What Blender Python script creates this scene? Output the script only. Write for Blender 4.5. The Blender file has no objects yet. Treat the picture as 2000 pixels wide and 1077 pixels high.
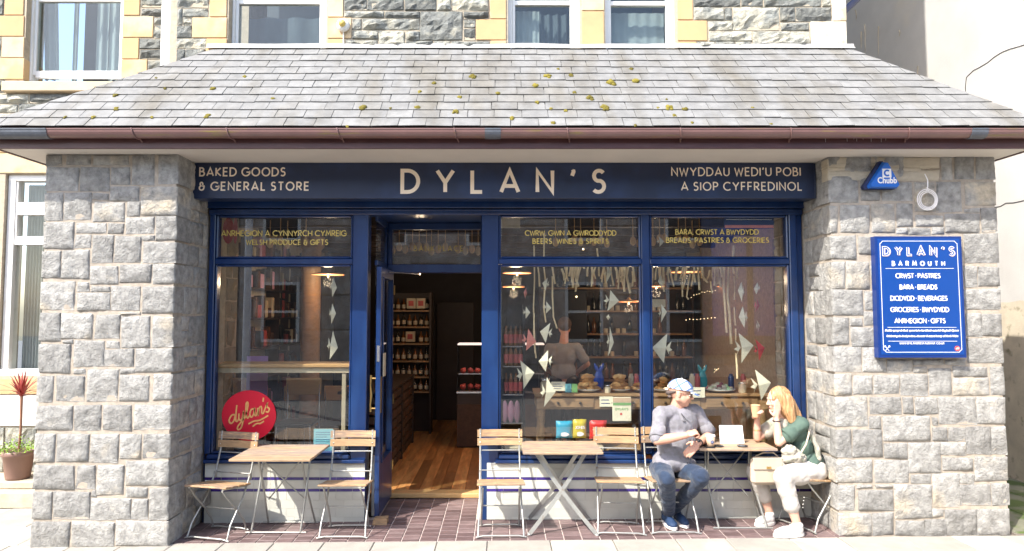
import bpy, math, random
from math import sin, cos, tan, radians as R, pi
from mathutils import Vector, Matrix, noise
random.seed(7)
SC = bpy.context.scene
COL = SC.collection
# ---------------------------------------------------------------- camera, sky, sun, exposure
H = 1.905; F = 1280.0; CX = 980.0; CY = 538.5; TH = math.atan(74 / 1280)
cd = bpy.data.cameras.new('camera'); cam = bpy.data.objects.new('camera', cd); COL.objects.link(cam)
cam.location = (0, 0, H); cam.rotation_euler = (pi / 2 + TH, 0, 0)
cd.sensor_width = 36; cd.lens = F / 2000 * 36; cd.shift_x = 0.01; cd.clip_end = 500; cd.clip_start = .05
SC.camera = cam
SUN_AZ, SUN_EL = R(45), R(47)
wd = bpy.data.worlds.new('World'); SC.world = wd; wd.use_nodes = True
nt = wd.node_tree; nt.nodes.clear()
sky = nt.nodes.new('ShaderNodeTexSky'); sky.sky_type = 'NISHITA'; sky.sun_disc = False
sky.sun_elevation = SUN_EL; sky.sun_rotation = pi + SUN_AZ; sky.altitude = 10; sky.dust_density = 2.0; sky.ozone_density = 1.0
bg = nt.nodes.new('ShaderNodeBackground'); bg.inputs[1].default_value = 0.15
wo = nt.nodes.new('ShaderNodeOutputWorld'); nt.links.new(sky.outputs[0], bg.inputs[0]); nt.links.new(bg.outputs[0], wo.inputs[0])
sl = bpy.data.lights.new('sun', 'SUN'); sl.energy = 2.4; sl.angle = R(.53); sl.color = (1, .955, .88)
so = bpy.data.objects.new('sun', sl); COL.objects.link(so)
sdir = Vector((-sin(SUN_AZ) * cos(SUN_EL), -cos(SUN_AZ) * cos(SUN_EL), sin(SUN_EL)))
so.rotation_euler = sdir.to_track_quat('Z', 'Y').to_euler(); so.location = sdir * 30
SC.view_settings.view_transform = 'Standard'; SC.view_settings.look = 'None'; SC.view_settings.gamma = 1
SC.view_settings.exposure = 1.78
SC.cycles.max_bounces = 10; SC.cycles.transparent_max_bounces = 16; SC.cycles.diffuse_bounces = 4
SC.cycles.caustics_reflective = False; SC.cycles.caustics_refractive = False
# ---------------------------------------------------------------- photo measurements -> the place
def ray(px, py):
    u = (px - CX) / F; v = (CY - py) / F
    return Vector((u, cos(TH) - v * sin(TH), sin(TH) + v * cos(TH)))
def at(px, py, Y):
    d = ray(px, py); t = Y / d.y
    return (d.x * t, H + d.z * t)
def at3(px, py, Y):
    x, z = at(px, py, Y); return Vector((x, Y, z))
def atz(px, py, z):
    d = ray(px, py); t = (z - H) / d.z
    return (d.x * t, d.y * t)
def atp(px, py, p, n):
    d = ray(px, py); o = Vector((0, 0, H)); t = (Vector(p) - o).dot(n) / d.dot(n)
    return o + d * t
def gz(x): return 0.0096 * x
# ---------------------------------------------------------------- object helpers
def tag(o, label=None, cat=None, group=None, kind=None):
    if label: o['label'] = label
    if cat: o['category'] = cat
    if group: o['group'] = group
    if kind: o['kind'] = kind
    return o
def wloc(o):
    v = Vector((0, 0, 0))
    while o is not None: v += o.location; o = o.parent
    return v
def empty(name, loc, label=None, cat=None, group=None, kind=None, rz=0, parent=None):
    o = bpy.data.objects.new(name, None); COL.objects.link(o); o.empty_display_size = .1
    o.location = Vector(loc) - (wloc(parent) if parent else Vector()); o.rotation_euler = (0, 0, rz); o.parent = parent
    return tag(o, label, cat, group, kind)
KIDS = {}
def link(name, me, parent, loc):
    o = bpy.data.objects.new(name, me); COL.objects.link(o)
    o.location = Vector(loc) - (wloc(parent) if parent else Vector()); o.parent = parent
    if parent: KIDS.setdefault(parent.name, []).append(o)
    return o
def copy_tree(o, parent=None):
    c = o.copy(); COL.objects.link(c); c.parent = parent
    if parent: KIDS.setdefault(parent.name, []).append(c)
    for ch in list(KIDS.get(o.name, [])): copy_tree(ch, c)
    return c
BT = None
class MB:
    def __init__(s): s.v = []; s.f = []; s.sm = []
    def add(s, vs, fs, smooth=False):
        n = len(s.v); s.v += [tuple(p) for p in vs]; s.f += [tuple(i + n for i in f) for f in fs]; s.sm += [smooth] * len(fs); return s
    def box(s, x0, x1, y0, y1, z0, z1):
        if x0 > x1: x0, x1 = x1, x0
        if y0 > y1: y0, y1 = y1, y0
        if z0 > z1: z0, z1 = z1, z0
        return s.add([(x0,y0,z0),(x1,y0,z0),(x1,y1,z0),(x0,y1,z0),(x0,y0,z1),(x1,y0,z1),(x1,y1,z1),(x0,y1,z1)],
                     [(0,3,2,1),(4,5,6,7),(0,1,5,4),(1,2,6,5),(2,3,7,6),(3,0,4,7)])
    def cbox(s, x0, x1, y0, y1, z0, z1, c=.004):
        if x0 > x1: x0, x1 = x1, x0
        if y0 > y1: y0, y1 = y1, y0
        if z0 > z1: z0, z1 = z1, z0
        c = min(c, (x1-x0)*.45, (y1-y0)*.45, (z1-z0)*.45)
        vs = []; idx = {}
        for ix in (0, 1):
            for iy in (0, 1):
                for iz in (0, 1):
                    P = [x1 if ix else x0, y1 if iy else y0, z1 if iz else z0]; S = [-1 if ix else 1, -1 if iy else 1, -1 if iz else 1]
                    for a in range(3):
                        q = list(P)
                        for b in range(3):
                            if b != a: q[b] += S[b] * c
                        idx[(ix, iy, iz, a)] = len(vs); vs.append(tuple(q))
        fs = []
        cen = Vector(((x0+x1)/2, (y0+y1)/2, (z0+z1)/2))
        def face(l):
            pts = [Vector(vs[i]) for i in l]; m = sum(pts, Vector()) / len(pts)
            n = (pts[1]-pts[0]).cross(pts[2]-pts[0])
            fs.append(tuple(l) if n.dot(m - cen) > 0 else tuple(reversed(l)))
        for a in range(3):
            b, d = [k for k in range(3) if k != a]
            for s_ in (0, 1):
                l = []
                for (i, j) in ((0,0),(1,0),(1,1),(0,1)):
                    k = [0,0,0]; k[a] = s_; k[b] = i; k[d] = j; l.append(idx[(*k, a)])
                face(l)
            for i in (0, 1):
                for j in (0, 1):
                    k0 = [0,0,0]; k0[b] = i; k0[d] = j; k1 = list(k0); k1[a] = 1
                    face([idx[(*k0, b)], idx[(*k1, b)], idx[(*k1, d)], idx[(*k0, d)]])
        for i in (0,1):
            for j in (0,1):
                for k in (0,1): face([idx[(i,j,k,0)], idx[(i,j,k,1)], idx[(i,j,k,2)]])
        return s.add(vs, fs)
    def tube(s, pts, r, n=8, cap=True, smooth=True, flat=None):
        pts = [Vector(p) for p in pts]; m = len(pts); rs = r if isinstance(r, (list, tuple)) else [r] * m
        vs = []; prev = None
        for i, p in enumerate(pts):
            t = (pts[min(i+1, m-1)] - pts[max(i-1, 0)]).normalized()
            if prev is None:
                a = Vector((0, 0, 1)) if abs(t.z) < .9 else Vector((1, 0, 0)); u = t.cross(a).normalized()
            else:
                u = prev - t * prev.dot(t)
                u = u.normalized() if u.length > 1e-6 else t.orthogonal().normalized()
            prev = u; w = t.cross(u)
            for k in range(n):
                an = 2 * pi * k / n; vs.append(p + (u * cos(an) + w * sin(an)) * rs[i])
        fs = []
        for i in range(m - 1):
            for k in range(n):
                a = i * n + k; b = i * n + (k + 1) % n; fs.append((a, b, b + n, a + n))
        s.add(vs, fs, smooth)
        if cap:
            s.add([vs[k] for k in range(n)], [tuple(reversed(range(n)))]); s.add([vs[(m-1)*n+k] for k in range(n)], [tuple(range(n))])
        return s
    def bar(s, p0, p1, w, t, side=(1, 0, 0)):
        p0 = Vector(p0); p1 = Vector(p1); d = (p1 - p0).normalized(); a = Vector(side); a = (a - d * a.dot(d)).normalized(); b = d.cross(a)
        vs = [p + a * (i * w / 2) + b * (j * t / 2) for p in (p0, p1) for (i, j) in ((-1,-1),(1,-1),(1,1),(-1,1))]
        return s.add(vs, [(0,3,2,1),(4,5,6,7),(0,1,5,4),(1,2,6,5),(2,3,7,6),(3,0,4,7)])
    def lathe(s, prof, c=(0, 0, 0), n=16, smooth=True, sx=1, sy=1):
        vs = []
        for (r, z) in prof:
            for k in range(n):
                a = 2 * pi * k / n; vs.append((c[0] + r * cos(a) * sx, c[1] + r * sin(a) * sy, c[2] + z))
        fs = [(i*n+k, i*n+(k+1) % n, (i+1)*n+(k+1) % n, (i+1)*n+k) for i in range(len(prof)-1) for k in range(n)]
        s.add(vs, fs, smooth)
        if prof[0][0] > 1e-4: s.add(vs[:n], [tuple(reversed(range(n)))])
        if prof[-1][0] > 1e-4: s.add(vs[-n:], [tuple(range(n))])
        return s
    def ell(s, c, r, n=12, m=8, rot=None, amp=0, seed=0):
        vs = []; c = Vector(c)
        for i in range(m + 1):
            th = pi * i / m
            for k in range(n):
                a = 2 * pi * k / n; d = Vector((sin(th) * cos(a), sin(th) * sin(a), cos(th)))
                q = 1 + (amp * noise.noise(d * 1.7 + Vector((seed, 0, 0))) if amp else 0)
                p = Vector((d.x * r[0], d.y * r[1], d.z * r[2])) * q
                if rot is not None: p = rot @ p
                vs.append(c + p)
        fs = [(i*n+k, (i+1)*n+k, (i+1)*n+(k+1) % n, i*n+(k+1) % n) for i in range(m) for k in range(n)]
        return s.add(vs, fs, True)
    def prism(s, poly, y0, y1):      # poly in (x, z), extruded along y
        n = len(poly); ar = sum(poly[i][0]*poly[(i+1) % n][1] - poly[(i+1) % n][0]*poly[i][1] for i in range(n))
        if ar < 0: poly = poly[::-1]
        vs = [(x, y0, z) for x, z in poly] + [(x, y1, z) for x, z in poly]
        return s.add(vs, [tuple(range(n)), tuple(reversed(range(n, 2*n)))] + [(i, i + n, (i+1) % n + n, (i+1) % n) for i in range(n)])
    def mesh(s, name, m, c=Vector()):
        me = bpy.data.meshes.new(name); me.from_pydata([(x-c[0], y-c[1], z-c[2]) for x, y, z in s.v], [], s.f)
        if any(s.sm): me.polygons.foreach_set('use_smooth', s.sm)
        for q in (m if isinstance(m, (list, tuple)) else [m]): me.materials.append(q)
        me.update(); return me
    def build(s, name, m, parent=None, base=None):
        if base is None:
            xs = [p[0] for p in s.v]; ys = [p[1] for p in s.v]; zs = [p[2] for p in s.v]
            base = Vector(((min(xs)+max(xs))/2, (min(ys)+max(ys))/2, min(zs)))
        return link(name, s.mesh(name, m, base), parent, base)
def bx(name, m, parent, x0, x1, y0, y1, z0, z1, c=.004): return MB().cbox(x0, x1, y0, y1, z0, z1, c).build(name, m, parent)
# ---------------------------------------------------------------- materials
M = {}
def mat(name, col, rough=.7, var=.15, sc=6, bump=0., bs=40, rnd=0., col2=None, c2s=3, c2t=(.5, .65), metal=0., coat=0., emit=None, es=0, spec=.5, wood=None, hue=0., bd=.01, sheen=0, streak=None, shift=1.):
    m = bpy.data.materials.new(name); m.use_nodes = True; t = m.node_tree; N = t.nodes; L = t.links
    b = N['Principled BSDF']; b.inputs['Roughness'].default_value = rough; b.inputs['Metallic'].default_value = metal
    b.inputs['Specular IOR Level'].default_value = spec; b.inputs['Coat Weight'].default_value = coat; b.inputs['Coat Roughness'].default_value = .12
    if sheen: b.inputs['Sheen Weight'].default_value = sheen
    geo = N.new('ShaderNodeNewGeometry'); mp = N.new('ShaderNodeMapping'); L.new(geo.outputs['Position'], mp.inputs[0])
    if wood: mp.inputs['Scale'].default_value = wood
    oi = N.new('ShaderNodeObjectInfo')
    add = N.new('ShaderNodeVectorMath'); add.operation = 'ADD'; L.new(mp.outputs[0], add.inputs[0])
    cx_ = N.new('ShaderNodeVectorMath'); cx_.operation = 'SCALE'; cx_.inputs[0].default_value = (7.1, 3.3, 5.7); L.new(oi.outputs['Random'], cx_.inputs['Scale'])
    if rnd: L.new(cx_.outputs[0], add.inputs[1])
    nz = N.new('ShaderNodeTexNoise'); nz.inputs['Scale'].default_value = sc; nz.inputs['Detail'].default_value = 6; nz.inputs['Roughness'].default_value = .6; L.new(add.outputs[0], nz.inputs[0])
    base = N.new('ShaderNodeRGB'); base.outputs[0].default_value = (*col, 1); cur = base.outputs[0]
    if col2:
        n2 = N.new('ShaderNodeTexNoise'); n2.inputs['Scale'].default_value = c2s; n2.inputs['Detail'].default_value = 4; L.new(add.outputs[0], n2.inputs[0])
        if streak:
            mp2 = N.new('ShaderNodeMapping'); mp2.inputs['Scale'].default_value = streak; L.new(geo.outputs['Position'], mp2.inputs[0]); L.new(mp2.outputs[0], n2.inputs[0])
        r2 = N.new('ShaderNodeMapRange'); r2.inputs[1].default_value = c2t[0]; r2.inputs[2].default_value = c2t[1]
        if rnd:
            sm = N.new('ShaderNodeMath'); sm.operation = 'MULTIPLY_ADD'; sm.inputs[1].default_value = .35 * shift; L.new(oi.outputs['Random'], sm.inputs[0]); 
            s2 = N.new('ShaderNodeMath'); s2.operation = 'SUBTRACT'; L.new(n2.outputs[0], sm.inputs[2]); L.new(sm.outputs[0], s2.inputs[0]); s2.inputs[1].default_value = .17 * shift; L.new(s2.outputs[0], r2.inputs[0])
        else: L.new(n2.outputs[0], r2.inputs[0])
        mx = N.new('ShaderNodeMix'); mx.data_type = 'RGBA'; L.new(r2.outputs[0], mx.inputs[0]); L.new(cur, mx.inputs[6]); mx.inputs[7].default_value = (*col2, 1); cur = mx.outputs[2]
    mr = N.new('ShaderNodeMapRange'); mr.inputs[1].default_value = .25; mr.inputs[2].default_value = .75; mr.inputs[3].default_value = 1 - var; mr.inputs[4].default_value = 1 + var; L.new(nz.outputs[0], mr.inputs[0])
    vv = mr.outputs[0]
    if rnd:
        mr2 = N.new('ShaderNodeMapRange'); mr2.inputs[3].default_value = 1 - rnd; mr2.inputs[4].default_value = 1 + rnd; L.new(oi.outputs['Random'], mr2.inputs[0])
        mm = N.new('ShaderNodeMath'); mm.operation = 'MULTIPLY'; L.new(vv, mm.inputs[0]); L.new(mr2.outputs[0], mm.inputs[1]); vv = mm.outputs[0]
    sc_ = N.new('ShaderNodeVectorMath'); sc_.operation = 'SCALE'; L.new(cur, sc_.inputs[0]); L.new(vv, sc_.inputs['Scale']); L.new(sc_.outputs[0], b.inputs['Base Color'])
    if bump:
        nb = N.new('ShaderNodeTexNoise'); nb.inputs['Scale'].default_value = bs; nb.inputs['Detail'].default_value = 8; nb.inputs['Roughness'].default_value = .7; L.new(add.outputs[0], nb.inputs[0])
        bp = N.new('ShaderNodeBump'); bp.inputs['Strength'].default_value = bump; bp.inputs['Distance'].default_value = bd; L.new(nb.outputs[0], bp.inputs['Height']); L.new(bp.outputs[0], b.inputs['Normal'])
    if emit: b.inputs['Emission Color'].default_value = (*emit, 1); b.inputs['Emission Strength'].default_value = es
    M[name] = m; return m
def glassmat(name, tint=(.96, .97, .955), ior=1.95, rough=0.0):
    m = bpy.data.materials.new(name); m.use_nodes = True; t = m.node_tree; N = t.nodes; L = t.links; N.clear()
    o = N.new('ShaderNodeOutputMaterial'); mx = N.new('ShaderNodeMixShader'); tr = N.new('ShaderNodeBsdfTransparent'); gl = N.new('ShaderNodeBsdfGlossy')
    tr.inputs[0].default_value = (*tint, 1); gl.inputs['Roughness'].default_value = rough; fr = N.new('ShaderNodeFresnel'); ge = N.new('ShaderNodeNewGeometry'); im = N.new('ShaderNodeMapRange'); im.inputs[3].default_value = ior; im.inputs[4].default_value = 1 / ior; L.new(ge.outputs['Backfacing'], im.inputs[0]); L.new(im.outputs[0], fr.inputs[0])
    L.new(fr.outputs[0], mx.inputs[0]); L.new(tr.outputs[0], mx.inputs[1]); L.new(gl.outputs[0], mx.inputs[2]); L.new(mx.outputs[0], o.inputs[0]); M[name] = m; return m
mat('pier_stone', (.365, .355, .332), .92, .42, 16, 1.0, 30, rnd=.19, col2=(.43, .37, .28), c2s=4, c2t=(.65, .85), bd=.035)
mat('wall_stone', (.21, .215, .195), .9, .42, 14, 1.0, 20, rnd=.35, col2=(.36, .34, .27), c2s=8, c2t=(.5, .7), bd=.03)
mat('mortar', (.42, .36, .29), .95, .25, 20, .7, 80)
mat('pale_mortar', (.45, .38, .28), .95, .2, 20, .5, 80)
mat('orange_stone', (.54, .36, .18), .85, .1, 5, .2, 90, rnd=.06, col2=(.62, .46, .28), c2s=3)
mat('cream_stone', (.68, .62, .5), .85, .15, 7, .6, 30, rnd=.05, col2=(.5, .4, .25), c2s=6, c2t=(.62, .75))
mat('sill_stone', (.6, .47, .3), .85, .12, 6, .3, 60)
mat('cream_brick', (.50, .44, .34), .85, .12, 20, .4, 80, rnd=.08)
mat('slate', (.196, .195, .190), .68, .24, 9, .5, 30, rnd=.07, col2=(.145, .135, .115), c2s=1.6, c2t=(.46, .72), spec=.35, shift=.1, streak=(2.6, .7, .7))
mat('slate_joint', (.05, .05, .045), .9)
mat('lead', (.34, .33, .31), .6, .2, 14, .3, 20)
mat('moss', (.16, .13, .015), .95, .35, 60, .8, 160, rnd=.3)
mat('gutter_brown', (.19, .105, .095), .32, .15, 5, .05, 30, col2=(.2, .15, .05), c2s=3, c2t=(.58, .75), streak=(1.2, 8, 9))
mat('fascia_brown', (.085, .032, .030), .4, .2, 5, .05, 30, col2=(.13, .07, .06), c2s=3, c2t=(.55, .8), streak=(1.5, 2, 12))
mat('grey_tape', (.10, .11, .13), .5, .25, 20, .2, 30)
mat('lime_run', (.6, .55, .5), .8, .2, 30)
mat('soffit_white', (.62, .57, .51), .6, .06, 3, .03, 30)
mat('navy', (.004, .024, .098), .32, .2, 3, .06, 18, coat=.4, col2=(.008, .034, .12), c2s=1.5, c2t=(.45, .6), streak=(5, 5, .8))
mat('navy_sign', (.008, .017, .050), .42, .18, 4, .05, 20, col2=(.012, .026, .075), c2s=2, coat=.25)
mat('board_blue', (.003, .05, .25), .35, .05, 4, coat=.3)
mat('board_edge', (.004, .03, .17), .4, .08, 4, coat=.3)
mat('alarm_blue', (.01, .12, .50), .35, .05, 5, coat=.3)
mat('alarm_dark', (.02, .03, .09), .5, .05, 5)
mat('letter_cream', (.93, .77, .58), .5, .04, 8)
mat('letter_white', (.85, .82, .80), .5, .03, 8)
mat('letter_pink', (.85, .62, .62), .5, .03, 8)
mat('gold', (.66, .48, .12), .4, .1, 30)
mat('white_paint', (.80, .78, .73), .45, .05, 6, .05, 20, col2=(.66, .6, .5), c2s=5, c2t=(.64, .8))
mat('white_wall', (.56, .545, .52), .9, .09, 2, .25, 60, col2=(.66, .61, .52), c2s=1.2, c2t=(.6, .8))
mat('floor_tile', (.135, .088, .085), .5, .2, 14, .25, 40, rnd=.2, col2=(.17, .12, .115), c2s=4, c2t=(.5, .7))
mat('grout', (.55, .46, .42), .9, .2, 30, .2, 60)
mat('white_tile', (.60, .60, .53), .22, .05, 6, .08, 14, rnd=.05, coat=.3)
mat('navy_tile', (.035, .015, .17), .2, .2, 6, rnd=.35, coat=.3)
mat('tile_grout', (.60, .59, .52), .9, .1, 20)
mat('slab', (.33, .31, .27), .85, .12, 7, .35, 50, rnd=.07, col2=(.42, .39, .33), c2s=2.5, c2t=(.55, .75))
mat('slab_joint', (.22, .19, .16), .95, .2, 20)
mat('asphalt', (.12, .12, .12), .9, .2, 20, .4, 90)
mat('alley', (.17, .17, .12), .9, .25, 6, .4, 40, col2=(.06, .09, .02), c2s=3, c2t=(.5, .6))
mat('step_stone', (.47, .40, .30), .9, .2, 8, .4, 40)
mat('chair_wood', (.46, .29, .15), .65, .28, 9, .25, 40, rnd=.2, col2=(.24, .17, .12), c2s=7, c2t=(.48, .7), wood=(1, 6, 9))
mat('table_wood', (.42, .285, .17), .65, .3, 9, .3, 40, rnd=.16, col2=(.26, .20, .155), c2s=7, c2t=(.46, .66), wood=(1, 6, 6))
mat('chair_metal', (.40, .40, .37), .42, .12, 20, .05, 60, metal=.55, col2=(.30, .24, .18), c2s=15, c2t=(.62, .75))
mat('rivet', (.7, .68, .62), .3, metal=.9)
mat('floor_plank', (.40, .17, .055), .38, .3, 3, .1, 25, rnd=.38, wood=(9, 1.2, 1), col2=(.52, .26, .09), c2s=2, c2t=(.5, .7))
mat('threshold_wood', (.62, .38, .16), .5, .15, 6, wood=(1, 8, 8))
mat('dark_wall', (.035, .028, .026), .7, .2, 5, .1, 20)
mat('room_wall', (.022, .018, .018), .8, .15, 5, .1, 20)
mat('room_stone', (.24, .21, .165), .9, .3, 7, .8, 20, rnd=.15)
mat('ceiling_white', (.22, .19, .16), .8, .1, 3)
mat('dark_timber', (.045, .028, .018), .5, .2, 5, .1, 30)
mat('pine', (.36, .22, .11), .5, .25, 4, .08, 30, rnd=.05, wood=(1.2, 8, 8), col2=(.28, .17, .08), c2s=3)
mat('pale_ply', (.60, .36, .16), .4, .08, 5, wood=(1, 8, 8))
mat('staff_shirt', (.27, .27, .28), .9, .15, 12, .3, 60)
mat('black', (.012, .012, .014), .4, .1, 10)
mat('chrome', (.6, .6, .62), .25, metal=.9)
mat('brass', (.55, .36, .13), .28, metal=.9)
mat('paper_cream', (.86, .81, .62), .8, .08, 25, .1, 40, rnd=.06)
mat('paper_white', (.85, .85, .83), .7, .03, 10)
mat('paper_red', (.62, .08, .07), .7, .12, 20)
mat('paper_pink', (.75, .25, .2), .7, .15, 20)
mat('paper_blue', (.18, .48, .55), .6, .08, 10)
mat('twig', (.88, .70, .42), .8, .15, 30, rnd=.12)
mat('red_disc', (.62, .006, .03), .45, .04, 3)
mat('disc_letter', (.78, .42, .14), .5)
mat('red_oval', (.28, .02, .02), .4)
mat('pastry', (.52, .25, .07), .7, .35, 30, .5, 90, rnd=.3, col2=(.70, .44, .18), c2s=14)
mat('icing', (.6, .55, .45), .6, .4, 40, .3, 60, rnd=.4, col2=(.28, .5, .25), c2s=12)
mat('berry', (.32, .08, .10), .5, .3, 30, rnd=.3)
mat('china', (.7, .72, .7), .25, .04, 5, coat=.3)
mat('glaze_blue', (.004, .06, .42), .12, .1, 10, coat=.6)
mat('glaze_teal', (.01, .32, .36), .15, .1, 10, coat=.6)
mat('bag_teal', (.01, .32, .5), .3, .1, 12, .5, 22)
mat('bag_yellow', (.55, .44, .02), .3, .1, 12, .5, 22)
mat('bag_red', (.60, .03, .03), .3, .1, 12, .5, 22)
mat('label_red', (.45, .08, .07), .5, .15, 12, rnd=.2)
mat('label_pink', (.6, .3, .4), .5, .1, 12, rnd=.2)
mat('label_green', (.2, .42, .15), .5, .1, 12)
mat('bottle_dark', (.02, .02, .012), .12, .1, 10, coat=.5)
mat('bottle_amber', (.16, .06, .015), .12, .1, 10, rnd=.3, coat=.5)
mat('label_cream', (.55, .47, .33), .6, .1, 20, rnd=.2)
mat('wicker', (.07, .035, .018), .7, .3, 30, .3, 60, rnd=.25)
mat('purple_cloth', (.42, .22, .5), .8, .06, 8)
mat('lamp_glow', (.6, .2, .06), .6, emit=(1, .34, .12), es=.8)
mat('bulb_glow', (1, .8, .5), .6, emit=(1, .72, .4), es=2.2)
mat('case_glow', (1, .9, .8), .6, emit=(1, .8, .75), es=.3)
mat('curtain', (.36, .39, .385), .9, .08, 6, .1, 20)
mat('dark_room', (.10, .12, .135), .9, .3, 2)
mat('pot_brown', (.24, .14, .11), .5, .08, 6, .1, 30)
mat('leaf_lime', (.22, .36, .04), .6, .25, 20, rnd=.2)
mat('leaf_red', (.36, .06, .05), .6, .25, 20)
mat('stem_brown', (.25, .12, .07), .8, .2, 20)
mat('soil', (.04, .03, .02), .95)
mat('skin', (.60, .33, .23), .5, .08, 8, .05, 60, col2=(.62, .27, .19), c2s=9, c2t=(.52, .75))
mat('skin_pale', (.66, .40, .29), .5, .06, 8, .05, 60, col2=(.66, .32, .23), c2s=9, c2t=(.52, .75))
mat('lip', (.42, .14, .12), .5)
mat('eye_dark', (.02, .015, .01), .3)
mat('shirt_seam', (.12, .12, .14), .85)
mat('shirt_grey', (.205, .20, .215), .85, .12, 16, .35, 120, col2=(.26, .25, .28), c2s=20, c2t=(.45, .6), sheen=.2)
mat('jeans', (.013, .028, .062), .85, .3, 12, .4, 130, col2=(.028, .055, .10), c2s=8, c2t=(.52, .75), sheen=.2)
mat('denim_turnup', (.03, .05, .09), .85, .1, 30)
mat('shoe_navy', (.015, .04, .10), .7, .15, 30, .3, 90)
mat('shoe_white', (.62, .60, .58), .5, .05, 20, .1, 60)
mat('hair_red', (.43, .22, .095), .45, .5, 5, .5, 18, wood=(14, 14, 1.6), col2=(.62, .38, .19), c2s=6, c2t=(.45, .65))
mat('hair_grey', (.12, .09, .08), .8, .3, 40)
mat('green_top', (.085, .135, .105), .85, .12, 18, .25, 60, col2=(.06, .10, .08), c2s=9)
mat('white_cloth', (.45, .41, .34), .85, .08, 18, .25, 60, col2=(.22, .24, .18), c2s=18, c2t=(.5, .7))
mat('trouser_cream', (.52, .48, .43), .85, .06, 14, .25, 40)
mat('bag_beige', (.50, .41, .31), .6, .06, 10, .12, 60)
mat('cup_tan', (.62, .36, .2), .6, .06, 10)
mat('cup_brown', (.62, .44, .30), .6, .06, 10)
mat('lid_white', (.78, .74, .7), .4)
mat('watch', (.05, .05, .055), .3, metal=.6)
mat('silver', (.6, .6, .6), .25, metal=.9)
mat('brown_facade', (.46, .38, .32), .9, .35, 3, .6, 12, col2=(.55, .5, .44), c2s=5)
mat('street_lamp_white', (.85, .85, .88), .5)
glassmat('glass'); glassmat('thin_glass', ior=1.45); glassmat('sash_glass', (.82, .86, .86), 1.5)
glassmat('clear_wrap', (.9, .93, .95), 1.35, .1)
def plaid(name, c1, c2, s):
    m = mat(name, c1, .85, .08, 20, .2, 80); t = m.node_tree; N = t.nodes; L = t.links; b = N['Principled BSDF']
    tc = N.new('ShaderNodeTexCoord'); mp = N.new('ShaderNodeMapping'); mp.inputs['Scale'].default_value = (s, s, s); mp.inputs['Rotation'].default_value = (.4, .5, .6)
    L.new(tc.outputs['Object'], mp.inputs[0]); w1 = N.new('ShaderNodeTexWave'); w2 = N.new('ShaderNodeTexWave'); w2.bands_direction = 'Z'
    for w in (w1, w2): w.inputs['Scale'].default_value = 1; L.new(mp.outputs[0], w.inputs[0])
    ad = N.new('ShaderNodeMath'); ad.operation = 'MAXIMUM'; L.new(w1.outputs['Fac'], ad.inputs[0]); L.new(w2.outputs['Fac'], ad.inputs[1])
    mx = N.new('ShaderNodeMix'); mx.data_type = 'RGBA'; mx.inputs[6].default_value = (*c1, 1); mx.inputs[7].default_value = (*c2, 1); rp = N.new('ShaderNodeMapRange'); rp.inputs[1].default_value = .8; rp.inputs[2].default_value = .95; L.new(ad.outputs[0], rp.inputs[0]); L.new(rp.outputs[0], mx.inputs[0]); L.new(mx.outputs[2], b.inputs['Base Color'])
plaid('cap_plaid', (.72, .73, .74), (.12, .20, .40), 4.2)
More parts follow.
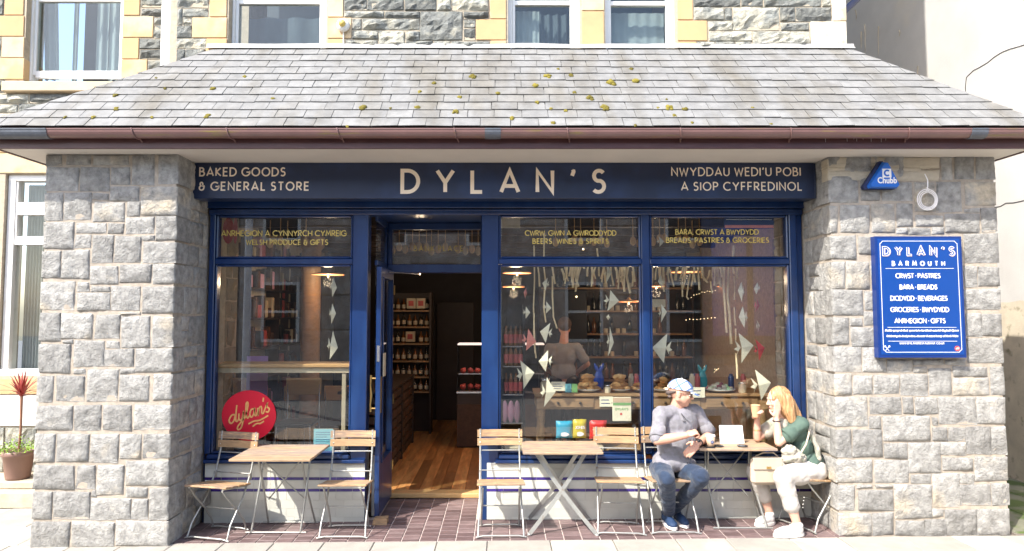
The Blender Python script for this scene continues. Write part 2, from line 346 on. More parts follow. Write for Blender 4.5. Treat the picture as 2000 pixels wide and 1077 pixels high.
# ---------------------------------------------------------------- lettering drawn as strokes
def arc(cx, cy, rx, ry, a0, a1, n=10):
    return [(cx + rx * cos(R(a0 + (a1 - a0) * i / n)), cy + ry * sin(R(a0 + (a1 - a0) * i / n))) for i in range(n + 1)]
GL = {
 'A': (.80, [[(0, 0), (.40, 1), (.80, 0)], [(.13, .28), (.67, .28)]]),
 'B': (.56, [[(0, .46), (0, 1), (.24, 1)] + arc(.24, .77, .22, .23, 90, -90) + [(0, .54)], [(0, .54), (0, 0), (.28, 0)] + arc(.28, .27, .28, .27, -90, 90) + [(0, .54)]]),
 'C': (.82, [arc(.5, .5, .5, .5, 48, 312, 20)]),
 'D': (.74, [[(0, 0), (0, 1), (.24, 1)] + arc(.24, .5, .5, .5, 90, -90, 16) + [(0, 0)]]),
 'E': (.50, [[(.5, 1), (0, 1), (0, 0), (.5, 0)], [(0, .52), (.46, .52)]]),
 'F': (.48, [[(.48, 1), (0, 1), (0, 0)], [(0, .50), (.44, .50)]]),
 'G': (.92, [arc(.5, .5, .5, .5, 45, 360, 22) + [(1.0, .46), (.56, .46)]]),
 'H': (.68, [[(0, 0), (0, 1)], [(.68, 0), (.68, 1)], [(0, .5), (.68, .5)]]),
 'I': (.0, [[(0, 0), (0, 1)]]),
 'J': (.34, [[(.34, 1), (.34, .22)] + arc(.14, .22, .20, .22, 0, -130, 8)]),
 'K': (.60, [[(0, 0), (0, 1)], [(.56, 1), (.04, .5), (.60, 0)]]),
 'L': (.46, [[(0, 1), (0, 0), (.46, 0)]]),
 'M': (.92, [[(0, 0), (.14, 1), (.46, .28), (.78, 1), (.92, 0)]]),
 'N': (.70, [[(0, 0), (0, 1), (.70, 0), (.70, 1)]]),
 'O': (.94, [arc(.47, .5, .47, .5, 0, 360, 26)]),
 'P': (.54, [[(0, 0), (0, 1), (.26, 1)] + arc(.26, .73, .27, .27, 90, -90) + [(0, .46)]]),
 'R': (.58, [[(0, 0), (0, 1), (.26, 1)] + arc(.26, .73, .27, .27, 90, -90) + [(0, .46)], [(.22, .46), (.58, 0)]]),
 'S': (.52, [arc(.28, .755, .235, .245, 35, 250, 12) + arc(.24, .27, .27, .27, 68, -140, 12)]),
 'T': (.60, [[(0, 1), (.60, 1)], [(.30, 1), (.30, 0)]]),
 'U': (.64, [[(0, 1), (0, .32)] + arc(.32, .32, .32, .32, 180, 360, 12) + [(.64, 1)]]),
 'V': (.74, [[(0, 1), (.37, 0), (.74, 1)]]),
 'W': (1.04, [[(0, 1), (.26, 0), (.52, .86), (.78, 0), (1.04, 1)]]),
 'Y': (.74, [[(0, 1), (.37, .44), (.74, 1)], [(.37, .44), (.37, 0)]]),
 '&': (.66, [arc(.26, .76, .17, .22, -30, 250, 12) + arc(.28, .27, .28, .27, 110, 350, 12) + [(.60, .52)], [(.36, .52), (.66, .52)]]),
 "'": (.12, [[(.08, 1.04), (.10, .95), (.03, .76)], [(.06, .98), (.1, .98)]]),
 ',': (.06, [[(.06, .1), (0, -.12)]]), '.': (.04, [[(0, 0), (.04, .06)]]), '*': (.14, [[(.0, .5), (.14, .5)]]), '-': (.3, [[(0, .5), (.3, .5)]]),
}
def stroke(mb, pts, w, fx, y0, th):
    """a stroke of width w along pts (2-D), mapped by fx to (x, z) and given thickness th"""
    p = [pts[0]]
    for q in pts[1:]:
        if abs(q[0]-p[-1][0]) + abs(q[1]-p[-1][1]) > 1e-5: p.append(q)
    closed = len(p) > 4 and abs(p[0][0]-p[-1][0]) + abs(p[0][1]-p[-1][1]) < 1e-4
    if closed: p = p[:-1]
    n = len(p); Lf = []; Rt = []
    if n < 2: return
    for i in range(n):
        a = p[i-1] if (i > 0 or closed) else None; b = p[(i+1) % n] if (i < n-1 or closed) else None
        def nrm(u, v):
            dx, dy = v[0]-u[0], v[1]-u[1]; l = math.hypot(dx, dy) or 1; return (-dy/l, dx/l)
        if a is None: nx, ny = nrm(p[i], b); k = 1
        elif b is None: nx, ny = nrm(a, p[i]); k = 1
        else:
            n1 = nrm(a, p[i]); n2 = nrm(p[i], b); nx, ny = n1[0]+n2[0], n1[1]+n2[1]; l = math.hypot(nx, ny) or 1e-3; nx /= l; ny /= l
            k = min(1 / max(nx*n1[0] + ny*n1[1], .3), 2.2)
        Lf.append((p[i][0] + nx*w/2*k, p[i][1] + ny*w/2*k)); Rt.append((p[i][0] - nx*w/2*k, p[i][1] - ny*w/2*k))
    vs = []
    for y in (y0, y0 + th):
        for q in Lf + Rt:
            x, z = fx(*q); vs.append((x, y, z))
    m = 2 * n; fs = []
    for i in range(n if closed else n - 1):
        j = (i + 1) % n
        fs += [(i, i+n, j+n, j)[::-1], (i, j, j+m, i+m), (i+n, i+n+m, j+n+m, j+n)]
    if not closed: fs += [(0, m, m+n, n), (n-1, 2*n-1, m+2*n-1, m+n-1)]
    mb.add(vs, fs)
def text_width(s, tr, sp=.42): return sum(sp if c == ' ' else GL[c][0] + tr for c in s) - tr
def text(mb, s, x0, x1, z0, h, Y, w=.13, sp=.42, th=.003, fit=True, shear=0, rot=0, wd=None, words=None):
    """letters of height h from x0 to x1, standing on z0, front face at Y; letter spacing fills the width"""
    k = h * (1 - w); W = (x1 - x0 - h * w) / k; tr = 0
    nl = sum(1 for c in s if c != ' ') + .0
    tr = (W - text_width(s, 0, sp)) / max(nl - 1, 1); sx = 1
    if tr < .16: sx = W / text_width(s, .16, sp); tr = .16
    x = 0; j = 0
    for c in s:
        if c == ' ':
            x += sp
            if words is not None: mb = MB(); words.append(mb)
            continue
        gw, ps = GL[c]
        for p in ps:
            j += 1
            stroke(mb, p, (wd or w) / (1 - w), (lambda a, b, x=x: (x0 + h*w/2 + k * ((x + a) * sx + b * shear), z0 + h*w/2 + k * b + rot * k * (x + a))), Y - .0003 * (j % 3), th)
        x += gw + tr
def ptext(mb, s, pxl, pxr, pyt, pyb, Y, **kw):
    pm = (pyt + pyb) / 2; x0, _ = at(pxl, pm, Y); x1, _ = at(pxr, pm, Y); _, zt = at((pxl+pxr)/2, pyt, Y); _, zb = at((pxl+pxr)/2, pyb, Y)
    text(mb, s, x0, x1, zb, zt - zb, Y, **kw)
def spline(P, n=6):
    out = []; P = [P[0]] + list(P) + [P[-1]]
    for i in range(1, len(P) - 2):
        a, b, c, d = P[i-1], P[i], P[i+1], P[i+2]
        for k in range(n):
            t = k / n
            out.append(tuple(.5 * ((2*b[q]) + (-a[q]+c[q])*t + (2*a[q]-5*b[q]+4*c[q]-d[q])*t*t + (-a[q]+3*b[q]-3*c[q]+d[q])*t**3) for q in range(len(a))))
    out.append(tuple(P[-2])); return out
SCRIPT = [
 [(1.0,.95),(.55,1.0),(.1,.45),(.3,.0),(.75,.25),(1.05,.95)], [(1.45,2.1),(1.15,1.0),(1.0,.2),(1.2,.02),(1.5,.45)],
 [(1.55,.95),(1.45,.3),(1.65,.02),(1.95,.3),(2.2,1.0),(2.0,.0),(1.55,-.95),(1.1,-1.05),(1.2,-.6),(2.3,.2)],
 [(2.3,.2),(2.85,1.4),(2.95,2.0),(2.72,1.9),(2.5,.6),(2.62,.03),(2.95,.3)],
 [(3.7,.95),(3.25,.95),(2.98,.4),(3.15,.0),(3.5,.3),(3.75,.95),(3.65,.2),(3.8,.02),(4.05,.4)],
 [(4.15,.95),(4.1,.02),(4.3,.75),(4.6,.98),(4.68,.7),(4.6,.15),(4.78,.02),(5.05,.4)], [(5.15,2.0),(5.0,1.5)],
 [(5.0,.35),(5.55,1.15),(5.42,.75),(5.68,.35),(5.45,.0),(5.15,.15)],
 [(2.6,-.75),(3.4,-.62),(4.2,-.72),(5.4,-.45)], [(3.1,-1.25),(3.7,-1.05),(4.2,-1.15),(4.7,-1.0)]]
def script_word(mb, cx, cz, size, rot, Y, w=.2, th=.002):
    k = size / 5.7; ca, sa = cos(rot), sin(rot)
    for j, p in enumerate(SCRIPT):
        def fx(a, b):
            a = a - 2.85 + b * .12; b = b - .3
            return (cx + k * (a * ca - b * sa), cz + k * (a * sa + b * ca))
        stroke(mb, spline(p), w, fx, Y - .0003 * (j % 3), th)
# ================================================================ THE GROUND
def sheet(name, m, poly, z=None, kind='structure'):
    me = bpy.data.meshes.new(name); me.from_pydata([(x, y, (gz(x) if z is None else 0) + (z or 0)) for x, y in poly], [], [tuple(range(len(poly)))]); me.materials.append(M[m])
    return tag(link(name, me, None, (0, 0, 0)), kind=kind)
def gsheet(name, m, x0, x1, y0, y1, dz):
    me = bpy.data.meshes.new(name); me.from_pydata([(x0, y0, gz(x0)+dz), (x1, y0, gz(x1)+dz), (x1, y1, gz(x1)+dz), (x0, y1, gz(x0)+dz)], [], [(0, 1, 2, 3)]); me.materials.append(M[m])
    return tag(link(name, me, None, (0, 0, 0)), kind='structure')
gsheet('ground', 'asphalt', -60, 60, -60, 60, -.16)
YT = 5.62
pav = tag(MB().add([(-9, 3.2, gz(-9)-.014), (5.7, 3.2, gz(5.7)-.014), (5.7, 12, gz(5.7)-.014), (-9, 12, gz(-9)-.014), (-9, 3.2, gz(-9)-.2), (5.7, 3.2, gz(5.7)-.2), (5.7, 12, gz(5.7)-.2), (-9, 12, gz(-9)-.2)],
    [(0,1,2,3),(0,4,5,1),(4,7,6,5),(1,5,6,2),(2,6,7,3),(3,7,4,0)]).build('pavement', M['slab_joint'], None, (0, 0, 0)), kind='structure')
def gtile(name, m, par, x0, x1, y0, y1, dz, th, c=.003):
    b = MB().cbox(x0, x1, y0, y1, -th, 0, c); b.v = [(x, y, z + gz(x) + dz) for x, y, z in b.v]
    return b.build(name, m, par)
rr = random.Random(3)
def slab_rows(rows, xa, xb, wd, off=0):
    for i, (ya, yb) in enumerate(rows):
        x = xa + (.5 * wd if i % 2 else 0) + off
        while x < xb:
            w = wd * rr.choice([1, 1, 1, 1.25]); x1 = min(x + w, xb)
            if x1 - x > .05: gtile('paving_slab', M['slab'], pav, x + .003, x1 - .003, ya + .003, yb - .003, .004 + rr.uniform(-.002, .002), .05, .005)
            x = x1
slab_rows([(3.2, 3.8), (3.8, 4.4), (4.4, 5.0), (5.0, YT)], -5.6, 5.7, .42, off=.02)
slab_rows([(YT, 6.1), (6.1, 6.68)], -7.5, -3.95, .55)
# mossy alley beside the pier
al = tag(MB().box(4.34, 5.7, YT + .03, 11.5, -.05, .045).build('alley_paving', M['slab_joint'], None), kind='structure')
for i in range(9):
    for j in range(3): gtile('alley_slab', M['alley'], al, 4.35 + j*.45 + .004, 4.8 + j*.45 - .004, YT + .04 + i*.62, YT + .65 + i*.62, .012, .03, .006)
# red-brown quarry tiles
tf = tag(MB().add([(-2.83, YT, gz(-2.83)-.004), (2.90, YT, gz(2.9)-.004), (2.90, 6.3, gz(2.9)-.004), (-.19, 6.3, gz(-.19)-.004), (-.19, 6.93, gz(-.19)-.004), (-1.2, 6.93, gz(-1.2)-.004), (-1.2, 6.3, gz(-1.2)-.004), (-2.83, 6.3, gz(-2.83)-.004)],
    [(0,1,2,3,6,7),(3,4,5,6)]).build('tiled_forecourt', M['grout'], None, (0, 0, 0)), kind='structure')
tw, tl = .1525, .104
for c in range(38):
    x0 = -2.83 + c * tw + (.0); x1 = min(x0 + tw, 2.895)
    deep = (x0 > -1.25 and x1 < -.1); ye = 6.9 if deep else 6.2
    y = YT - (tl * .5 if c % 2 else 0)
    while y < ye:
        ya = max(y, YT); yb = min(y + tl, ye)
        if yb - ya > .02: gtile('quarry_tile', M['floor_tile'], tf, x0 + .0045, x1 - .0045, ya + .0035, yb - .0035, .003 + rr.uniform(-.0008, .0008), .02, .003)
        y += tl
# steps in front of the left wing
st = empty('doorstep', (-5.2, 6.68, gz(-5.2)), 'pale worn stone doorstep carrying the plant pot, left of the shop', 'step')
MB().cbox(-6.6, -3.9, 6.68, 7.2, -.05, .113, .012).build('step_slab', M['step_stone'], st)
MB().cbox(-6.6, -3.9, 6.80, 7.2, .114, .19, .012).build('upper_step', M['step_stone'], st)
# ================================================================ STONE PIERS
def rock(mb, O, U, V, N, w, h, depth, amp=.012, nu=None, nv=None, seed=0, ch=.007, skew=.006):
    """rock-faced block: O = lower corner on the face plane, U/V along the face, N outward"""
    O = Vector(O); U = Vector(U); V = Vector(V); N = Vector(N); nu = nu or max(2, min(8, round(w / .036))); nv = nv or max(2, min(7, round(h / .036)))
    q = random.Random(seed); cs = [[q.uniform(-skew, skew) for _ in range(2)] for _ in range(4)]
    def warp(a, b):
        k = [(1-a)*(1-b), a*(1-b), a*b, (1-a)*b]
        return O + U * (a*w + sum(k[i]*cs[i][0] for i in range(4))) + V * (b*h + sum(k[i]*cs[i][1] for i in range(4)))
    tx, tz = q.uniform(-.6, .6), q.uniform(-.6, .6); vs = []; cv = q.uniform(.15, .4); chip = q.choice([0, 0, 1.2, 1.8])
    for j in range(nv + 1):
        for i in range(nu + 1):
            a = ch/w + (1 - 2*ch/w) * i / nu; b = ch/h + (1 - 2*ch/h) * j / nv
            ed = i in (0, nu) or j in (0, nv)
            p = warp(a, b); d = amp * (.5 * tx * (a - .5) * 2 + .5 * tz * (b - .5) * 2 + 1.3 * noise.noise(p * 9 + Vector((seed, 0, 0))) + .8 * noise.noise(p * 26 + Vector((seed, 5, 0))) + q.uniform(-.12, .12) - (chip * max(0, (cv - b) / max(cv, .01)) if b < cv else 0))
            vs.append(p + N * (d * (.5 if ed else 1) + (0 if ed else amp * .35)) + U * (0 if ed else q.uniform(-.2, .2) * w / nu) + V * (0 if ed else q.uniform(-.2, .2) * h / nv))
    fs = [(j*(nu+1)+i, j*(nu+1)+i+1, (j+1)*(nu+1)+i+1, (j+1)*(nu+1)+i) for j in range(nv) for i in range(nu)]; nf = len(fs)
    ring = [i for i in range(nu + 1)] + [j*(nu+1)+nu for j in range(1, nv+1)] + [nv*(nu+1)+i for i in range(nu-1, -1, -1)] + [j*(nu+1) for j in range(nv-1, 0, -1)]
    ab = [(i/nu, 0) for i in range(nu + 1)] + [(1, j/nv) for j in range(1, nv+1)] + [(i/nu, 1) for i in range(nu-1, -1, -1)] + [(0, j/nv) for j in range(nv-1, 0, -1)]
    m = len(ring); r1 = len(vs)
    for a, b in ab: vs.append(warp(a, b) - N * (ch * .8 + q.uniform(0, .003)) + U * q.uniform(-.002, .002) + V * q.uniform(-.002, .002))
    r2 = len(vs)
    for a, b in ab: vs.append(warp(a, b) - N * depth)
    for k in range(m):
        l = (k + 1) % m
        fs += [(ring[l], ring[k], r1+k, r1+l), (r1+l, r1+k, r2+k, r2+l)]
    if U.cross(V).dot(N) < 0: fs = [f[::-1] for f in fs]
    mb.add(vs, fs); mb.sm[-len(fs):] = [amp < .02] * nf + [False] * (len(fs) - nf); return mb
SEED = [100]
def stone_at(par, O, U, V, N, w, h, depth, m='pier_stone', name='stone', **kw):
    SEED[0] += 1
    return rock(MB(), O, U, V, N, w, h, depth, seed=SEED[0], **kw).build(name, M[m], par)
def fill_side(par, xs, nx, y0f, y1, rows, amp=.012):
    """stones on a pier's side plane x = xs (outward nx), rows = [(z0, z1, y0)]"""
    for z0, z1, ya in rows:
        y = ya
        while y < y1 - .03:
            w = rr.uniform(.11, .3); w = min(w, y1 - y)
            if y1 - (y + w) < .07: w = y1 - y
            if z1 - z0 > .17 and rr.random() < .3:
                k = rr.uniform(.4, .6); h1 = (z1 - z0) * k
                for (a, b) in ((z0, z0 + h1 - .006), (z0 + h1 + .006, z1)):
                    O = (xs, y + w - .006, a) if nx < 0 else (xs, y + .006, a); U = (0, -1, 0) if nx < 0 else (0, 1, 0)
                    stone_at(par, O, U, (0, 0, 1), (nx, 0, 0), w - .012, b - a, .04, amp=amp)
            else:
                O = (xs, y + w - .006, z0) if nx < 0 else (xs, y + .006, z0); U = (0, -1, 0) if nx < 0 else (0, 1, 0)
                stone_at(par, O, U, (0, 0, 1), (nx, 0, 0), w - .012, z1 - z0, .04, amp=amp)
            y += w
def pier(label, Yf, xi, xo, crops, side):
    """xi inner edge, xo outer edge; side = +1 when the inner face looks to +X (left pier)"""
    zb = gz(xo) - .02; zt = 3.262; x0, x1 = min(xi, xo), max(xi, xo)
    root = empty('stone_pier', ((xi+xo)/2, Yf + .3, gz((xi+xo)/2)), label, 'pier')
    MB().box(x0 + .010, x1 - .010, Yf + .010, 6.29, zb - .1, zt).build('mortar_core', M['mortar'], root)
    corner = []
    for (ox, oy, s, rects) in crops:
        for r in rects:
            a, b, c, d = r[:4]; p0, p1 = ox + a / s, ox + c / s; q0, q1 = oy + b / s, oy + d / s; pm = (q0 + q1) / 2
            X0, _ = at(p0, pm, Yf); X1, _ = at(p1, pm, Yf); _, Z1 = at((p0+p1)/2, q0, Yf); _, Z0 = at((p0+p1)/2, q1, Yf)
            dep = .05
            if len(r) > 4:
                dep = rr.uniform(.09, .27) if Z1 - Z0 > .1 else .1
                if side > 0: X1 = xi + .004
                else: X0 = xi - .004
                corner.append((Z0, Z1, Yf + dep))
            if abs(X0 - xo) < .06 and side > 0: X0 = xo - .004
            if abs(X1 - xo) < .06 and side < 0: X1 = xo + .004
            mt = 'cream_brick' if len(r) > 5 else 'pier_stone'
            stone_at(root, (X0, Yf, Z0), (1, 0, 0), (0, 0, 1), (0, -1, 0), X1 - X0, Z1 - Z0, dep + .014, mt, name='brick' if len(r) > 5 else 'stone', amp=.003 if len(r) > 5 else .0105)
    corner.sort(); zs = zb
    rows = []
    for (z0, z1, ya) in corner: rows.append((z0, z1, ya + .012))
    fill_side(root, xi, side, Yf, 6.17, rows)
    zs = zb; rows = []
    while zs < zt - .05:
        h = min(rr.uniform(.15, .23), zt - zs); rows.append((zs + .006, zs + h - .006, Yf + .07)); zs += h
    fill_side(root, xo, -side, Yf, 6.28, rows)
    return root
k1 = 3.989
LA = [(150,50,275,135),(315,50,505,130),(520,50,800,130),(822,50,1000,285),(1030,50,1185,278,1),(145,145,410,335),(425,148,648,335),(665,145,808,283),(655,300,880,408),(893,295,1172,520,1),
 (130,345,285,560),(298,345,505,558),(518,350,640,400),(525,418,765,568),(780,418,890,525),(122,575,370,780),(392,580,625,658),(635,583,762,662),(775,535,995,662),(1013,532,1160,715,1),
 (380,672,505,778),(515,680,680,895),(692,680,893,885),(903,680,1003,720),(910,730,1150,890,1),(108,798,270,1012),(280,795,495,1015),(495,915,720,1055),(728,905,975,1050),(988,900,1148,1055,1)]
LB = [(97,45,380,262),(397,50,490,120),(505,80,655,122),(400,132,650,268),(662,75,885,265),(905,75,1148,290,1),(90,285,268,505),(275,290,515,485),(540,300,728,488),(742,312,968,555),(985,312,1138,550,1),
 (735,280,895,302),(80,530,350,755),(372,500,605,705),(620,505,728,560),(610,568,838,700),(850,565,1132,745,1),(285,497,362,522),(90,775,210,978),(235,775,455,975),(365,727,460,765),(470,727,715,978),(728,722,850,758),(728,770,958,978),(990,765,1125,968,1),
 (68,1005,365,1200),(375,1005,588,1200),(600,1005,820,1205),(842,1000,1115,1198,1)]
LC = [(50,165,225,385),(235,165,490,385),(500,165,722,390),(733,165,895,358),(915,160,1112,352,1),(40,408,375,598),(392,410,543,595),(552,408,760,640),(775,378,1110,565,1),
 (40,612,200,830),(212,615,500,830),(505,605,545,655),(503,668,812,835),(820,670,950,835),(775,580,950,660),(960,585,1103,838,1),(32,850,338,1055),(350,848,685,1045),(695,845,1085,1040,1)]
lp_ = pier('weathered grey stone pier at the left end of the shop, beside the plant pot', 5.55, -2.778, -3.905, [(50, 290, k1, LA), (50, 540, k1, LB), (50, 807, k1, LC)], 1)
stone_at(lp_, (-2.80, 6.03, .165), (1, 0, 0), (0, 0, 1), (0, -1, 0), .12, .13, .12, amp=.01)
RD = [(215,52,325,195,1),(350,58,575,192),(585,55,622,192),(640,55,825,250),(825,45,960,68),(838,78,958,128,0,1),(838,135,955,190,0,1),(968,78,1028,158,0,1),(1042,70,1098,158,0,1),(1042,166,1098,250,0,1),(838,203,1012,252,0,1),(1112,62,1200,245),(1222,55,1368,245),(1388,62,1510,240),
 (190,212,465,422,1),(485,208,638,410),(652,262,885,408),(908,268,1065,495),(1078,262,1275,495),(1300,265,1520,442),(200,445,305,655,1),(325,440,552,655),(570,428,752,660),(768,428,895,607),(918,520,1135,607),(1148,510,1415,658),(1295,468,1415,500),(1425,465,1530,648),
 (765,618,850,668),(858,618,1030,673),(1040,615,1135,665),(215,682,452,862,1),(465,690,580,825),(1295,665,1550,892),(200,880,365,1095,1),(376,880,550,1095),(590,690,780,960),(790,690,1000,960),(1010,690,1285,960),(560,880,700,1010)]
RE = [(1290,-78,1395,85),(1402,-78,1560,78),(210,106,502,300,1),(512,113,600,262),(1290,98,1568,262),(1308,292,1430,470),(1435,292,1582,465),(240,325,395,532,1),(405,328,500,390),(512,275,610,380),(413,398,620,547),(235,555,492,745,1),(503,552,682,748),(693,650,887,750),(895,650,1132,688),(1142,650,1300,690),(1318,485,1598,675),
 (700,100,900,330),(910,100,1280,330),(700,345,1000,560),(1010,345,1290,560),(230,762,420,927,1),(430,772,578,920),(590,768,788,915),(800,765,1010,930),(895,705,1005,752),(1022,718,1197,930),(1205,703,1477,780),(1210,790,1487,930),(1495,700,1612,922),
 (245,940,535,1168,1),(553,943,803,1075),(815,945,900,1072),(908,945,1087,1075),(1093,943,1387,1156),(1393,943,1622,1152)]
RF = [(555,55,642,150),(658,53,1032,250),(1043,60,1088,132),(1048,143,1162,250),(1168,143,1302,250),(1308,136,1502,352),(1508,136,1637,352),(290,158,410,374,1),(422,158,657,374),(668,262,852,384),(860,260,1107,492),(1113,260,1307,357),
 (305,398,572,572,1),(590,398,858,572),(1123,376,1367,482),(1378,374,1647,557),(878,508,1035,578),(1048,503,1254,762),(1258,503,1372,582),(310,588,435,787,1),(455,586,575,615),(600,586,738,615),(465,628,742,792),(753,588,1042,852),(1260,588,1502,752),(1508,576,1657,752),(1046,778,1137,838),
 (320,810,572,985,1),(580,808,743,982),(758,868,984,985),(990,860,1152,987),(1148,783,1392,985),(1398,773,1670,987)]
pier('grey stone pier at the right end of the shop, carrying the blue hanging board', 5.65, 2.85, 4.30, [(1560, 290, 3.988, RD), (1560, 540, k1, RE), (1560, 800, k1, RF)], -1)
# ================================================================ CANOPY ROOF
EY, EZ, TY, TZ = 5.27, 3.425, 6.29, 4.49
LR = math.hypot(TY - EY, TZ - EZ); rc, rs = (TY - EY) / LR, (TZ - EZ) / LR
def RP(u, v, w=0): return (u, EY + v * rc - w * rs, EZ + v * rs + w * rc)
XL0, XL1, XR0, XR1 = -4.25, -2.77, 4.47, 3.37
roof = empty('canopy_roof', (0, 5.8, 3.27), 'mossy grey slate canopy roof over the blue shop front', 'roof')
b = MB(); P = [(XL0, EY, EZ), (XR0, EY, EZ), (XR0, 6.29, EZ), (XL0, 6.29, EZ), (XL1, TY, TZ), (XR1, TY, TZ)]
b.add(P, [(0, 1, 5, 4), (1, 2, 5), (0, 4, 3), (3, 4, 5, 2), (0, 3, 2, 1)]); b.build('roof_deck', M['slate_joint'], roof)
def clip(poly, f):
    out = []
    for i in range(len(poly)):
        a, c = poly[i], poly[(i+1) % len(poly)]; fa, fc = f(a), f(c)
        if fa >= 0: out.append(a)
        if (fa >= 0) != (fc >= 0): t = fa / (fa - fc); out.append((a[0] + (c[0]-a[0])*t, a[1] + (c[1]-a[1])*t))
    return out
g = LR / 11.0; hl = (XL1 - XL0) / LR; hr = (XR0 - XR1) / LR
def slate_mb(mb, poly, v0, jig):
    vs = []; n = len(poly)
    for dw in (0, -.006):
        for (u, v) in poly: vs.append(RP(u, v, .020 - (v - v0) / g * .0085 + dw + jig * (u - poly[0][0])))
    mb.add(vs, [tuple(range(n)), tuple(reversed(range(n, 2*n)))] + [(i, i+n, (i+1) % n + n, (i+1) % n) for i in range(n)])
slates = []
for i in range(11):
    v0 = i * g - .012; u = XL0 - .1 + (.117 if i % 2 else 0); wid = .234
    while u < XR0 + .1:
        w = wid * rr.uniform(.93, 1.07); sk = rr.uniform(-.004, .004); dz = rr.uniform(-.004, .004)
        poly = [(u + .0025, v0 + dz), (u + w - .0025, v0 + dz + sk), (u + w - .0025 + sk, v0 + g * 1.75), (u + .0025 + sk, v0 + g * 1.75)]
        poly = clip(poly, lambda p: p[0] - (XL0 - .03 + p[1] * hl)); poly = clip(poly, lambda p: (XR0 + .03 - p[1] * hr) - p[0]) if len(poly) > 2 else poly
        poly = clip(poly, lambda p: LR + .01 - p[1]) if len(poly) > 2 else poly
        if len(poly) > 2 and max(p[0] for p in poly) - min(p[0] for p in poly) > .03:
            mb = MB(); slate_mb(mb, poly, v0, rr.uniform(-.012, .012)); slates.append(mb)
        u += w
slates = slates[:len(slates)]
for s_ in slates[:300]: s_.build('slate', M['slate'], roof)
rest = MB()
for s_ in slates[300:]: rest.add(s_.v, s_.f)
if rest.v: tag(rest.build('upper_slates', M['slate'], roof), kind='stuff')
# hip side slopes in slate
for side, (xe, xt) in ((-1, (XL0, XL1)), (1, (XR0, XR1))):
    mb = MB(); o = side * .012
    mb.add([(xe + o, EY, EZ + .012), (xe + o, 6.29, EZ + .012), (xt + o, TY, TZ + .012)], [(0, 1, 2) if side > 0 else (0, 2, 1)])
    tag(mb.build('side_slates', M['slate'], roof))
# lead flashing where the roof meets the wall
mb = MB(); n = 60
for k in range(n):
    xa = XL1 - .12 + (XR1 - XL1 + .2) * k / n; xb = XL1 - .12 + (XR1 - XL1 + .2) * (k + 1) / n; wob = .006 * noise.noise(Vector((xa * 2, 0, 0))); wo2 = .006 * noise.noise(Vector((xb * 2, 0, 0)))
    a0 = RP(xa, LR - .03 + wob, .03); b0 = RP(xb, LR - .03 + wo2, .03); t0 = .055 + wob * 2; t1 = .055 + wo2 * 2
    mb.add([a0, b0, (xb, 6.272, TZ + .02), (xa, 6.272, TZ + .02), (xb, 6.28, TZ + t1), (xa, 6.28, TZ + t0)], [(0, 1, 2, 3), (3, 2, 4, 5)])
mb.build('lead_flashing', M['lead'], roof)
nrm = Vector((0, -rs, rc))
moss = [(710,211,9),(815,211,7),(848,163,6),(820,180,6),(923,150,8),(898,190,5),(890,218,7),(973,183,6),(1000,231,6),(1046,168,9),(1069,149,9),(1115,147,6),(1122,181,5),(1193,162,11),(1242,159,9),(1151,192,9),(1181,210,9),(1049,200,5),
 (1090,135,4),(1076,213,5),(1081,241,6),(1307,210,8),(1338,214,7),(1317,226,5),(416,174,7),(407,226,7),(226,186,6),(228,212,6),(183,229,5),(128,229,4),(322,173,4),(478,150,5),(305,153,4),(763,212,4),(1302,195,4),(1470,211,4),(1233,135,5),(1105,216,4),(1285,211,4),(1241,245,4),(533,193,5),(297,229,4),(678,247,4),(1506,243,4),(1352,240,4),(875,95,0)]
for j, (px, py, s_) in enumerate(moss):
    if not s_: continue
    p = atp(px, py, RP(0, 0, .016), nrm); mb = MB(); r = s_ / 230
    q = Matrix.Rotation(math.atan2(rs, rc), 3, 'X')
    mb.ell(p, (r * rr.uniform(.75, 1.05), r * rr.uniform(.7, 1), r * .5), 10, 6, q, .5, j)
    for k in range(rr.choice([0, 1, 2])):
        mb.ell(p + Vector((rr.uniform(-r, r) * .6, -rc * r * .9, -rs * r * .9)), (r * .5, r * .5, r * .35), 8, 5, q, .5, j + 50)
    mb.build('moss_cushion', M['moss'], roof)
# soffit, fascia, gutter
bx('soffit', M['soffit_white'], roof, XL0 + .08, XR0 - .08, 5.36, 6.28, 3.268, 3.29, .002)
FX0, FX1 = XL0 + .07, XR0 - .07
bx('fascia_board', M['fascia_brown'], roof, FX0 - .02, FX1 + .02, 5.335, 5.357, 3.262, 3.42, .003)
bx('fascia_board', M['fascia_brown'], roof, FX0 - .022, FX0, 5.36, 6.28, 3.262, 3.42, .003)
bx('fascia_board', M['fascia_brown'], roof, FX1, FX1 + .022, 5.36, 6.28, 3.262, 3.42, .003)
def gutter(p0, p1, out, r=.056):
    p0 = Vector(p0); p1 = Vector(p1); o = Vector(out); mb = MB(); n = 10; vs = []
    prof = [(-r, .012), (-r, 0)] + [(r * cos(R(a)), r * sin(R(a))) for a in range(198, 360, 18)] + [(r, 0), (r + .004, .004), (r + .004, .012), (r - .004, .012)] + [((r - .005) * cos(R(a)), (r - .005) * sin(R(a))) for a in range(342, 180, -18)] + [(-r + .005, .012)]
    m = len(prof)
    for p in (p0, p1):
        for a, z in prof: vs.append(p + o * a + Vector((0, 0, z)))
    fs = [(i, (i+1) % m, (i+1) % m + m, i + m) for i in range(m)] + [tuple(range(m)), tuple(reversed(range(m, 2*m)))]
    if (p1 - p0).cross(o).z < 0: fs = [f[::-1] for f in fs]
    return mb.add(vs, fs)
GY, GZ = 5.275, 3.388
gt = gutter((FX0 - .13, GY, GZ), (FX1 + .13, GY, GZ), (0, -1, 0)).build('gutter', M['gutter_brown'], roof)
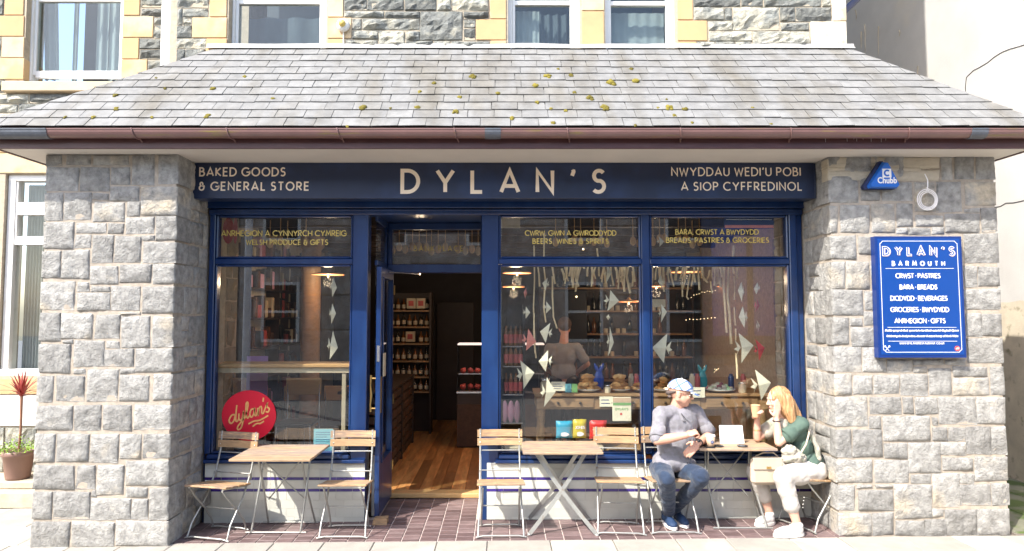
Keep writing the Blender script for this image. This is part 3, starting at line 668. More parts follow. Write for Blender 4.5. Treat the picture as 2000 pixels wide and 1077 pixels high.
gutter((FX0 - .085, GY + .06, GZ), (FX0 - .085, 6.28, GZ), (-1, 0, 0)).build('gutter', M['gutter_brown'], roof)
gutter((FX1 + .085, GY + .06, GZ), (FX1 + .085, 6.28, GZ), (1, 0, 0)).build('gutter', M['gutter_brown'], roof)
def bracket(x, r=.061):
    mb = MB(); pts = [(x + .02, 5.33, GZ - .075), (x + .012, GY + .03, GZ - .055)] + [(x + .012 - .004 * i, GY - r * cos(R(a)), GZ - r * sin(R(a))) for i, a in enumerate(range(100, -1, -20))] + [(x - .012, GY - r + .002, GZ + .014)]
    mb.tube(pts, .006, 6); return mb.build('gutter_bracket', M['gutter_brown'], gt)
for px in (262, 447, 662, 890, 1110, 1330, 1545, 1775): bracket(at(px, 262, 5.24)[0])
for (pa, pb, m) in ((-40, 90, 'grey_tape'), (947, 978, 'grey_tape'), (1899, 1931, 'grey_tape')):
    xa, xb = at(pa, 262, 5.22)[0], at(pb, 262, 5.22)[0]; w = gutter((xa, GY, GZ - .001), (xb, GY, GZ - .001), (0, -1, 0), .0615).build('joint_sleeve', M[m], gt)
for px in (1606,1612,1655,1668,1674,1686,1702,1712,1722,1731,1725):
    x = at(px, 275, 5.33)[0]; l = rr.uniform(.02, .07); MB().tube([(x, 5.333, 3.40), (x + rr.uniform(-.004,.004), 5.332, 3.38 - l)], [.003, .0015], 5).build('lime_drip', M['lime_run'], roof)
# ================================================================ THE STONE HOUSE BEHIND
house = empty('stone_house', (0, 6.5, 0), 'grey stone house with orange quoins and white sash windows behind the canopy', 'building')
WY = 6.30
def X6(px, py=50, Y=WY): return at(px, py, Y)[0]
def Z6(py, px=980, Y=WY): return at(px, py, Y)[1]
xl = X6(332); xr = X6(1653)
b = MB()
cols = [(xl, X6(446)), (X6(637), X6(992)), (X6(1133), X6(1182)), (X6(1321), xr)]
b.box(xl, xr, WY, 6.62, 2.985, 4.40)
for a, c in cols: b.box(a, c, WY, 6.62, 4.40, 6.0)
b.box(xl, xr, WY, 6.62, 6.0, 13)
b.box(xl, -2.79, WY, 6.62, -.1, 2.985); b.box(2.86, xr, WY, 6.62, -.1, 2.985)
b.box(xr - .3, xr, 6.62, 14, -.1, 13); b.box(xl, xl + .3, 7.5, 14, -.1, 13)
b.box(xl, xr, 13.7, 14, -.1, 13); b.box(xl, xr, 6.62, 14, 13, 13.2)
b.build('wall', M['pale_mortar'], house)
W1 = [(75,-20,330,122),(340,-20,755,122),(770,-20,1130,125),(1145,-20,1295,125),(1310,-20,1730,125),(75,135,530,205),(540,140,940,212),(945,138,1430,468),(1445,140,1730,222),(170,222,270,345),(282,222,938,345),(1450,235,1578,320),(1450,335,1578,470),
 (168,358,460,455),(470,365,765,550),(780,365,935,470),(85,468,455,548),(780,480,1090,552),(1105,480,1290,560),(1305,480,1745,560)]
W2 = [(205,-20,735,78),(750,-20,995,78),(1010,-20,1665,78),(1675,-20,1770,80),(205,90,550,235),(560,95,640,235),(655,90,1180,352),(1195,90,1365,252),(1375,92,1780,250),(375,250,650,352),(1205,265,1525,355),(382,365,870,478),(885,365,1540,545),(245,485,450,560),(460,485,670,555),(680,485,855,555)]
W4 = [(1555,-40,1830,70),(1605,80,1825,150),(1555,80,1598,220),(1608,160,1680,225),(1550,230,1680,335),(1550,345,1805,428),(1550,437,1620,545),(1628,437,1800,530),(1550,555,1700,640)]
def px_stone(par, r, ox, oy, s, Y, m='wall_stone', amp=.024, name='stone', dep=.05, out=0.0):
    a, b_, c, d = r; p0, p1 = ox + a/s, ox + c/s; q0, q1 = oy + b_/s, oy + d/s
    X0 = at(p0, (q0+q1)/2, Y)[0]; X1 = at(p1, (q0+q1)/2, Y)[0]; Z1 = at((p0+p1)/2, q0, Y)[1]; Z0 = at((p0+p1)/2, q1, Y)[1]
    stone_at(par, (X0, Y - .012 - out, Z0), (1, 0, 0), (0, 0, 1), (0, -1, 0), X1 - X0, Z1 - Z0, dep, m, amp=amp, name=name, skew=.002, nu=max(3, min(9, round((X1-X0)/.04))), nv=max(3, min(6, round((Z1-Z0)/.035))))
for r in W1: px_stone(house, r, 660, 0, 5.882, WY)
for r in W2: px_stone(house, r, 1320, 0, 5.882, WY)
for r in W4: px_stone(house, r, 0, 0, 4.486, WY)
def quoin(par, p0, p1, q0, q1, Y, m='orange_stone', dep=.3, out=.012):
    pm = (q0+q1)/2; X0 = at(p0, pm, Y)[0]; X1 = at(p1, pm, Y)[0]; Z1 = at(p0, q0, Y)[1]; Z0 = at(p0, q1, Y)[1]
    MB().cbox(X0 + .0015, X1 - .0015, Y - out, Y + dep, Z0 + .002, Z1 - .002, .004).build('quoin', M[m], par)
for a in [(957,989,-45,38),(929.5,989,38.5,79.4),(958,989,80,97),(640,671,-10,34.5),(640,687,35.5,76),(640,672,77,97),(1136,1180,-40,22),(1136,1180,23,97),(1323,1353,-10,40),(1323,1381,41,81),(1323,1360,82,97),
          (410,444,-10,34),(376,444,35,75),(403,444,76,110)]: quoin(house, *a, WY)
for a in [(1624,1652,-20,42),(1583,1653,43,93)]: quoin(house, *a, WY, 'cream_stone')
# rows of stone and quoins higher up, above the picture
zq = Z6(-12); zz = zq
while zz < 8.8:
    h = rr.uniform(.1, .2)
    for (a, c) in (cols if zz < 5.9 else [(xl, xr)]):
        x = a + .17 if zz < 5.9 else a + .01
        while x < c - (.17 if zz < 5.9 else .02):
            w = min(rr.uniform(.2, .6), c - (.16 if zz < 5.9 else .01) - x)
            if w > .05: stone_at(house, (x + .005, WY - .012, zz + .005), (1, 0, 0), (0, 0, 1), (0, -1, 0), w - .01, h - .01, .04, 'wall_stone', amp=.02, skew=.002)
            x += w
    zz += h
# sash windows
def sash(par, po, pg, Y, bot_extra=0, ztop=6.0, rail=True, frame=.02):
    """po = outer px rect, pg = glass px rect of the lower sash, at wall plane Y (frame set back)"""
    Yw = Y + .13; root = MB()
    x0 = at(po[0], 60, Y)[0]; x1 = at(po[1], 60, Y)[0]; z0 = at(980, po[2], Y)[1]
    g0 = at(pg[0], 60, Yw)[0]; g1 = at(pg[1], 60, Yw)[0]; gb = at(980, pg[3], Yw)[1]; gt_ = at(980, pg[2], Yw)[1]
    wn = empty('window', ((x0+x1)/2, Yw, z0), parent=par)
    fr = MB(); fr.cbox(x0, g0 - .03, Yw - .05, Yw + .08, z0, ztop); fr.cbox(g1 + .03, x1, Yw - .05, Yw + .08, z0, ztop); fr.cbox(x0 + .001, x1 - .001, Yw - .06, Yw + .09, z0 - .03, z0 + .03)
    fr.build('frame', M['white_paint'], wn)
    s2 = MB(); s2.cbox(g0 - .029, g0, Yw - .02, Yw + .03, gb - .05, ztop); s2.cbox(g1, g1 + .029, Yw - .02, Yw + .03, gb - .05, ztop); s2.cbox(g0, g1, Yw - .021, Yw + .031, gb - .08, gb); s2.cbox(g0, g1, Yw - .022, Yw + .032, gt_, gt_ + .045)
    s2.build('sash_frame', M['white_paint'], wn)
    MB().box(g0, g1, Yw + .003, Yw + .007, gb, gt_).build('pane', M['sash_glass'], wn); MB().box(g0, g1, Yw - .012, Yw - .008, gt_ + .045, ztop).build('pane', M['sash_glass'], wn)
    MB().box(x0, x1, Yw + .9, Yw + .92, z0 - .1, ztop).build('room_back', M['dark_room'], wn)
    return wn, g0, g1, gb, gt_, Yw
def curtain(wn, x0, x1, y, z0, z1, n=10, lean=0, m='curtain', amp=.02):
    vs = []; k = 5 * n
    for j in range(2):
        for i in range(k + 1):
            t = i / k; vs.append((x0 + (x1 - x0) * t + (lean if j else 0), y + amp * sin(t * n * pi), z1 if j else z0))
    MB().add(vs, [(i, i+1, i+k+2, i+k+1) for i in range(k)], True).build('curtain', M[m], wn)
wn, g0, g1, gb, gt_, yw = sash(house, (446, 638, 130), (467, 625, 10, 120), WY); curtain(wn, g0 - .02, g1 + .02, yw + .3, gb - .1, gt_, 6, m='dark_room')
wn, g0, g1, gb, gt_, yw = sash(house, (991, 1134, 130), (1006, 1113, 12, 120), WY); curtain(wn, g0 - .02, g0 + .25, yw + .12, gb - .1, gt_, 9, amp=.006); curtain(wn, g0 + .2, g1, yw + .2, gb - .1, gt_, 8, m='dark_room')
wn, g0, g1, gb, gt_, yw = sash(house, (1181, 1322, 130), (1193, 1300, 13, 120), WY); curtain(wn, g0 - .02, g1 + .02, yw + .15, gb - .1, gt_, 11, amp=.005)
# left wing, set back
LY = 7.2
b = MB()
def XL(px, py=60): return at(px, py, LY)[0]
def ZL(py): return at(980, py, LY)[1]
wl, wr = XL(50), XL(241); ws = ZL(163)
b.box(-9, wl, LY, 7.5, ZL(340), 13); b.box(wr, XL(330) + .05, LY, 7.5, ZL(340), 13); b.box(wl, wr, LY, 7.5, ZL(340), ws); b.box(wl, wr, LY, 7.5, 6.3, 13)
b.box(-9, XL(4, 500), LY, 7.5, -.1, ZL(340)); b.box(XL(175, 500), xl + .3, LY, 7.5, -.1, ZL(340)); b.box(XL(4, 500), XL(175, 500), LY, 7.5, -.1, ZL(735))
b.build('wing_wall', M['pale_mortar'], house)
for r in [(1240,-40,1432,68),(1240,80,1432,150),(1355,160,1432,217),(1350,227,1432,337),(1225,345,1432,432),(1230,440,1430,522),(1300,532,1432,605),(-60,-40,35,135),(-60,340,15,512),(-60,710,45,812),(-120,825,250,908),(260,825,700,908),(710,825,1100,908),(-150,920,155,988),(165,915,430,992),(440,915,900,992),(-100,1000,400,1055),(410,1000,800,1055),(-100,1065,300,1150),(310,1065,700,1150),(-100,1160,400,1240),(410,1160,700,1240)]:
    px_stone(house, r, 0, 0, 4.486, LY)
for a in [(242,274,-10,31),(240,300,33,74),(238,272,75,116),(237,288,117,158),(10,48,-20,30.5),(-20,48,31.5,72),(4,48,73,113.5),(-20,48,114.5,156)]: quoin(house, *a, LY)
bx('window_sill', M['sill_stone'], house, XL(11, 170), XL(252, 170), LY - .07, LY + .2, ZL(182), ZL(163), .008)
wn, g0, g1, gb, gt_, yw = sash(house, (49, 242, 160), (75, 236, 5, 140), LY, ztop=6.3)
curtain(wn, g0 - .01, g0 + .16, yw + .15, gb - .05, gt_ + .1, 4, lean=-.05); curtain(wn, g0 + .27, g0 + .33, yw + .2, gb - .05, gt_ + .1, 2); curtain(wn, g1 - .4, g1 - .26, yw + .2, gb, gt_ + .1, 3); curtain(wn, g1 - .22, g1 + .02, yw + .15, gb - .05, gt_ + .1, 5)
bx('downpipe', M['white_paint'], house, XL(322), XL(345), LY - .10, LY - .01, 2.5, 8.5, .02)
# ground-floor window of the wing
lt = ZL(340); lb = ZL(735); la, lc = XL(5, 500), XL(175, 500)
quoin(house, -20, 180, 300, 339, LY, dep=.2); 
bx('lintel', M['orange_stone'], house, -6.6, lc, LY - .014, LY + .1, ZL(299), ZL(255), .004)
wn = empty('window', ((la+lc)/2, LY + .1, lb), parent=house); yw = LY + .08
f = MB(); f.cbox(la, XL(20, 500), yw - .04, yw + .08, lb, lt); f.cbox(lc - .06, lc, yw - .04, yw + .08, lb, lt); f.cbox(la + .001, lc - .001, yw - .045, yw + .085, lt - .07, lt - .001); f.cbox(la + .001, lc - .001, yw - .06, yw + .085, lb - .001, ZL(722)); f.build('frame', M['white_paint'], wn)
f = MB(); zt_, zm0, zm1 = ZL(357), ZL(478), ZL(461)
f.cbox(XL(20, 500), XL(26, 450), yw - .03, yw + .04, zm0, lt - .07); f.cbox(XL(20, 500), lc - .06, yw - .031, yw + .04, zm0, zm1); f.cbox(XL(26, 450), lc - .06, yw - .029, yw + .04, ZL(419), ZL(394)); f.build('sash_frame', M['white_paint'], wn)
MB().box(XL(20, 500), lc - .06, yw + .01, yw + .014, ZL(722), lt - .07).build('pane', M['thin_glass'], wn)
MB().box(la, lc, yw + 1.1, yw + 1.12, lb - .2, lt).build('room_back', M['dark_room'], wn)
curtain(wn, XL(20, 500), XL(62, 500), yw + .16, lb, lt - .08, 14)
MB().box(la, lc, yw + .1, yw + .5, lb - .02, lb + .0).build('window_board', M['white_paint'], wn)
bx('sill_band', M['orange_stone'], house, -6.5, lc + .1, LY - .03, LY + .06, ZL(770), ZL(740), .004)
bx('painted_panel', M['white_wall'], house, -6.5, lc + .1, LY - .02, LY, ZL(832), ZL(771), .003)
for i in range(7):
    stone_at(house, (-6.4 + i * .34, LY - .01, .2), (1, 0, 0), (0, 0, 1), (0, -1, 0), .33, ZL(835) - .2, .04, 'wall_stone', amp=.02)
# desk lamp on the window board
dl = empty('desk_lamp', (XL(32, 720), yw + .3, lb), 'white shaded desk lamp standing inside the left ground floor window', 'lamp')
xx = XL(32, 700); MB().lathe([(.045, 0), (.05, .01), (.02, .03), (.03, .06), (.025, .09), (.01, .12)], (xx, yw + .3, lb + .002)).build('base', M['silver'], dl)
MB().tube([(xx, yw + .3, lb + .12), (xx + .02, yw + .3, lb + .17), (xx - .06, yw + .3, lb + .22), (xx - .04, yw + .3, lb + .29)], .005).build('arm', M['silver'], dl)
MB().ell((xx + .01, yw + .3, lb + .29), (.13, .07, .035), 14, 8).build('shade', M['white_paint'], dl)
# round bell lamp on the wall between the windows
wb = empty('alarm_bell', (X6(671, 51), WY, Z6(51)), 'round white bell with a gold centre on the orange stones', 'bell')
c0 = at3(671, 51, WY - .02)
def disc(mb, c, r0, prof, n=20):
    vs = []; 
    for (r, d) in prof:
        for k in range(n): a = 2*pi*k/n; vs.append((c[0] + r*cos(a), c[1] - d, c[2] + r*sin(a)))
    fs = [(i*n+k, (i+1)*n+k, (i+1)*n+(k+1) % n, i*n+(k+1) % n) for i in range(len(prof)-1) for k in range(n)]
    mb.add(vs, [f[::-1] for f in fs], True); mb.add(vs[-n:], [tuple(range(n))]); return mb
disc(MB(), c0, 0, [(.045, -.01), (.062, .0), (.066, .02), (.055, .045), (.034, .055)]).build('casing', M['white_paint'], wb)
disc(MB(), c0, 0, [(.034, .05), (.034, .07), (.026, .085), (.01, .09)]).build('dome', M['gold'], wb)
MB().tube([(c0.x, WY - .02, c0.z - .06), (c0.x + .005, WY - .02, c0.z - .25)], .006).build('cable', M['white_paint'], wb)
# ================================================================ NEIGHBOUR ON THE RIGHT
nb = empty('white_building', (7.7, 9, 0), 'white rendered building with thin cracks across the alley on the right', 'building')
b = MB().box(5.7, 10, 3.6, 15, -.2, 9.5); b.build('wall', M['white_wall'], nb)
mat('alley_dirt_shade', (.60, .52, .40), .9, .2, 4, .4, 40, col2=(.25, .22, .14), c2s=9, c2t=(.6, .75))
# lower coat of the alley wall: dirt plus painted-in canopy shade, ragged top edge
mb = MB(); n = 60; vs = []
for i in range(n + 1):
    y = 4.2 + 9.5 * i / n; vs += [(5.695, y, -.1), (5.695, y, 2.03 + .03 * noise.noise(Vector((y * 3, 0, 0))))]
mb.add(vs, [(2*i, 2*i+1, 2*i+3, 2*i+2) for i in range(n)]); mb.build('stain_shade_coat', M['alley_dirt_shade'], nb)
def crack(pts, r=.004):
    P = [atp(px, py, (5.7, 0, 0), Vector((1, 0, 0))) for px, py in pts]; Q = [p + Vector((-.003, 0, rr.uniform(-.008, .008))) for p in P]
    MB().tube(Q, r, 5).build('crack', M['black'], nb)
crack([(2010,84),(1990,92),(1972,96),(1957,103),(1942,112),(1930,121),(1912,133),(1902,138),(1892,146),(1888,150),(1886,170),(1887,193)])
crack([(1940,407),(1955,403),(1965,398),(1980,397),(1998,392),(2010,388)])
for px, y0, y1 in ((1682,62,96),(1690,48,105),(1716,52,110),(1672,20,40),(1793,130,156),(1757,60,72)):
    P = [atp(px + rr.uniform(-1, 1), y0 + (y1 - y0) * k / 3, (5.7, 0, 0), Vector((1, 0, 0))) + Vector((-.003, 0, 0)) for k in range(4)]
    MB().tube(P, [.012, .008, .006, .002], 5).build('rain_streak', M['alley_dirt_shade'], nb)
dp = empty('drain_pipe', (xr + .1, 6.6, 4.9), 'dark drain pipe slanting off the corner of the stone house', 'pipe')
MB().tube([at3(1640, 30, 6.7), at3(1686, -12, 6.9), at3(1700, -60, 7.0)], .035, 10).build('pipe_run', M['alarm_dark'], dp)
# ================================================================ ACROSS THE STREET (seen only in the glass)
of = empty('house_across_street', (0, -8, 0), 'brown stone terrace across the street, mirrored in the shop windows', 'building')
b = MB(); xs = [-14 + 3.2 * i for i in range(10)]
b.box(-16, 17, -8.6, -8.3, -.2, 7.2)
b.build('wall', M['brown_facade'], of)
for i, x in enumerate(xs):
    for z in (1.0, 4.2):
        w = MB(); w.box(x, x + 1.2, -8.3, -8.24, z, z + 1.9); fr = w.build('window', M['white_paint'], of)
        MB().box(x + .1, x + 1.1, -8.24, -8.23, z + .1, z + .92).build('pane', M['black'], fr); MB().box(x + .1, x + 1.1, -8.24, -8.23, z + 1.0, z + 1.8).build('pane', M['black'], fr)
    for k in range(6): MB().cbox(x + 1.3 + (k % 2) * .05, x + 2.9, -8.3, -8.25, .3 + k * 1.1, 1.35 + k * 1.1, .03).build('stone_panel', M['brown_facade'], of)
bay = MB(); X0 = 6.3
bay.box(X0, X0 + 3, -8.3, -8.1, .6, 5.4); bb = bay.build('blue_bay', M['navy'], of); MB().box(X0 + .3, X0 + 1.4, -8.1, -8.08, 1.2, 4.6).build('pane', M['glaze_blue'], bb); MB().box(X0 + 1.6, X0 + 2.7, -8.1, -8.08, 1.2, 4.6).build('pane', M['glaze_blue'], bb)
sp = empty('street_lamp', (-6.2, -3.5, -.1), 'white street lamp post across the street, mirrored in the left window', 'street lamp')
MB().tube([(-6.2, -3.5, -.15), (-6.2, -3.5, 5.2)], [.10, .08], 10).build('post', M['street_lamp_white'], sp); MB().lathe([(.05, 0), (.2, .1), (.24, .5), (.1, .62), (.02, .8)], (-6.2, -3.5, 5.2), 12).build('lantern', M['black'], sp)
# ================================================================ SHOP FRONT
FY = 6.20
def SX(px, py=600, Y=FY): return at(px, py, Y)[0]
def SZ(py, px=980, Y=FY): return at(px, py, Y)[1]
sf = empty('shop_front', (0, 6.25, 0), 'navy blue timber shop front with tiled plinth and large glazed windows', 'shop front')
zsill = SZ(886); zpl = SZ(903); zl0 = SZ(409); zt1, zt0 = SZ(506), SZ(517); ztop = SZ(423)
zlow = SZ(886)
XA, XB = -2.775, 2.85          # between the piers
def wood(name, x0, x1, y0, y1, z0, z1, c=.006, m='navy', par=None): return bx(name, M[m], par or sf, x0, x1, y0, y1, z0, z1, c)
pL0, pL1 = SX(388, 450), SX(423, 450); pD0, pD1 = SX(690, 500), SX(720, 500); pR0, pR1 = SX(941, 500), SX(974, 500); pM0, pM1 = SX(1252, 500), SX(1268, 500); pE0, pE1 = SX(1540, 500), XB
wood('post', XA, pL1 - .055, FY - .01, FY + .12, gz(-2.8), 2.96)
wood('post', pL1 - .052, pL1, FY - .03, FY + .12, zsill, 2.93)
wood('post', pD0, pD1, FY - .03, FY + .12, gz(-1.2), 2.93); wood('post', pR0, pR1, FY - .03, FY + .12, gz(-.2), 2.93)
wood('mullion', pM0, pM1, FY - .025, FY + .1, zsill, 2.92)
wood('post', pE0, pE0 + .07, FY - .03, FY + .12, zsill, 2.93); wood('post', pE0 + .073, pE1, FY - .01, FY + .12, gz(2.8), 2.96)
wood('lintel_board', XA, XB, 6.12, FY + .1, SZ(409), 3.05, .004); wood('head_rail', XA + .002, XB - .002, FY - .05, FY + .13, SZ(421), SZ(410), .008)
wood('head_moulding', XA + .1, XB - .1, FY - .065, FY - .05, SZ(414), SZ(411), .003)
bays = [(pL1, pD0), (pR1, pM0), (pM1, pE0)]
for i, (a, c) in enumerate(bays):
    wood('transom_bar', a, c, FY - .028, FY + .1, zt0, zt1, .006)
    wood('window_sill', a - .02 if i == 0 else a, c, FY - .06, FY + .1, zsill - .045, zsill, .012)
    for z0, z1 in ((zt1, SZ(421)), (zsill, zt0)):
        pn = MB().box(a + .001, c - .001, FY + .04, FY + .046, z0 + .001, z1 - .001).build('pane', M['glass'], sf)
        bd = MB(); r = .022
        bd.cbox(a, a + r, FY - .018, FY + .038, z0, z1, .008); bd.cbox(c - r, c, FY - .018, FY + .038, z0, z1, .008)
        bd.cbox(a + r, c - r, FY - .019, FY + .037, z1 - r, z1, .008); bd.cbox(a + r, c - r, FY - .019, FY + .037, z0, z0 + r, .008); bd.build('glazing_bead', M['navy'], sf)
wood('sill_apron', SX(403, 890), pD1, FY - .075, FY + .0, zpl + .002, zsill - .046, .006); wood('sill_apron', pR1 - .03, SX(1590, 890), FY - .075, FY, zpl + .002, zsill - .046, .006)
# tiled plinth
def plinth(xa, xb, gx):
    zb = gz((xa+xb)/2) - .005; MB().box(xa + .002, xb - .002, FY - .04, FY + .1, zb, zpl).build('plinth_core', M['tile_grout'], sf)
    z = zpl; rows = [(.052, 0), (.076, 0), (.027, 1), (.078, 0), (.027, 1)] + [(.076, 0)] * 6
    for j, (h, nv) in enumerate(rows):
        if z - h < zb - .02: h = z - zb
        if h < .012: break
        x = xa - (.0 if nv or j % 2 else .075)
        while x < xb - .01:
            x0 = max(x, xa); x1 = min(x + .152, xb); 
            if x1 - x0 > .01: MB().cbox(x0 + .001, x1 - .001, FY - .042 - rr.uniform(0, .0006), FY - .036, z - h + .001, z - .001, .0008).build('navy_strip_tile' if nv else 'plinth_tile', M['navy_tile' if nv else 'white_tile'], sf)
            x += .152
        z -= h
plinth(SX(403, 960), SX(714, 960), -2); plinth(SX(951, 960), SX(1588, 960), 1)
# recessed lobby
DY = 6.90; LX0, LX1 = -1.20, -.195; zc = 2.86
xt = SX(714, 960)
wood('lobby_ceiling', LX0 - .04, LX1 + .04, FY + .1, DY + .1, zc, zc + .05, .003)
for xx, s_ in ((LX0 - .03, 1), (LX1, -1)):
    wood('lobby_post', xx, xx + .03, DY - .09, DY + .06, .01, zc - .001); wood('lobby_rail', xx, xx + .03, FY + .12, DY - .09, zt0, zt1); wood('lobby_rail', xx, xx + .03, FY + .12, DY - .09, zsill - .04, zsill)
    wood('lobby_rail', xx, xx + .03, FY + .12, DY - .09, zc - .06, zc - .001)
    MB().box(xx + .012, xx + .016, FY + .12, DY - .09, zsill, zc - .06).build('pane', M['glass'], sf)
    b = MB(); b.box(xx + .0, xx + .03, FY + .1, DY - .09, 0, zsill - .041); b.build('plinth_core', M['tile_grout'], sf)
    for j in range(6):
        for i in range(4):
            y0 = FY + .1 + i * .152 - (.07 if j % 2 else 0); y1 = min(y0 + .149, DY - .1); y0 = max(y0, FY + .1); z0 = .01 + j * .085
            xf = xx + .03 if s_ > 0 else xx
            if y1 - y0 > .02: MB().cbox(min(xf, xf + s_*.006), max(xf, xf + s_*.006), y0, y1, z0, z0 + .082, .002).build('plinth_tile', M['white_tile'], sf)
# transom light over the door
z2, z1 = 2.33, 2.42
wood('door_head', LX0, LX1, DY - .04, DY + .06, z2, z1); wood('head_rail', LX0, LX1, DY - .03, DY + .06, zc - .07, zc - .001)
wood('fanlight_stile', LX0 + .001, LX0 + .045, DY - .03, DY + .06, z1, zc - .07); wood('fanlight_stile', LX1 - .03, LX1 - .001, DY - .03, DY + .06, z1, zc - .07)
MB().box(LX0 + .045, LX1 - .03, DY + .01, DY + .015, z1, zc - .07).build('pane', M['glass'], sf)
MB().lathe([(.018, 0), (.015, .004), (.01, .003)], (at(840, 425, 6.5)[0], 6.5, zc - .008), 14).build('ceiling_spot', M['brass'], sf)
MB().cbox(LX0 - .0, LX1 + .0, DY - .02, DY + .14, .0, .050, .008).build('threshold', M['threshold_wood'], sf)
# open door leaf
dr = empty('shop_door', (-1.17, DY, .03), 'navy glazed shop door standing open into the lobby', 'door')
dx0, dx1, dy0, dy1, dz0, dz1 = -1.178, -1.133, 6.16, 6.86, .03, 2.345
def dw(name, y0, y1, z0, z1, m='navy'): return bx(name, M[m], dr, dx0, dx1, y0, y1, z0, z1, .004)
dw('stile', dy0, dy0 + .1, dz0, dz1); dw('stile', dy1 - .09, dy1, dz0, dz1); dw('rail', dy0 + .1, dy1 - .09, dz1 - .1, dz1); dw('kick_panel', dy0 + .1, dy1 - .09, dz0, dz0 + .48)
MB().box(dx0 + .02, dx0 + .025, dy0 + .1, dy1 - .09, dz0 + .48, dz1 - .1).build('pane', M['glass'], dr)
bd = MB(); bd.cbox(dx1, dx1 + .01, dy0 + .09, dy0 + .11, dz0 + .47, dz1 - .09, .003); bd.cbox(dx1, dx1 + .01, dy1 - .1, dy1 - .08, dz0 + .47, dz1 - .09, .003); bd.cbox(dx1, dx1 + .009, dy0 + .11, dy1 - .1, dz0 + .465, dz0 + .485, .003); bd.build('glazing_bead', M['navy'], dr)
z = at(742, 690, 6.16)[1]
bx('lock_plate', M['chrome'], dr, dx0 + .01, dx1 - .01, dy0 - .003, dy0, z - .08, z + .07, .001)
hb = MB(); zh = at(722, 770, 6.16)[1]; hb.tube([(dx0, dy0 + .05, zh + .14), (dx0 - .05, dy0 + .05, zh + .14)], .008); hb.tube([(dx0, dy0 + .05, zh - .14), (dx0 - .05, dy0 + .05, zh - .14)], .008)
hb.tube([(dx0 - .05, dy0 + .05, zh + .17), (dx0 - .055, dy0 + .05, zh + .08), (dx0 - .045, dy0 + .05, zh - .02), (dx0 - .055, dy0 + .05, zh - .1), (dx0 - .05, dy0 + .05, zh - .17)], [.013, .009, .014, .009, .013]); hb.build('pull_handle', M['brass'], dr)
bx('finger_plate', M['brass'], dr, dx1, dx1 + .004, dy0 + .02, dy0 + .07, zh - .18, zh + .16, .001)
for zz in (.3, .97, 2.1): bx('hinge', M['brass'], dr, dx1, dx1 + .012, dy1 - .01, dy1 + .025, zz, zz + .1, .003)
MB().bar((dx1 + .01, 6.5, 2.375 - .06), (dx1 + .26, 6.86, 2.375 - .06), .02, .008, (1, 0, 0)).build('closer_arm', M['chrome'], dr)
tg = tag(MB().cbox(dx1 + .014, dx1 + .022, 6.2, 6.32, 1.31, 1.53, .002).build('door_card', M['label_cream'], None), 'cream card hanging on the glass of the open door', 'sign')
wx, wy = atz(742, 1010, .05); 
wedge = MB(); wedge.add([(wx-.06, wy-.05, .012), (wx+.07, wy-.05, .012), (wx+.07, wy+.05, .012), (wx-.06, wy+.05, .012), (wx-.05, wy-.05, .065), (wx+.07, wy-.05, .07), (wx+.07, wy+.05, .07), (wx-.05, wy+.05, .065)], [(0,3,2,1),(4,5,6,7),(0,1,5,4),(1,2,6,5),(2,3,7,6),(3,0,4,7)])
wedge.v = [(x, y, z - .012 + gz(x)) for x, y, z in wedge.v]
tag(wedge.build('door_wedge', M['chair_wood'], None), 'small block of bare wood wedging the blue door open', 'wedge')
# ================================================================ FASCIA SIGN
sg = empty('fascia_sign', (0, 5.86, 2.93), 'long navy fascia sign with cream lettering under the eaves', 'sign')
sy = 5.86; sz0 = at(980, 388, sy)[1]; s0, s1 = at(369, 350, sy)[0], at(1591, 350, sy)[0]
bx('sign_board', M['navy_sign'], sg, max(s0, -2.79), s1, sy, sy + .17, sz0, 3.266, .004)
bx('end_block', M['navy_sign'], sg, s1 + .001, s1 + .012, sy - .0, sy + .17, sz0 + .002, 3.262, .003)
def sign_text(s, l, r, t, b_, w, m='letter_cream', par=sg, Y=sy - .002, name='lettering', **kw):
    ws = [MB()]; ptext(ws[0], s, l, r, t, b_, Y, w=w, words=ws, **kw)
    for q in ws: o = q.build(name, M[m], par)
    return o
sign_text("DYLAN'S", 782, 1184, 330, 379, .15)
sign_text('BAKED GOODS', 389, 558, 327, 345, .15); sign_text('& GENERAL STORE', 388, 604, 355, 373, .15)
sign_text("NWYDDAU WEDI'U POBI", 1311, 1564, 327, 344.5, .13); sign_text('A SIOP CYFFREDINOL', 1330, 1567, 355.5, 373, .13)
# gold lettering on the upper panes
gy = FY + .036
for s, l, r, t, b_ in [('ANRHEGION A CYNNYRCH CYMREIG', 432, 677, 450, 462), ('WELSH PRODUCE & GIFTS', 480, 641, 468, 479), ('CWRW, GWIN A GWIRODDYDD', 1025, 1204, 450, 461), ('BEERS, WINES & SPIRITS', 1040, 1189, 466, 477), ('BARA, CRWST A BWYDYDD', 1319, 1482, 448, 459), ('BREADS, PASTRIES & GROCERIES', 1301, 1502, 464, 475)]:
    sign_text(s, l, r, t, b_, .15, 'gold', sf, gy, 'gold_lettering', th=.001)
sign_text('BANK PLACE', 808, 905, 480, 491, .13, 'gold', sf, DY + .006, 'gold_lettering', th=.001)
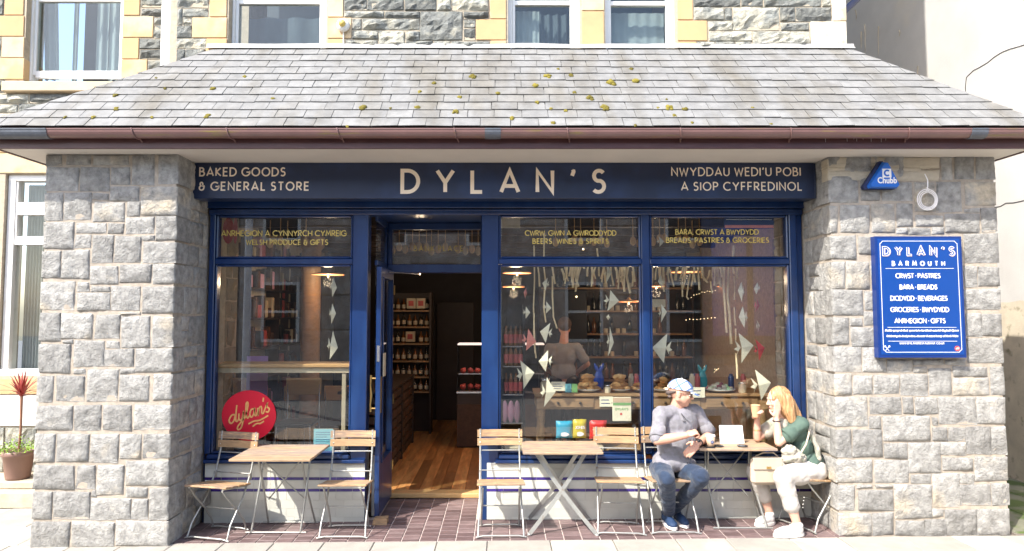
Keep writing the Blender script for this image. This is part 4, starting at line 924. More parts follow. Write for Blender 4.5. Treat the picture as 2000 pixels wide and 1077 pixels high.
# red disc and ovals on the glass
rd = empty('red_disc_sign', at3(486, 812, FY + .03), 'round red sign with looping gold script in the left shop window', 'sign')
c = at3(486, 812, FY + .032); MB().prism([(c.x + .255 * cos(R(a)), c.z + .235 * sin(R(a))) for a in range(0, 360, 8)], c.y, c.y + .005).build('disc', M['red_disc'], rd)
mb = MB(); script_word(mb, c.x, c.z, .40, R(17), c.y - .003, .2); mb.build('script_lettering', M['disc_letter'], rd)
for px, w in ((446, .055), (460, .02)):
    c = at3(px, 451, FY + .05); tag(MB().prism([(c.x + w * cos(R(a)), c.z + .125 * sin(R(a))) for a in range(0, 360, 10)], c.y, c.y + .004).build('window_oval', M['red_oval'], None), 'dark red oval sign in the top left pane' if w > .03 else 'narrow dark red oval beside the larger one in the top left pane', 'sign')
# coil of white cable, alarm box, hanging board on the right pier
PY = 5.65
cc = empty('cable_coil', at3(1812, 392, PY - .03), 'coil of thin white cable hanging on the right stone pier', 'cable')
c = at3(1812, 391, PY - .035); mb = MB()
pts = []
for k in range(0, 1081, 12):
    a = R(k + 90); r = .062 + .012 * (k // 360) ; ox = .007 * (k // 360)
    pts.append((c.x - ox + r * cos(a), c.y - .004 * (k // 360) - .00001 * k, c.z + r * 1.05 * sin(a)))
p2 = [at3(1806, 340, PY - .02), at3(1812, 352, PY - .04), at3(1812, 365, PY - .045), at3(1808, 377, PY - .04)] + [Vector(p) for p in pts]
mb.tube(p2, .0042, 6); mb.build('cable', M['letter_white'], cc)
ab = empty('alarm_box', at3(1727, 368, PY - .03), 'blue triangular alarm box with white letters high on the right pier', 'alarm')
A = [at(1696, 366, PY - .09), at(1760, 366, PY - .09), at(1731, 312, PY - .09)]
def shrink(P, k): cx_ = sum(p[0] for p in P)/3; cz_ = sum(p[1] for p in P)/3; return [(cx_ + (x-cx_)*k, cz_ + (z-cz_)*k) for x, z in P]
def trunc(P, t=.09):
    out = []
    for i in range(3):
        p, q, r = P[i-1], P[i], P[(i+1) % 3]
        out += [(q[0] + (p[0]-q[0])*t, q[1] + (p[1]-q[1])*t), (q[0] + (r[0]-q[0])*t, q[1] + (r[1]-q[1])*t)]
    return out
B0 = [(p[0] - .02, p[1]) for p in trunc(shrink(A, 1.12))]
MB().prism(B0, PY - .05, PY - .005).build('back_case', M['alarm_dark'], ab)
mb = MB(); a1 = trunc(shrink(A, 1.06)); a0 = trunc(shrink(A, .96)); n = 6
mb.add([(x, PY - .052, z) for x, z in a1] + [(x, PY - .095, z) for x, z in a0], [(i, (i+1) % n, (i+1) % n + n, i+n) for i in range(n)] + [tuple(range(n, 2*n))]); mb.build('cover', M['alarm_blue'], ab)
x0, zt = at(1723, 330, PY - .096); x1, zb = at(1741, 347, PY - .096)
bx('logo_square', M['letter_white'], ab, x0, x1, PY - .0985, PY - .0955, zb, zt, .0005)
mb = MB(); cx_, cz_ = (x0+x1)/2, (zt+zb)/2; k = (x1 - x0) * .3
stroke(mb, arc(0, 0, 1, 1, 50, 310, 14), .62, lambda a, b_: (cx_ + a*k + .002, cz_ + b_*k), PY - .1005, .001); mb.build('logo_letter', M['alarm_blue'], ab)
def font_text(s, px0, px1, pyt, pyb, Y, m, par, shear=0, name='lettering', bold=0.0, cap=.73):
    cu = bpy.data.curves.new(name, 'FONT'); cu.body = s; cu.extrude = .0006; cu.offset = bold; cu.shear = shear; cu.resolution_u = 3
    x0, zb = at(px0, pyb, Y); x1, _ = at(px1, pyb, Y); _, zt = at(px0, pyt, Y); cu.size = (zt - zb) / cap
    o = bpy.data.objects.new(name, cu); COL.objects.link(o); bpy.context.view_layer.update()
    me = bpy.data.meshes.new_from_object(o.evaluated_get(bpy.context.evaluated_depsgraph_get())); bpy.data.objects.remove(o)
    w = max(v.co.x for v in me.vertices); k = (x1 - x0) / w
    for v in me.vertices: v.co = Vector((v.co.x * k, -v.co.z * 1.0, v.co.y))
    me.materials.clear(); me.materials.append(M[m]); return link(name, me, par, (x0, Y, zb))
font_text('Chubb', 1714, 1752, 346, 358, PY - .097, 'letter_white', ab, bold=.0022)
hb = empty('hanging_board', at3(1800, 700, PY), 'blue board headed in white and pink letters on the right pier', 'sign')
BY = PY - .075
P = [at(1708, 462, BY), at(1877, 462, BY), at(1888, 699, BY), at(1716, 699, BY)]
Pc = [(sum(p[0] for p in P)/4, sum(p[1] for p in P)/4)]
MB().prism(P, BY, PY - .012).build('frame', M['board_edge'], hb)
def bpt(u, v):   # u, v in 0..1 on the board, v down
    a = [P[0][i] + (P[1][i]-P[0][i])*u for i in (0, 1)]; b_ = [P[3][i] + (P[2][i]-P[3][i])*u for i in (0, 1)]
    return (a[0] + (b_[0]-a[0])*v, a[1] + (b_[1]-a[1])*v)
MB().prism([bpt(.03, .02), bpt(.975, .02), bpt(.975, .975), bpt(.03, .975)], BY - .004, BY - .0005).build('face_panel', M['board_blue'], hb)
BB = BY - .006
mb = MB(); bw = .0042
q = [(.085, .04), (.915, .04), (.93, .055), (.945, .06), (.945, .935), (.93, .94), (.915, .955), (.085, .955), (.07, .94), (.055, .935), (.055, .06), (.07, .055), (.085, .04)]
stroke(mb, [bpt(*a) for a in q], bw, lambda a, b_: (a, b_), BB, .001)
for v in (.267, .752, .865): stroke(mb, [bpt(.11, v), bpt(.895, v)], bw * .8, lambda a, b_: (a, b_), BB, .001)
mb.build('border_lines', M['letter_white'], hb)
def btext(s, l, r, t, b_, w, m='letter_white', name='lettering', **kw): return sign_text(s, l, r, t, b_, w, m, hb, BB, name, **kw)
btext("DYLAN'S", 1724.2, 1866, 482, 501.5, .24, 'letter_pink')
mb = MB(); ptext(mb, "DYLAN'S", 1723, 1864.8, 481, 500.5, BB - .0035, w=.24, wd=.21); mb.build('lettering', M['letter_white'], hb)
mb = MB(); ptext(mb, "DYLAN'S", 1723, 1864.8, 481, 500.5, BB - .005, w=.24, wd=.09); mb.build('letter_inline', M['board_blue'], hb)
btext('BARMOUTH', 1742, 1846, 510, 520, .21)
for s, l, r, y in [('CRWST * PASTRIES', 1749, 1837, 539), ('BARA * BREADS', 1757, 1831, 561), ('DIODYDD * BEVERAGES', 1739, 1851, 583), ('GROCERIES * BWYDYDD', 1739, 1854, 605), ('ANRHEGION * GIFTS', 1747, 1847, 627)]:
    btext(s, l, r, y - 5, y + 5, .165, 'letter_white', sp=.3)
btext('WWW.DYLANSRESTAURANT.CO.UK', 1757, 1845, 669, 673, .17)
font_text('Dathlu cynnyrch lleol, cymeriad a harddwch naturiol Gogledd Cymru', 1728, 1873, 643.5, 647.5, BB, 'letter_white', hb, shear=.35, bold=.001)
font_text('Celebrating the local produce, character & natural beauty of North Wales', 1731, 1872, 654.5, 658.5, BB, 'letter_white', hb, shear=.35, bold=.001)
c = at(1870, 681, BB); MB().prism([(c[0] + .022*cos(R(a)), c[1] + .022*sin(R(a))) for a in range(0, 360, 15)], BB, BB + .003).build('red_badge', M['paper_red'], hb)
mb = MB(); script_word(mb, c[0], c[1], .03, R(15), BB - .001, .3); mb.build('badge_script', M['letter_white'], hb)
mb = MB(); 
for s_ in (-1, 1):
    a = at(1733 - 4*s_, 686, BB); b_ = at(1733 + 4*s_, 677, BB); stroke(mb, [a, b_], .004, lambda p, q_: (p, q_), BB + .0004*s_, .001)
    MB2 = [(b_[0] + .008*cos(R(t)), b_[1] + .008*sin(R(t))) for t in range(0, 360, 30)]; mb.prism(MB2, BB, BB + .002)
mb.build('crossed_spoons', M['letter_white'], hb)
# ================================================================ THE ROOM
RY0, RY1, RX0, RX1, RZ = 6.34, 11.6, -3.15, 3.3, 3.0
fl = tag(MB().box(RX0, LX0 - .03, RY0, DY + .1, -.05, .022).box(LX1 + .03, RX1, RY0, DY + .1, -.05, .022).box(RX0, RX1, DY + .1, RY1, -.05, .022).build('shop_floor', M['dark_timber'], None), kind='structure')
x = RX0
while x < RX1:
    w = rr.uniform(.10, .15); y = RY0 if not (-1.2 < x < -.2) else DY + .14
    if -1.4 < x < -.12 and y < 7: y = DY + .14
    cuts = [y] + sorted(rr.uniform(7.4, 11) for _ in range(1)) + [RY1]
    for ya, yb in zip(cuts, cuts[1:]): MB().cbox(x + .0015, min(x + w, RX1) - .0015, ya + .001, yb - .001, .024, .05, .002).build('floor_plank', M['floor_plank'], fl)
    x += w
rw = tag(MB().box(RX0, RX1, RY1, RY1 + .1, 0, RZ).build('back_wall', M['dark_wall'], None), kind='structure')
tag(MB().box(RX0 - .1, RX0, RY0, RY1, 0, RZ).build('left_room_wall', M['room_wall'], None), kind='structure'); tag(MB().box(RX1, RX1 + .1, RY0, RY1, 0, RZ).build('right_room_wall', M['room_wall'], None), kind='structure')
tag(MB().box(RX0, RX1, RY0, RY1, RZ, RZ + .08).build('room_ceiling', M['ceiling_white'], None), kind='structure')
# exposed stone returns just inside the windows
for xs, nx in ((-2.90, 1), (2.98, -1)):
    z = .05
    par = empty('inner_stone_wall', (xs, 6.7, .02), 'exposed stone wall inside the %s end of the shop window' % ('left' if nx > 0 else 'right'), 'wall')
    MB().box(xs - nx*.06, xs - nx*.006, 6.36, 7.2, .02, 2.98).build('wall_core', M['mortar'], par)
    while z < 2.9:
        h = min(rr.uniform(.2, .3), 2.95 - z); y = 6.36
        while y < 7.15:
            w = min(rr.uniform(.2, .4), 7.2 - y); O = (xs, y, z) if nx > 0 else (xs, y + w - .012, z)
            stone_at(par, O, (0, 1 if nx > 0 else -1, 0), (0, 0, 1), (nx, 0, 0), w - .012, h - .012, .02, 'room_stone', amp=.012); y += w
        z += h
beam = [MB().cbox(RX0 + .01, RX1 - .01, 7.2 + k * .75, 7.3 + k * .75, 2.86, 2.995, .01).build('ceiling_beam', M['dark_timber'], bpy.data.objects['room_ceiling']) for k in range(6)]
# generic little goods, one mesh shared by all copies
def shared(mb, name, m): return mb.mesh(name, m)
def lathe_mesh(name, prof, m, n=10): return MB().lathe(prof, (0, 0, 0), n).mesh(name, M[m])
BOT = lathe_mesh('bottle', [(.0, 0), (.032, 0), (.034, .02), (.034, .15), (.028, .18), (.012, .21), (.012, .26), (.014, .262), (.014, .275), (0, .275)], 'bottle_dark')
BOTA = lathe_mesh('bottle', [(.0, 0), (.036, 0), (.038, .02), (.038, .14), (.02, .18), (.014, .2), (.014, .25), (0, .25)], 'bottle_amber')
SODA = lathe_mesh('bottle', [(.0, 0), (.027, 0), (.028, .02), (.028, .13), (.012, .18), (.012, .21), (0, .21)], 'bottle_amber')
LAB = lathe_mesh('label', [(.0352, .05), (.0355, .055), (.0355, .125), (.0352, .13)], 'label_cream'); LABA = lathe_mesh('label', [(.0392, .04), (.0395, .045), (.0395, .115), (.0392, .12)], 'label_cream')
LABR = lathe_mesh('label', [(.0287, .03), (.029, .032), (.029, .12), (.0287, .122)], 'label_red')
JAR = lathe_mesh('jar', [(0, 0), (.032, 0), (.034, .006), (.034, .065), (.028, .075), (0, .075)], 'label_cream'); LID = lathe_mesh('lid', [(0, .075), (.032, .075), (.032, .092), (0, .092)], 'silver')
def put(name, me, loc, label, cat, group, kid=None, kn='label'):
    o = link(name, me, None, loc); tag(o, label, cat, group)
    if kid: k = link(kn, kid, o, loc)
    return o
# back shelves seen through the door
def shelf_unit(x0, x1, y, zs, label, depth=.3, m='dark_timber', z1=2.3):
    r = empty('shelf_unit', ((x0+x1)/2, y, .05), label, 'shelf')
    b = MB(); b.box(x0 - .03, x0, y, y + depth, .05, z1); b.box(x1, x1 + .03, y, y + depth, .05, z1); b.box(x0, x1, y + depth - .02, y + depth, .05, z1); b.build('carcass', M[m], r)
    for z in zs: MB().cbox(x0, x1, y, y + depth - .021, z - .025, z, .003).build('shelf', M['pine'], r)
    return r
SY = 10.2
def DX(px, py=700, Y=SY): return at(px, py, Y)[0]
def DZ(py, Y=SY): return at(980, py, Y)[1]
x0, x1 = DX(757), DX(838); zs = [DZ(y) for y in (606, 638, 671, 705, 736, 765)]
shelf_unit(x0, x1, SY, zs, 'dark shelves of bottles and boxed gifts at the back, seen through the open door', z1=DZ(572))
for row, z in enumerate(zs):
    n = 7
    for i in range(n):
        x = x0 + .05 + (x1 - x0 - .1) * i / (n - 1)
        if row in (0, 2) and i in (3, 4): continue
        me, la_ = (BOTA, LABA) if (row + i) % 3 else (BOT, LAB)
        o = put('bottle', me, (x, SY + .1, z), 'small bottle on the %s dark back shelf, seen through the door' % ('top', 'second', 'third', 'fourth', 'fifth', 'lowest')[row], 'bottle', 'bottles on the back shelves', la_)
        o.scale = (.85, .85, .72)
for (px, py) in ((803, 603), (822, 603), (801, 668)):
    p = at3(px, py, SY + .05); nm = {803: 'left of two', 822: 'right of two', 801: 'single'}[px]
    o = bx('gift_box', M['label_cream'], None, p.x - .07, p.x + .07, SY + .04, SY + .14, p.z, p.z + .16, .004); tag(o, {803: 'cream gift box, left of the pair on the top back shelf', 822: 'cream gift box, right of the pair on the top back shelf', 801: 'cream gift box alone on the middle back shelf'}[px], 'box')
    bx('window_label', M['label_red'], o, p.x - .04, p.x + .04, SY + .036, SY + .0395, p.z + .04, p.z + .12, .001)
# wicker crate rack along the left of the aisle
ck = empty('crate_rack', (-1.35, 8.4, .05), 'long dark rack of wicker trays along the left of the aisle', 'rack')
cx0 = -1.32
for k in range(3): bx('rack_post', M['dark_timber'], ck, cx0, cx0 + .05, 7.42 + k * 1.05, 7.47 + k * 1.05, .05, 1.0, .003)
for j in range(8):
    for i in range(6): bx('wicker_tray', M['wicker'], ck, cx0 - .5, cx0 + .035, 7.48 + i * .345, 7.80 + i * .345, .07 + j * .115, .155 + j * .115, .01)
bx('rack_top', M['dark_timber'], ck, cx0 - .52, cx0 + .06, 7.4, 9.6, 1.0, 1.03, .004)
# counter with a lit glass case on the right of the aisle
cn = empty('glass_counter', (-.35, 9.2, .05), 'counter with a lit glass case of meats, seen through the doorway', 'counter')
cxa, cxb = at(893, 700, 9.2)[0], .6; cz0, cz1, cz2 = at(900, 790, 9.2)[1], at(900, 733, 9.2)[1], at(900, 672, 9.2)[1]
bx('base', M['dark_timber'], cn, cxa, cxb, 9.2, 9.9, .05, cz0 + .15, .005); bx('timber_front', M['wicker'], cn, cxa, cxb, 9.17, 9.198, .07, cz0, .004)
bx('worktop', M['chrome'], cn, cxa - .01, cxb, 9.18, 9.9, cz0 + .15, cz0 + .18, .004); bx('case_top', M['case_glow'], cn, cxa, cxb, 9.25, 9.6, cz2 - .02, cz2, .003)
MB().box(cxa, cxa + .006, 9.25, 9.8, cz0 + .18, cz2 - .02).build('side_glass', M['thin_glass'], cn)
bx('glass_shelf', M['chrome'], cn, cxa + .01, cxb, 9.3, 9.7, cz1, cz1 + .012, .002)
for i in range(7):
    for j in range(2):
        o = MB().ell((cxa + .08 + i * .1, 9.35, (cz1 + .05) if j else cz0 + .23), (.045, .05, .04), 8, 6, None, .5, i).build('packet', M['label_red'], None); tag(o, 'red packet in the lit glass case beyond the door', 'packet', 'packets in the glass case')
# sloping lined partition/far door
bx('far_door', M['dark_timber'], bpy.data.objects['back_wall'], DX(852, 700, 11.5), DX(925, 700, 11.5), 11.55, 11.6, .05, 2.1, .004)
# ---- left window: stone wall, high bar, stools, shelving, boxes
def Rm(px, py, Y): return at3(px, py, Y)
wall_shelf = shelf_unit(at(478, 600, 8.8)[0], at(545, 600, 8.8)[0], 8.8, [.5, .9, 1.3, 1.7, 2.1, 2.45], 'tall shelf packed with dark goods behind the left window', z1=2.8)
gx0, gx1 = at(478, 600, 8.8)[0], at(545, 600, 8.8)[0]
for z in [.5, .9, 1.3, 1.7, 2.1, 2.45]:
    x = gx0 + .03
    while x < gx1 - .05:
        w = rr.uniform(.05, .1); h = rr.uniform(.15, .3); mm = rr.choice(['label_cream', 'label_red', 'wicker', 'bottle_amber', 'label_pink', 'dark_timber', 'wicker'])
        tag(MB().cbox(x, x + w - .01, 8.83, 8.95, z, z + h, .01).build('packet', M[mm], None), 'packet on the %s tier of the tall crowded shelf behind the left window' % {.5: 'lowest', .9: 'second', 1.3: 'third', 1.7: 'fourth', 2.1: 'fifth', 2.45: 'top'}[z], 'packet', 'goods on the tall left shelf'); x += w
ws = empty('side_shelves', (-2.95, 8.3, .05), 'dark shelving full of small goods along the left wall inside the window', 'shelf')
MB().box(-3.14, -3.12, 7.3, 10.2, .05, 2.7).build('back_panel', M['dark_timber'], ws)
for yy in (7.3, 8.25, 9.2, 10.18): MB().box(-3.12, -2.8, yy, yy + .02, .05, 2.7).build('upright', M['dark_timber'], ws)
for z in (.45, .8, 1.15, 1.5, 1.85, 2.2, 2.55):
    MB().box(-3.12, -2.8, 7.33, 10.17, z - .02, z).build('shelf', M['dark_timber'], ws); y = 7.36
    while y < 10.1:
        w = rr.uniform(.05, .13); h = rr.uniform(.1, .27)
        if rr.random() < .85: MB().cbox(-2.98, -2.86, y, y + w - .012, z + .001, z + h, .01).build('packet', M[rr.choice(['label_cream', 'label_red', 'wicker', 'bottle_amber', 'label_pink', 'wicker', 'dark_timber', 'black'])], ws)
        y += w
col = tag(MB().lathe([(.16, .05), (.16, .2), (.12, .24), (.12, 2.7), (.16, 2.75), (.16, 2.86)], (at(607, 600, 8.2)[0], 8.2, 0), 14).build('timber_column', M['pine'], None), 'round timber column standing behind the left window', 'column')
bar = empty('window_bar', (-2, 6.5, .05), 'high narrow timber bar running behind the left window', 'bar')
zb = at(560, 711, 6.42)[1]
bx('bar_top', M['pale_ply'], bar, RX0 + .05, at(686, 711, 6.42)[0], 6.40, 6.75, zb - .035, zb, .006); bx('bar_rail', M['label_cream'], bar, RX0 + .05, at(686, 711, 6.42)[0], 6.43, 6.46, zb - .09, zb - .036, .004)
xl_ = at(672, 760, 6.45)[0]; bx('bar_leg', M['label_cream'], bar, xl_ - .02, xl_ + .02, 6.44, 6.48, .05, zb - .091, .003)
stool0 = None
def stool():
    r = empty('bar_stool', (0, 0, 0)); 
    bk = MB().cbox(-.19, .19, .17, .185, .98, 1.16, .03).build('backrest', M['pale_ply'], r); MB().cbox(-.19, .19, -.19, .19, .70, .73, .01).build('seat', M['black'], r)
    for sx in (-1, 1):
        MB().tube([(sx*.17, -.17, .70), (sx*.22, -.23, 0)], .011, 6).build('leg', M['chrome'], r); MB().tube([(sx*.17, .18, 1.1), (sx*.17, .17, .7), (sx*.22, .23, 0)], .011, 6).build('leg', M['chrome'], r)
    b = MB()
    for sy_ in (-1, 1): b.tube([(-.2, sy_*.21, .25), (.2, sy_*.21, .25)], .008, 6)
    b.build('foot_rail', M['chrome'], r); return r
stl = stool()
for i, (px, Y, lb_) in enumerate(((487, 6.95, 'ply backed bar stool behind the window bar, above the red disc'), (594, 6.95, 'ply backed bar stool behind the window bar, beside the hanging paper fish'))):
    o = stl if i == 0 else copy_tree(stl); o.location = (at(px, 720, Y + .18)[0], Y, .05); o.rotation_euler = (0, 0, 0); tag(o, lb_, 'stool', 'bar stools in the left window')
for i, px in enumerate((575, 655)):
    o = copy_tree(stl); o.location = (at(px, 820, 8.0)[0], 8.0, -.15); tag(o, ['black stool by the far table behind the left window', 'black stool at the right edge of the left window, by the far table'][i], 'stool', 'bar stools in the left window')
pc = tag(MB().add([(0,0,0)]*0, []).box(-.11, .11, 0, .004, 0, .5).build('pennant', M['purple_cloth'], None), 'lilac cloth hanging from a stool behind the red disc', 'cloth')
pc.location = (at(501, 790, 6.9)[0], 6.9, at(501, 790, 6.9)[1] + .0)
c = at3(610, 890, FY + .06); nt_ = empty('notice_card', c, 'pale blue printed notice standing at the foot of the left window', 'notice')
x0, z0 = at(612, 888, FY + .055); x1, z1 = at(651, 838, FY + .055); MB().cbox(x0, x1, FY + .055, FY + .058, z0, z1, .001).build('card', M['paper_blue'], nt_)
mb = MB(); 
for k in range(9): mb.box(x0 + .02, x1 - .03 - .03 * (k % 3 == 2), FY + .0535, FY + .0545, z1 - .03 - k * .022, z1 - .034 - k * .022)
mb.build('print_lines', M['board_edge'], nt_)
# hanging paper fish: body outline in pixels, folded along its spine
def fish(px, py, w, h, d=1, m='paper_cream', Y=6.42, label='', tilt=0, group='paper fish hung in the windows'):
    """px,py = nose-ish centre; w,h pixels; d = +1 nose to the right"""
    tilt = rr.uniform(-9, 9); c = at3(px, py, Y); k = Y / F; W, Hh = w * k, h * k; ca, sa = cos(R(tilt)), sin(R(tilt))
    def P(a, b_, dep): a *= d; return (c.x + a * W * ca - b_ * Hh * sa, Y + dep, c.z + a * W * sa + b_ * Hh * ca)
    r = empty('paper_fish', c, label, 'paper fish', group)
    mb = MB(); q1, q2 = rr.uniform(-.12, .06), rr.uniform(-.06, .12); pts = [P(.5, rr.uniform(-.08, .08), 0), P(-.12 + q1, .5, .016), P(-.12 + q2, -.5, .016), P(-.14, 0, -.016)]
    bk = [(x, y + .003, z) for x, y, z in pts]
    f = [(0, 1, 3), (0, 3, 2)]
    if d < 0: f = [q[::-1] for q in f]
    mb.add(pts + bk, f + [tuple(i + 4 for i in reversed(q)) for q in f] + [(0, 4, 5, 1), (1, 5, 7, 3), (3, 7, 6, 2), (2, 6, 4, 0)]); mb.build('body', M[m], r)
    tl = MB(); q = [P(-.15, .02, 0), P(-.42, .26, .01), (P(-.34, .04, -.006)), P(-.5, -.04, .01), P(-.32, -.1, -.004), P(-.38, -.24, .01)]
    n = len(q); tl.add(q + [(x, y + .002, z) for x, y, z in q], [tuple(range(n)) if d < 0 else tuple(reversed(range(n))), tuple(range(n, 2*n)) if d > 0 else tuple(reversed(range(n, 2*n)))] + [(i, (i+1) % n, (i+1) % n + n, i + n) for i in range(n)]); tl.build('tail', M[m], r)
    return r
FL = [(651,560,14,42,1,'paper_cream','top one of the three small paper fish in the left window'), (649,613,14,40,1,'paper_cream','middle one of the three paper fish in the left window'), (649,675,22,56,1,'paper_cream','lowest and largest paper fish in the left window'),
 (1187,534,16,40,1,'paper_cream','cream paper fish at the top of the middle window among the twigs'), (1194,588,30,42,1,'paper_cream','cream printed paper fish pointing right, high in the middle window'), (1066,555,14,26,-1,'paper_cream','small cream paper fish tangled in the twig strings, upper'), (1069,601,16,24,1,'paper_cream','small cream paper fish tangled in the twig strings, lower'),
 (1026,573,7,22,-1,'paper_pink','tiny orange paper fish below the left pendant lamps'), (1028,611,15,24,1,'paper_cream','small cream paper fish above the red one'), (1033,664,29,43,1,'paper_pink','coral red paper fish in the middle window'), (1067,650,25,40,-1,'paper_cream','cream paper fish pointing left beside the coral one'),
 (1066,705,28,42,-1,'paper_cream','cream paper fish with a blue mark, below the twig string'), (1026,732,36,56,1,'paper_cream','large cream paper fish over the bottle fridge'), (1070,767,30,58,1,'paper_cream','cream paper fish in front of the left end of the dresser'), (1192,667,14,58,1,'paper_cream','slim cream paper fish hanging in the middle of the window'), (1188,620,8,12,-1,'paper_cream','tiny cream paper fish over the slim one'),
 (1290,472,15,20,1,'paper_cream','small cream paper fish in the upper right pane'), (1292,551,14,28,-1,'paper_cream','cream paper fish among twigs at the left of the right window'), (1294,612,17,36,1,'paper_cream','cream paper fish beside the pale notice in the right window'), (1294,680,40,58,-1,'paper_cream','cream paper fish pointing left, over the man in the cap'),
 (1447,512,8,16,1,'paper_cream','small paper fish at the top of the long twig strings'), (1448,570,13,40,-1,'paper_cream','slim cream fish beside the long twig strings, upper'), (1452,620,18,42,-1,'paper_cream','cream paper fish with wide tail right of the long strings'), (1479,563,13,24,-1,'paper_cream','small cream fish at the right edge of the right window'),
 (1479,597,9,26,1,'paper_pink','small red paper fish high at the right edge'), (1481,637,6,24,1,'paper_cream','very slim cream fish under the small red one'), (1453,680,38,58,1,'paper_cream','cream paper fish pointing right, left of the red fish'), (1483,684,22,43,1,'paper_red','bright red paper fish near the blue right post'), (1486,752,40,60,1,'paper_cream','large cream paper fish beside the woman with red hair')]
for px, py, w, h, d, m, lb_ in FL: fish(px, py, w, h, d, m, Y=6.40 + .04 * rr.random(), label=lb_)
# twigs on strings
def twigs(label, parts):
    r = empty('twig_curtain', at3(parts[0][0][0], 515, 6.5), label, 'garland')
    for P in parts:
        Y = 6.45 + rr.uniform(0, .08); pts = [at3(x, y, Y + rr.uniform(-.008, .008)) for x, y in P]; n = len(pts)
        if n == 2: pts = [pts[0], (pts[0] + pts[1]) / 2 + Vector((rr.uniform(-.01, .01), 0, 0)), pts[1]]; n = 3
        k = .0085 if rr.random() < .6 else .0115
        MB().tube(pts, [k * rr.uniform(.8, 1.2) for _ in pts], 6).build('twig', M['twig'], r)
mid = [[(1043,480),(1044,545),(1042,600),(1045,680),(1047,700)],[(1050,517),(1054,560)],[(1063,455),(1062,520),(1065,545),(1062,600),(1066,630)],[(1078,517),(1084,555)],[(1079,540),(1079,580),(1081,620),(1088,642)],[(1103,521),(1110,550)],[(1108,516),(1103,555)],[(1097,525),(1102,548)],
 [(1120,516),(1117,552)],[(1128,512),(1122,535),(1130,560)],[(1137,512),(1129,540),(1124,570)],[(1119,518),(1127,545)],[(1151,512),(1147,540)],[(1152,515),(1163,545)],[(1165,515),(1155,560)],[(1166,485),(1170,540)],[(1180,520),(1174,545)],[(1200,515),(1206,545)],[(1213,515),(1206,552)],[(1212,540),(1220,570)],[(1221,522),(1219,570)],
 [(1228,514),(1224,540),(1231,573)],[(1235,530),(1235,560)],[(1215,512),(1216,550)],[(1136,514),(1142,525)],[(1251,555),(1252,578)],[(1043,612),(1045,690)]]
rgt = [[(1276,517),(1270,540)],[(1283,520),(1280,547)],[(1290,515),(1289,550)],[(1294,517),(1297,570)],[(1304,524),(1307,552)],[(1309,526),(1316,560)],[(1323,522),(1319,548)],[(1338,520),(1332,550),(1333,580)],[(1337,535),(1334,565)],[(1348,532),(1341,580),(1345,585)],[(1354,535),(1350,560)],[(1363,520),(1365,550),(1366,567)],
 [(1370,515),(1372,540),(1382,553)],[(1386,528),(1379,550)],[(1393,520),(1390,540),(1400,560)],[(1388,550),(1391,573)],[(1400,517),(1404,540),(1408,562)],[(1402,520),(1401,555)],[(1414,515),(1413,560),(1416,600),(1419,650)],[(1423,520),(1421,580),(1425,620),(1428,672)],[(1433,480),(1433,535)],[(1434,540),(1434,586)],[(1434,600),(1436,636)],[(1441,520),(1440,545)],[(1437,642),(1437,665)],[(1437,690),(1440,740)]]
for k in range(16):
    x = rr.choice([rr.uniform(1095, 1145), rr.uniform(1150, 1245)]); y = rr.uniform(511, 522); mid.append([(x, y), (x + rr.uniform(-7, 7), y + rr.uniform(22, 48))])
    x = rr.choice([rr.uniform(1272, 1310), rr.uniform(1318, 1410)]); y = rr.uniform(511, 522); rgt.append([(x, y), (x + rr.uniform(-7, 7), y + rr.uniform(22, 48))])
twigs('tangle of peeled twigs strung across the middle window', mid); twigs('tangle of peeled twigs strung across the right window', rgt)
# wooden spoons hanging high behind the glass
sp = MB(); sp.tube([(0, 0, 0), (0, 0, -.2)], .005, 6); sp.ell((0, 0, -.245), (.032, .01, .05), 10, 6); SPM = sp.mesh('wooden_spoon', M['pale_ply'])
spots = [(767,6.95+.12),(780,7.1),(792,7.05),(806,7.1),(819,7.05),(833,7.1),(843,7.05),(856,7.1),(870,7.05),(895,7.1),(909,7.05),(922,7.1),(934,7.05)]
for px, Y in spots: put('wooden_spoon', SPM, (at(px, 450, Y)[0], Y, at(px, 448, Y)[1] + rr.uniform(.0, .06)), 'wooden spoon in the row hanging over the doorway', 'spoon', 'wooden spoons over the door')
for px in (528,548,562,598,1085,1122,1134,1160,1173,1185,1236,1248,1275,1288,1298,1325,1339,1352,1366): put('wooden_spoon', SPM, (at(px, 440, 6.8)[0], 6.8, at(px, 428, 6.8)[1] + rr.uniform(-.02, .05)), 'wooden spoon hanging high behind the upper panes', 'spoon', 'wooden spoons behind the upper panes')
# pendant lamps
def pendant(px, py, wpx, Y, label):
    c = at3(px, py, Y); r0 = wpx / 2 * Y / F; r = empty('pendant_lamp', (c.x, c.y, 2.95), label, 'lamp')
    MB().lathe([(r0, 0), (r0, .010), (r0 * .9, .016), (.03, .03), (.015, .06)], (c.x, c.y, c.z), 20).build('shade', M['pale_ply'], r)
    MB().lathe([(r0 * .96, -.002), (r0 * .96, .0)], (c.x, c.y, c.z), 20).build('glowing_underside', M['lamp_glow'], r)
    MB().tube([(c.x, c.y, c.z + .1), (c.x, c.y, 2.95)], .004, 5).build('flex', M['black'], r)
    MB().ell((c.x, c.y, c.z - .02), (.011, .011, .011), 8, 6).build('bulb', M['bulb_glow'], r)
    ld = bpy.data.lights.new('lamp_light', 'POINT'); ld.energy = .8 if px == 820 else (3 if px < 1300 else 1.2); ld.color = (1, .74, .5); ld.shadow_soft_size = .06; lo = bpy.data.objects.new('lamp_light', ld); COL.objects.link(lo); lo.parent = r; lo.location = (0, 0, c.z - .09 - 2.95)
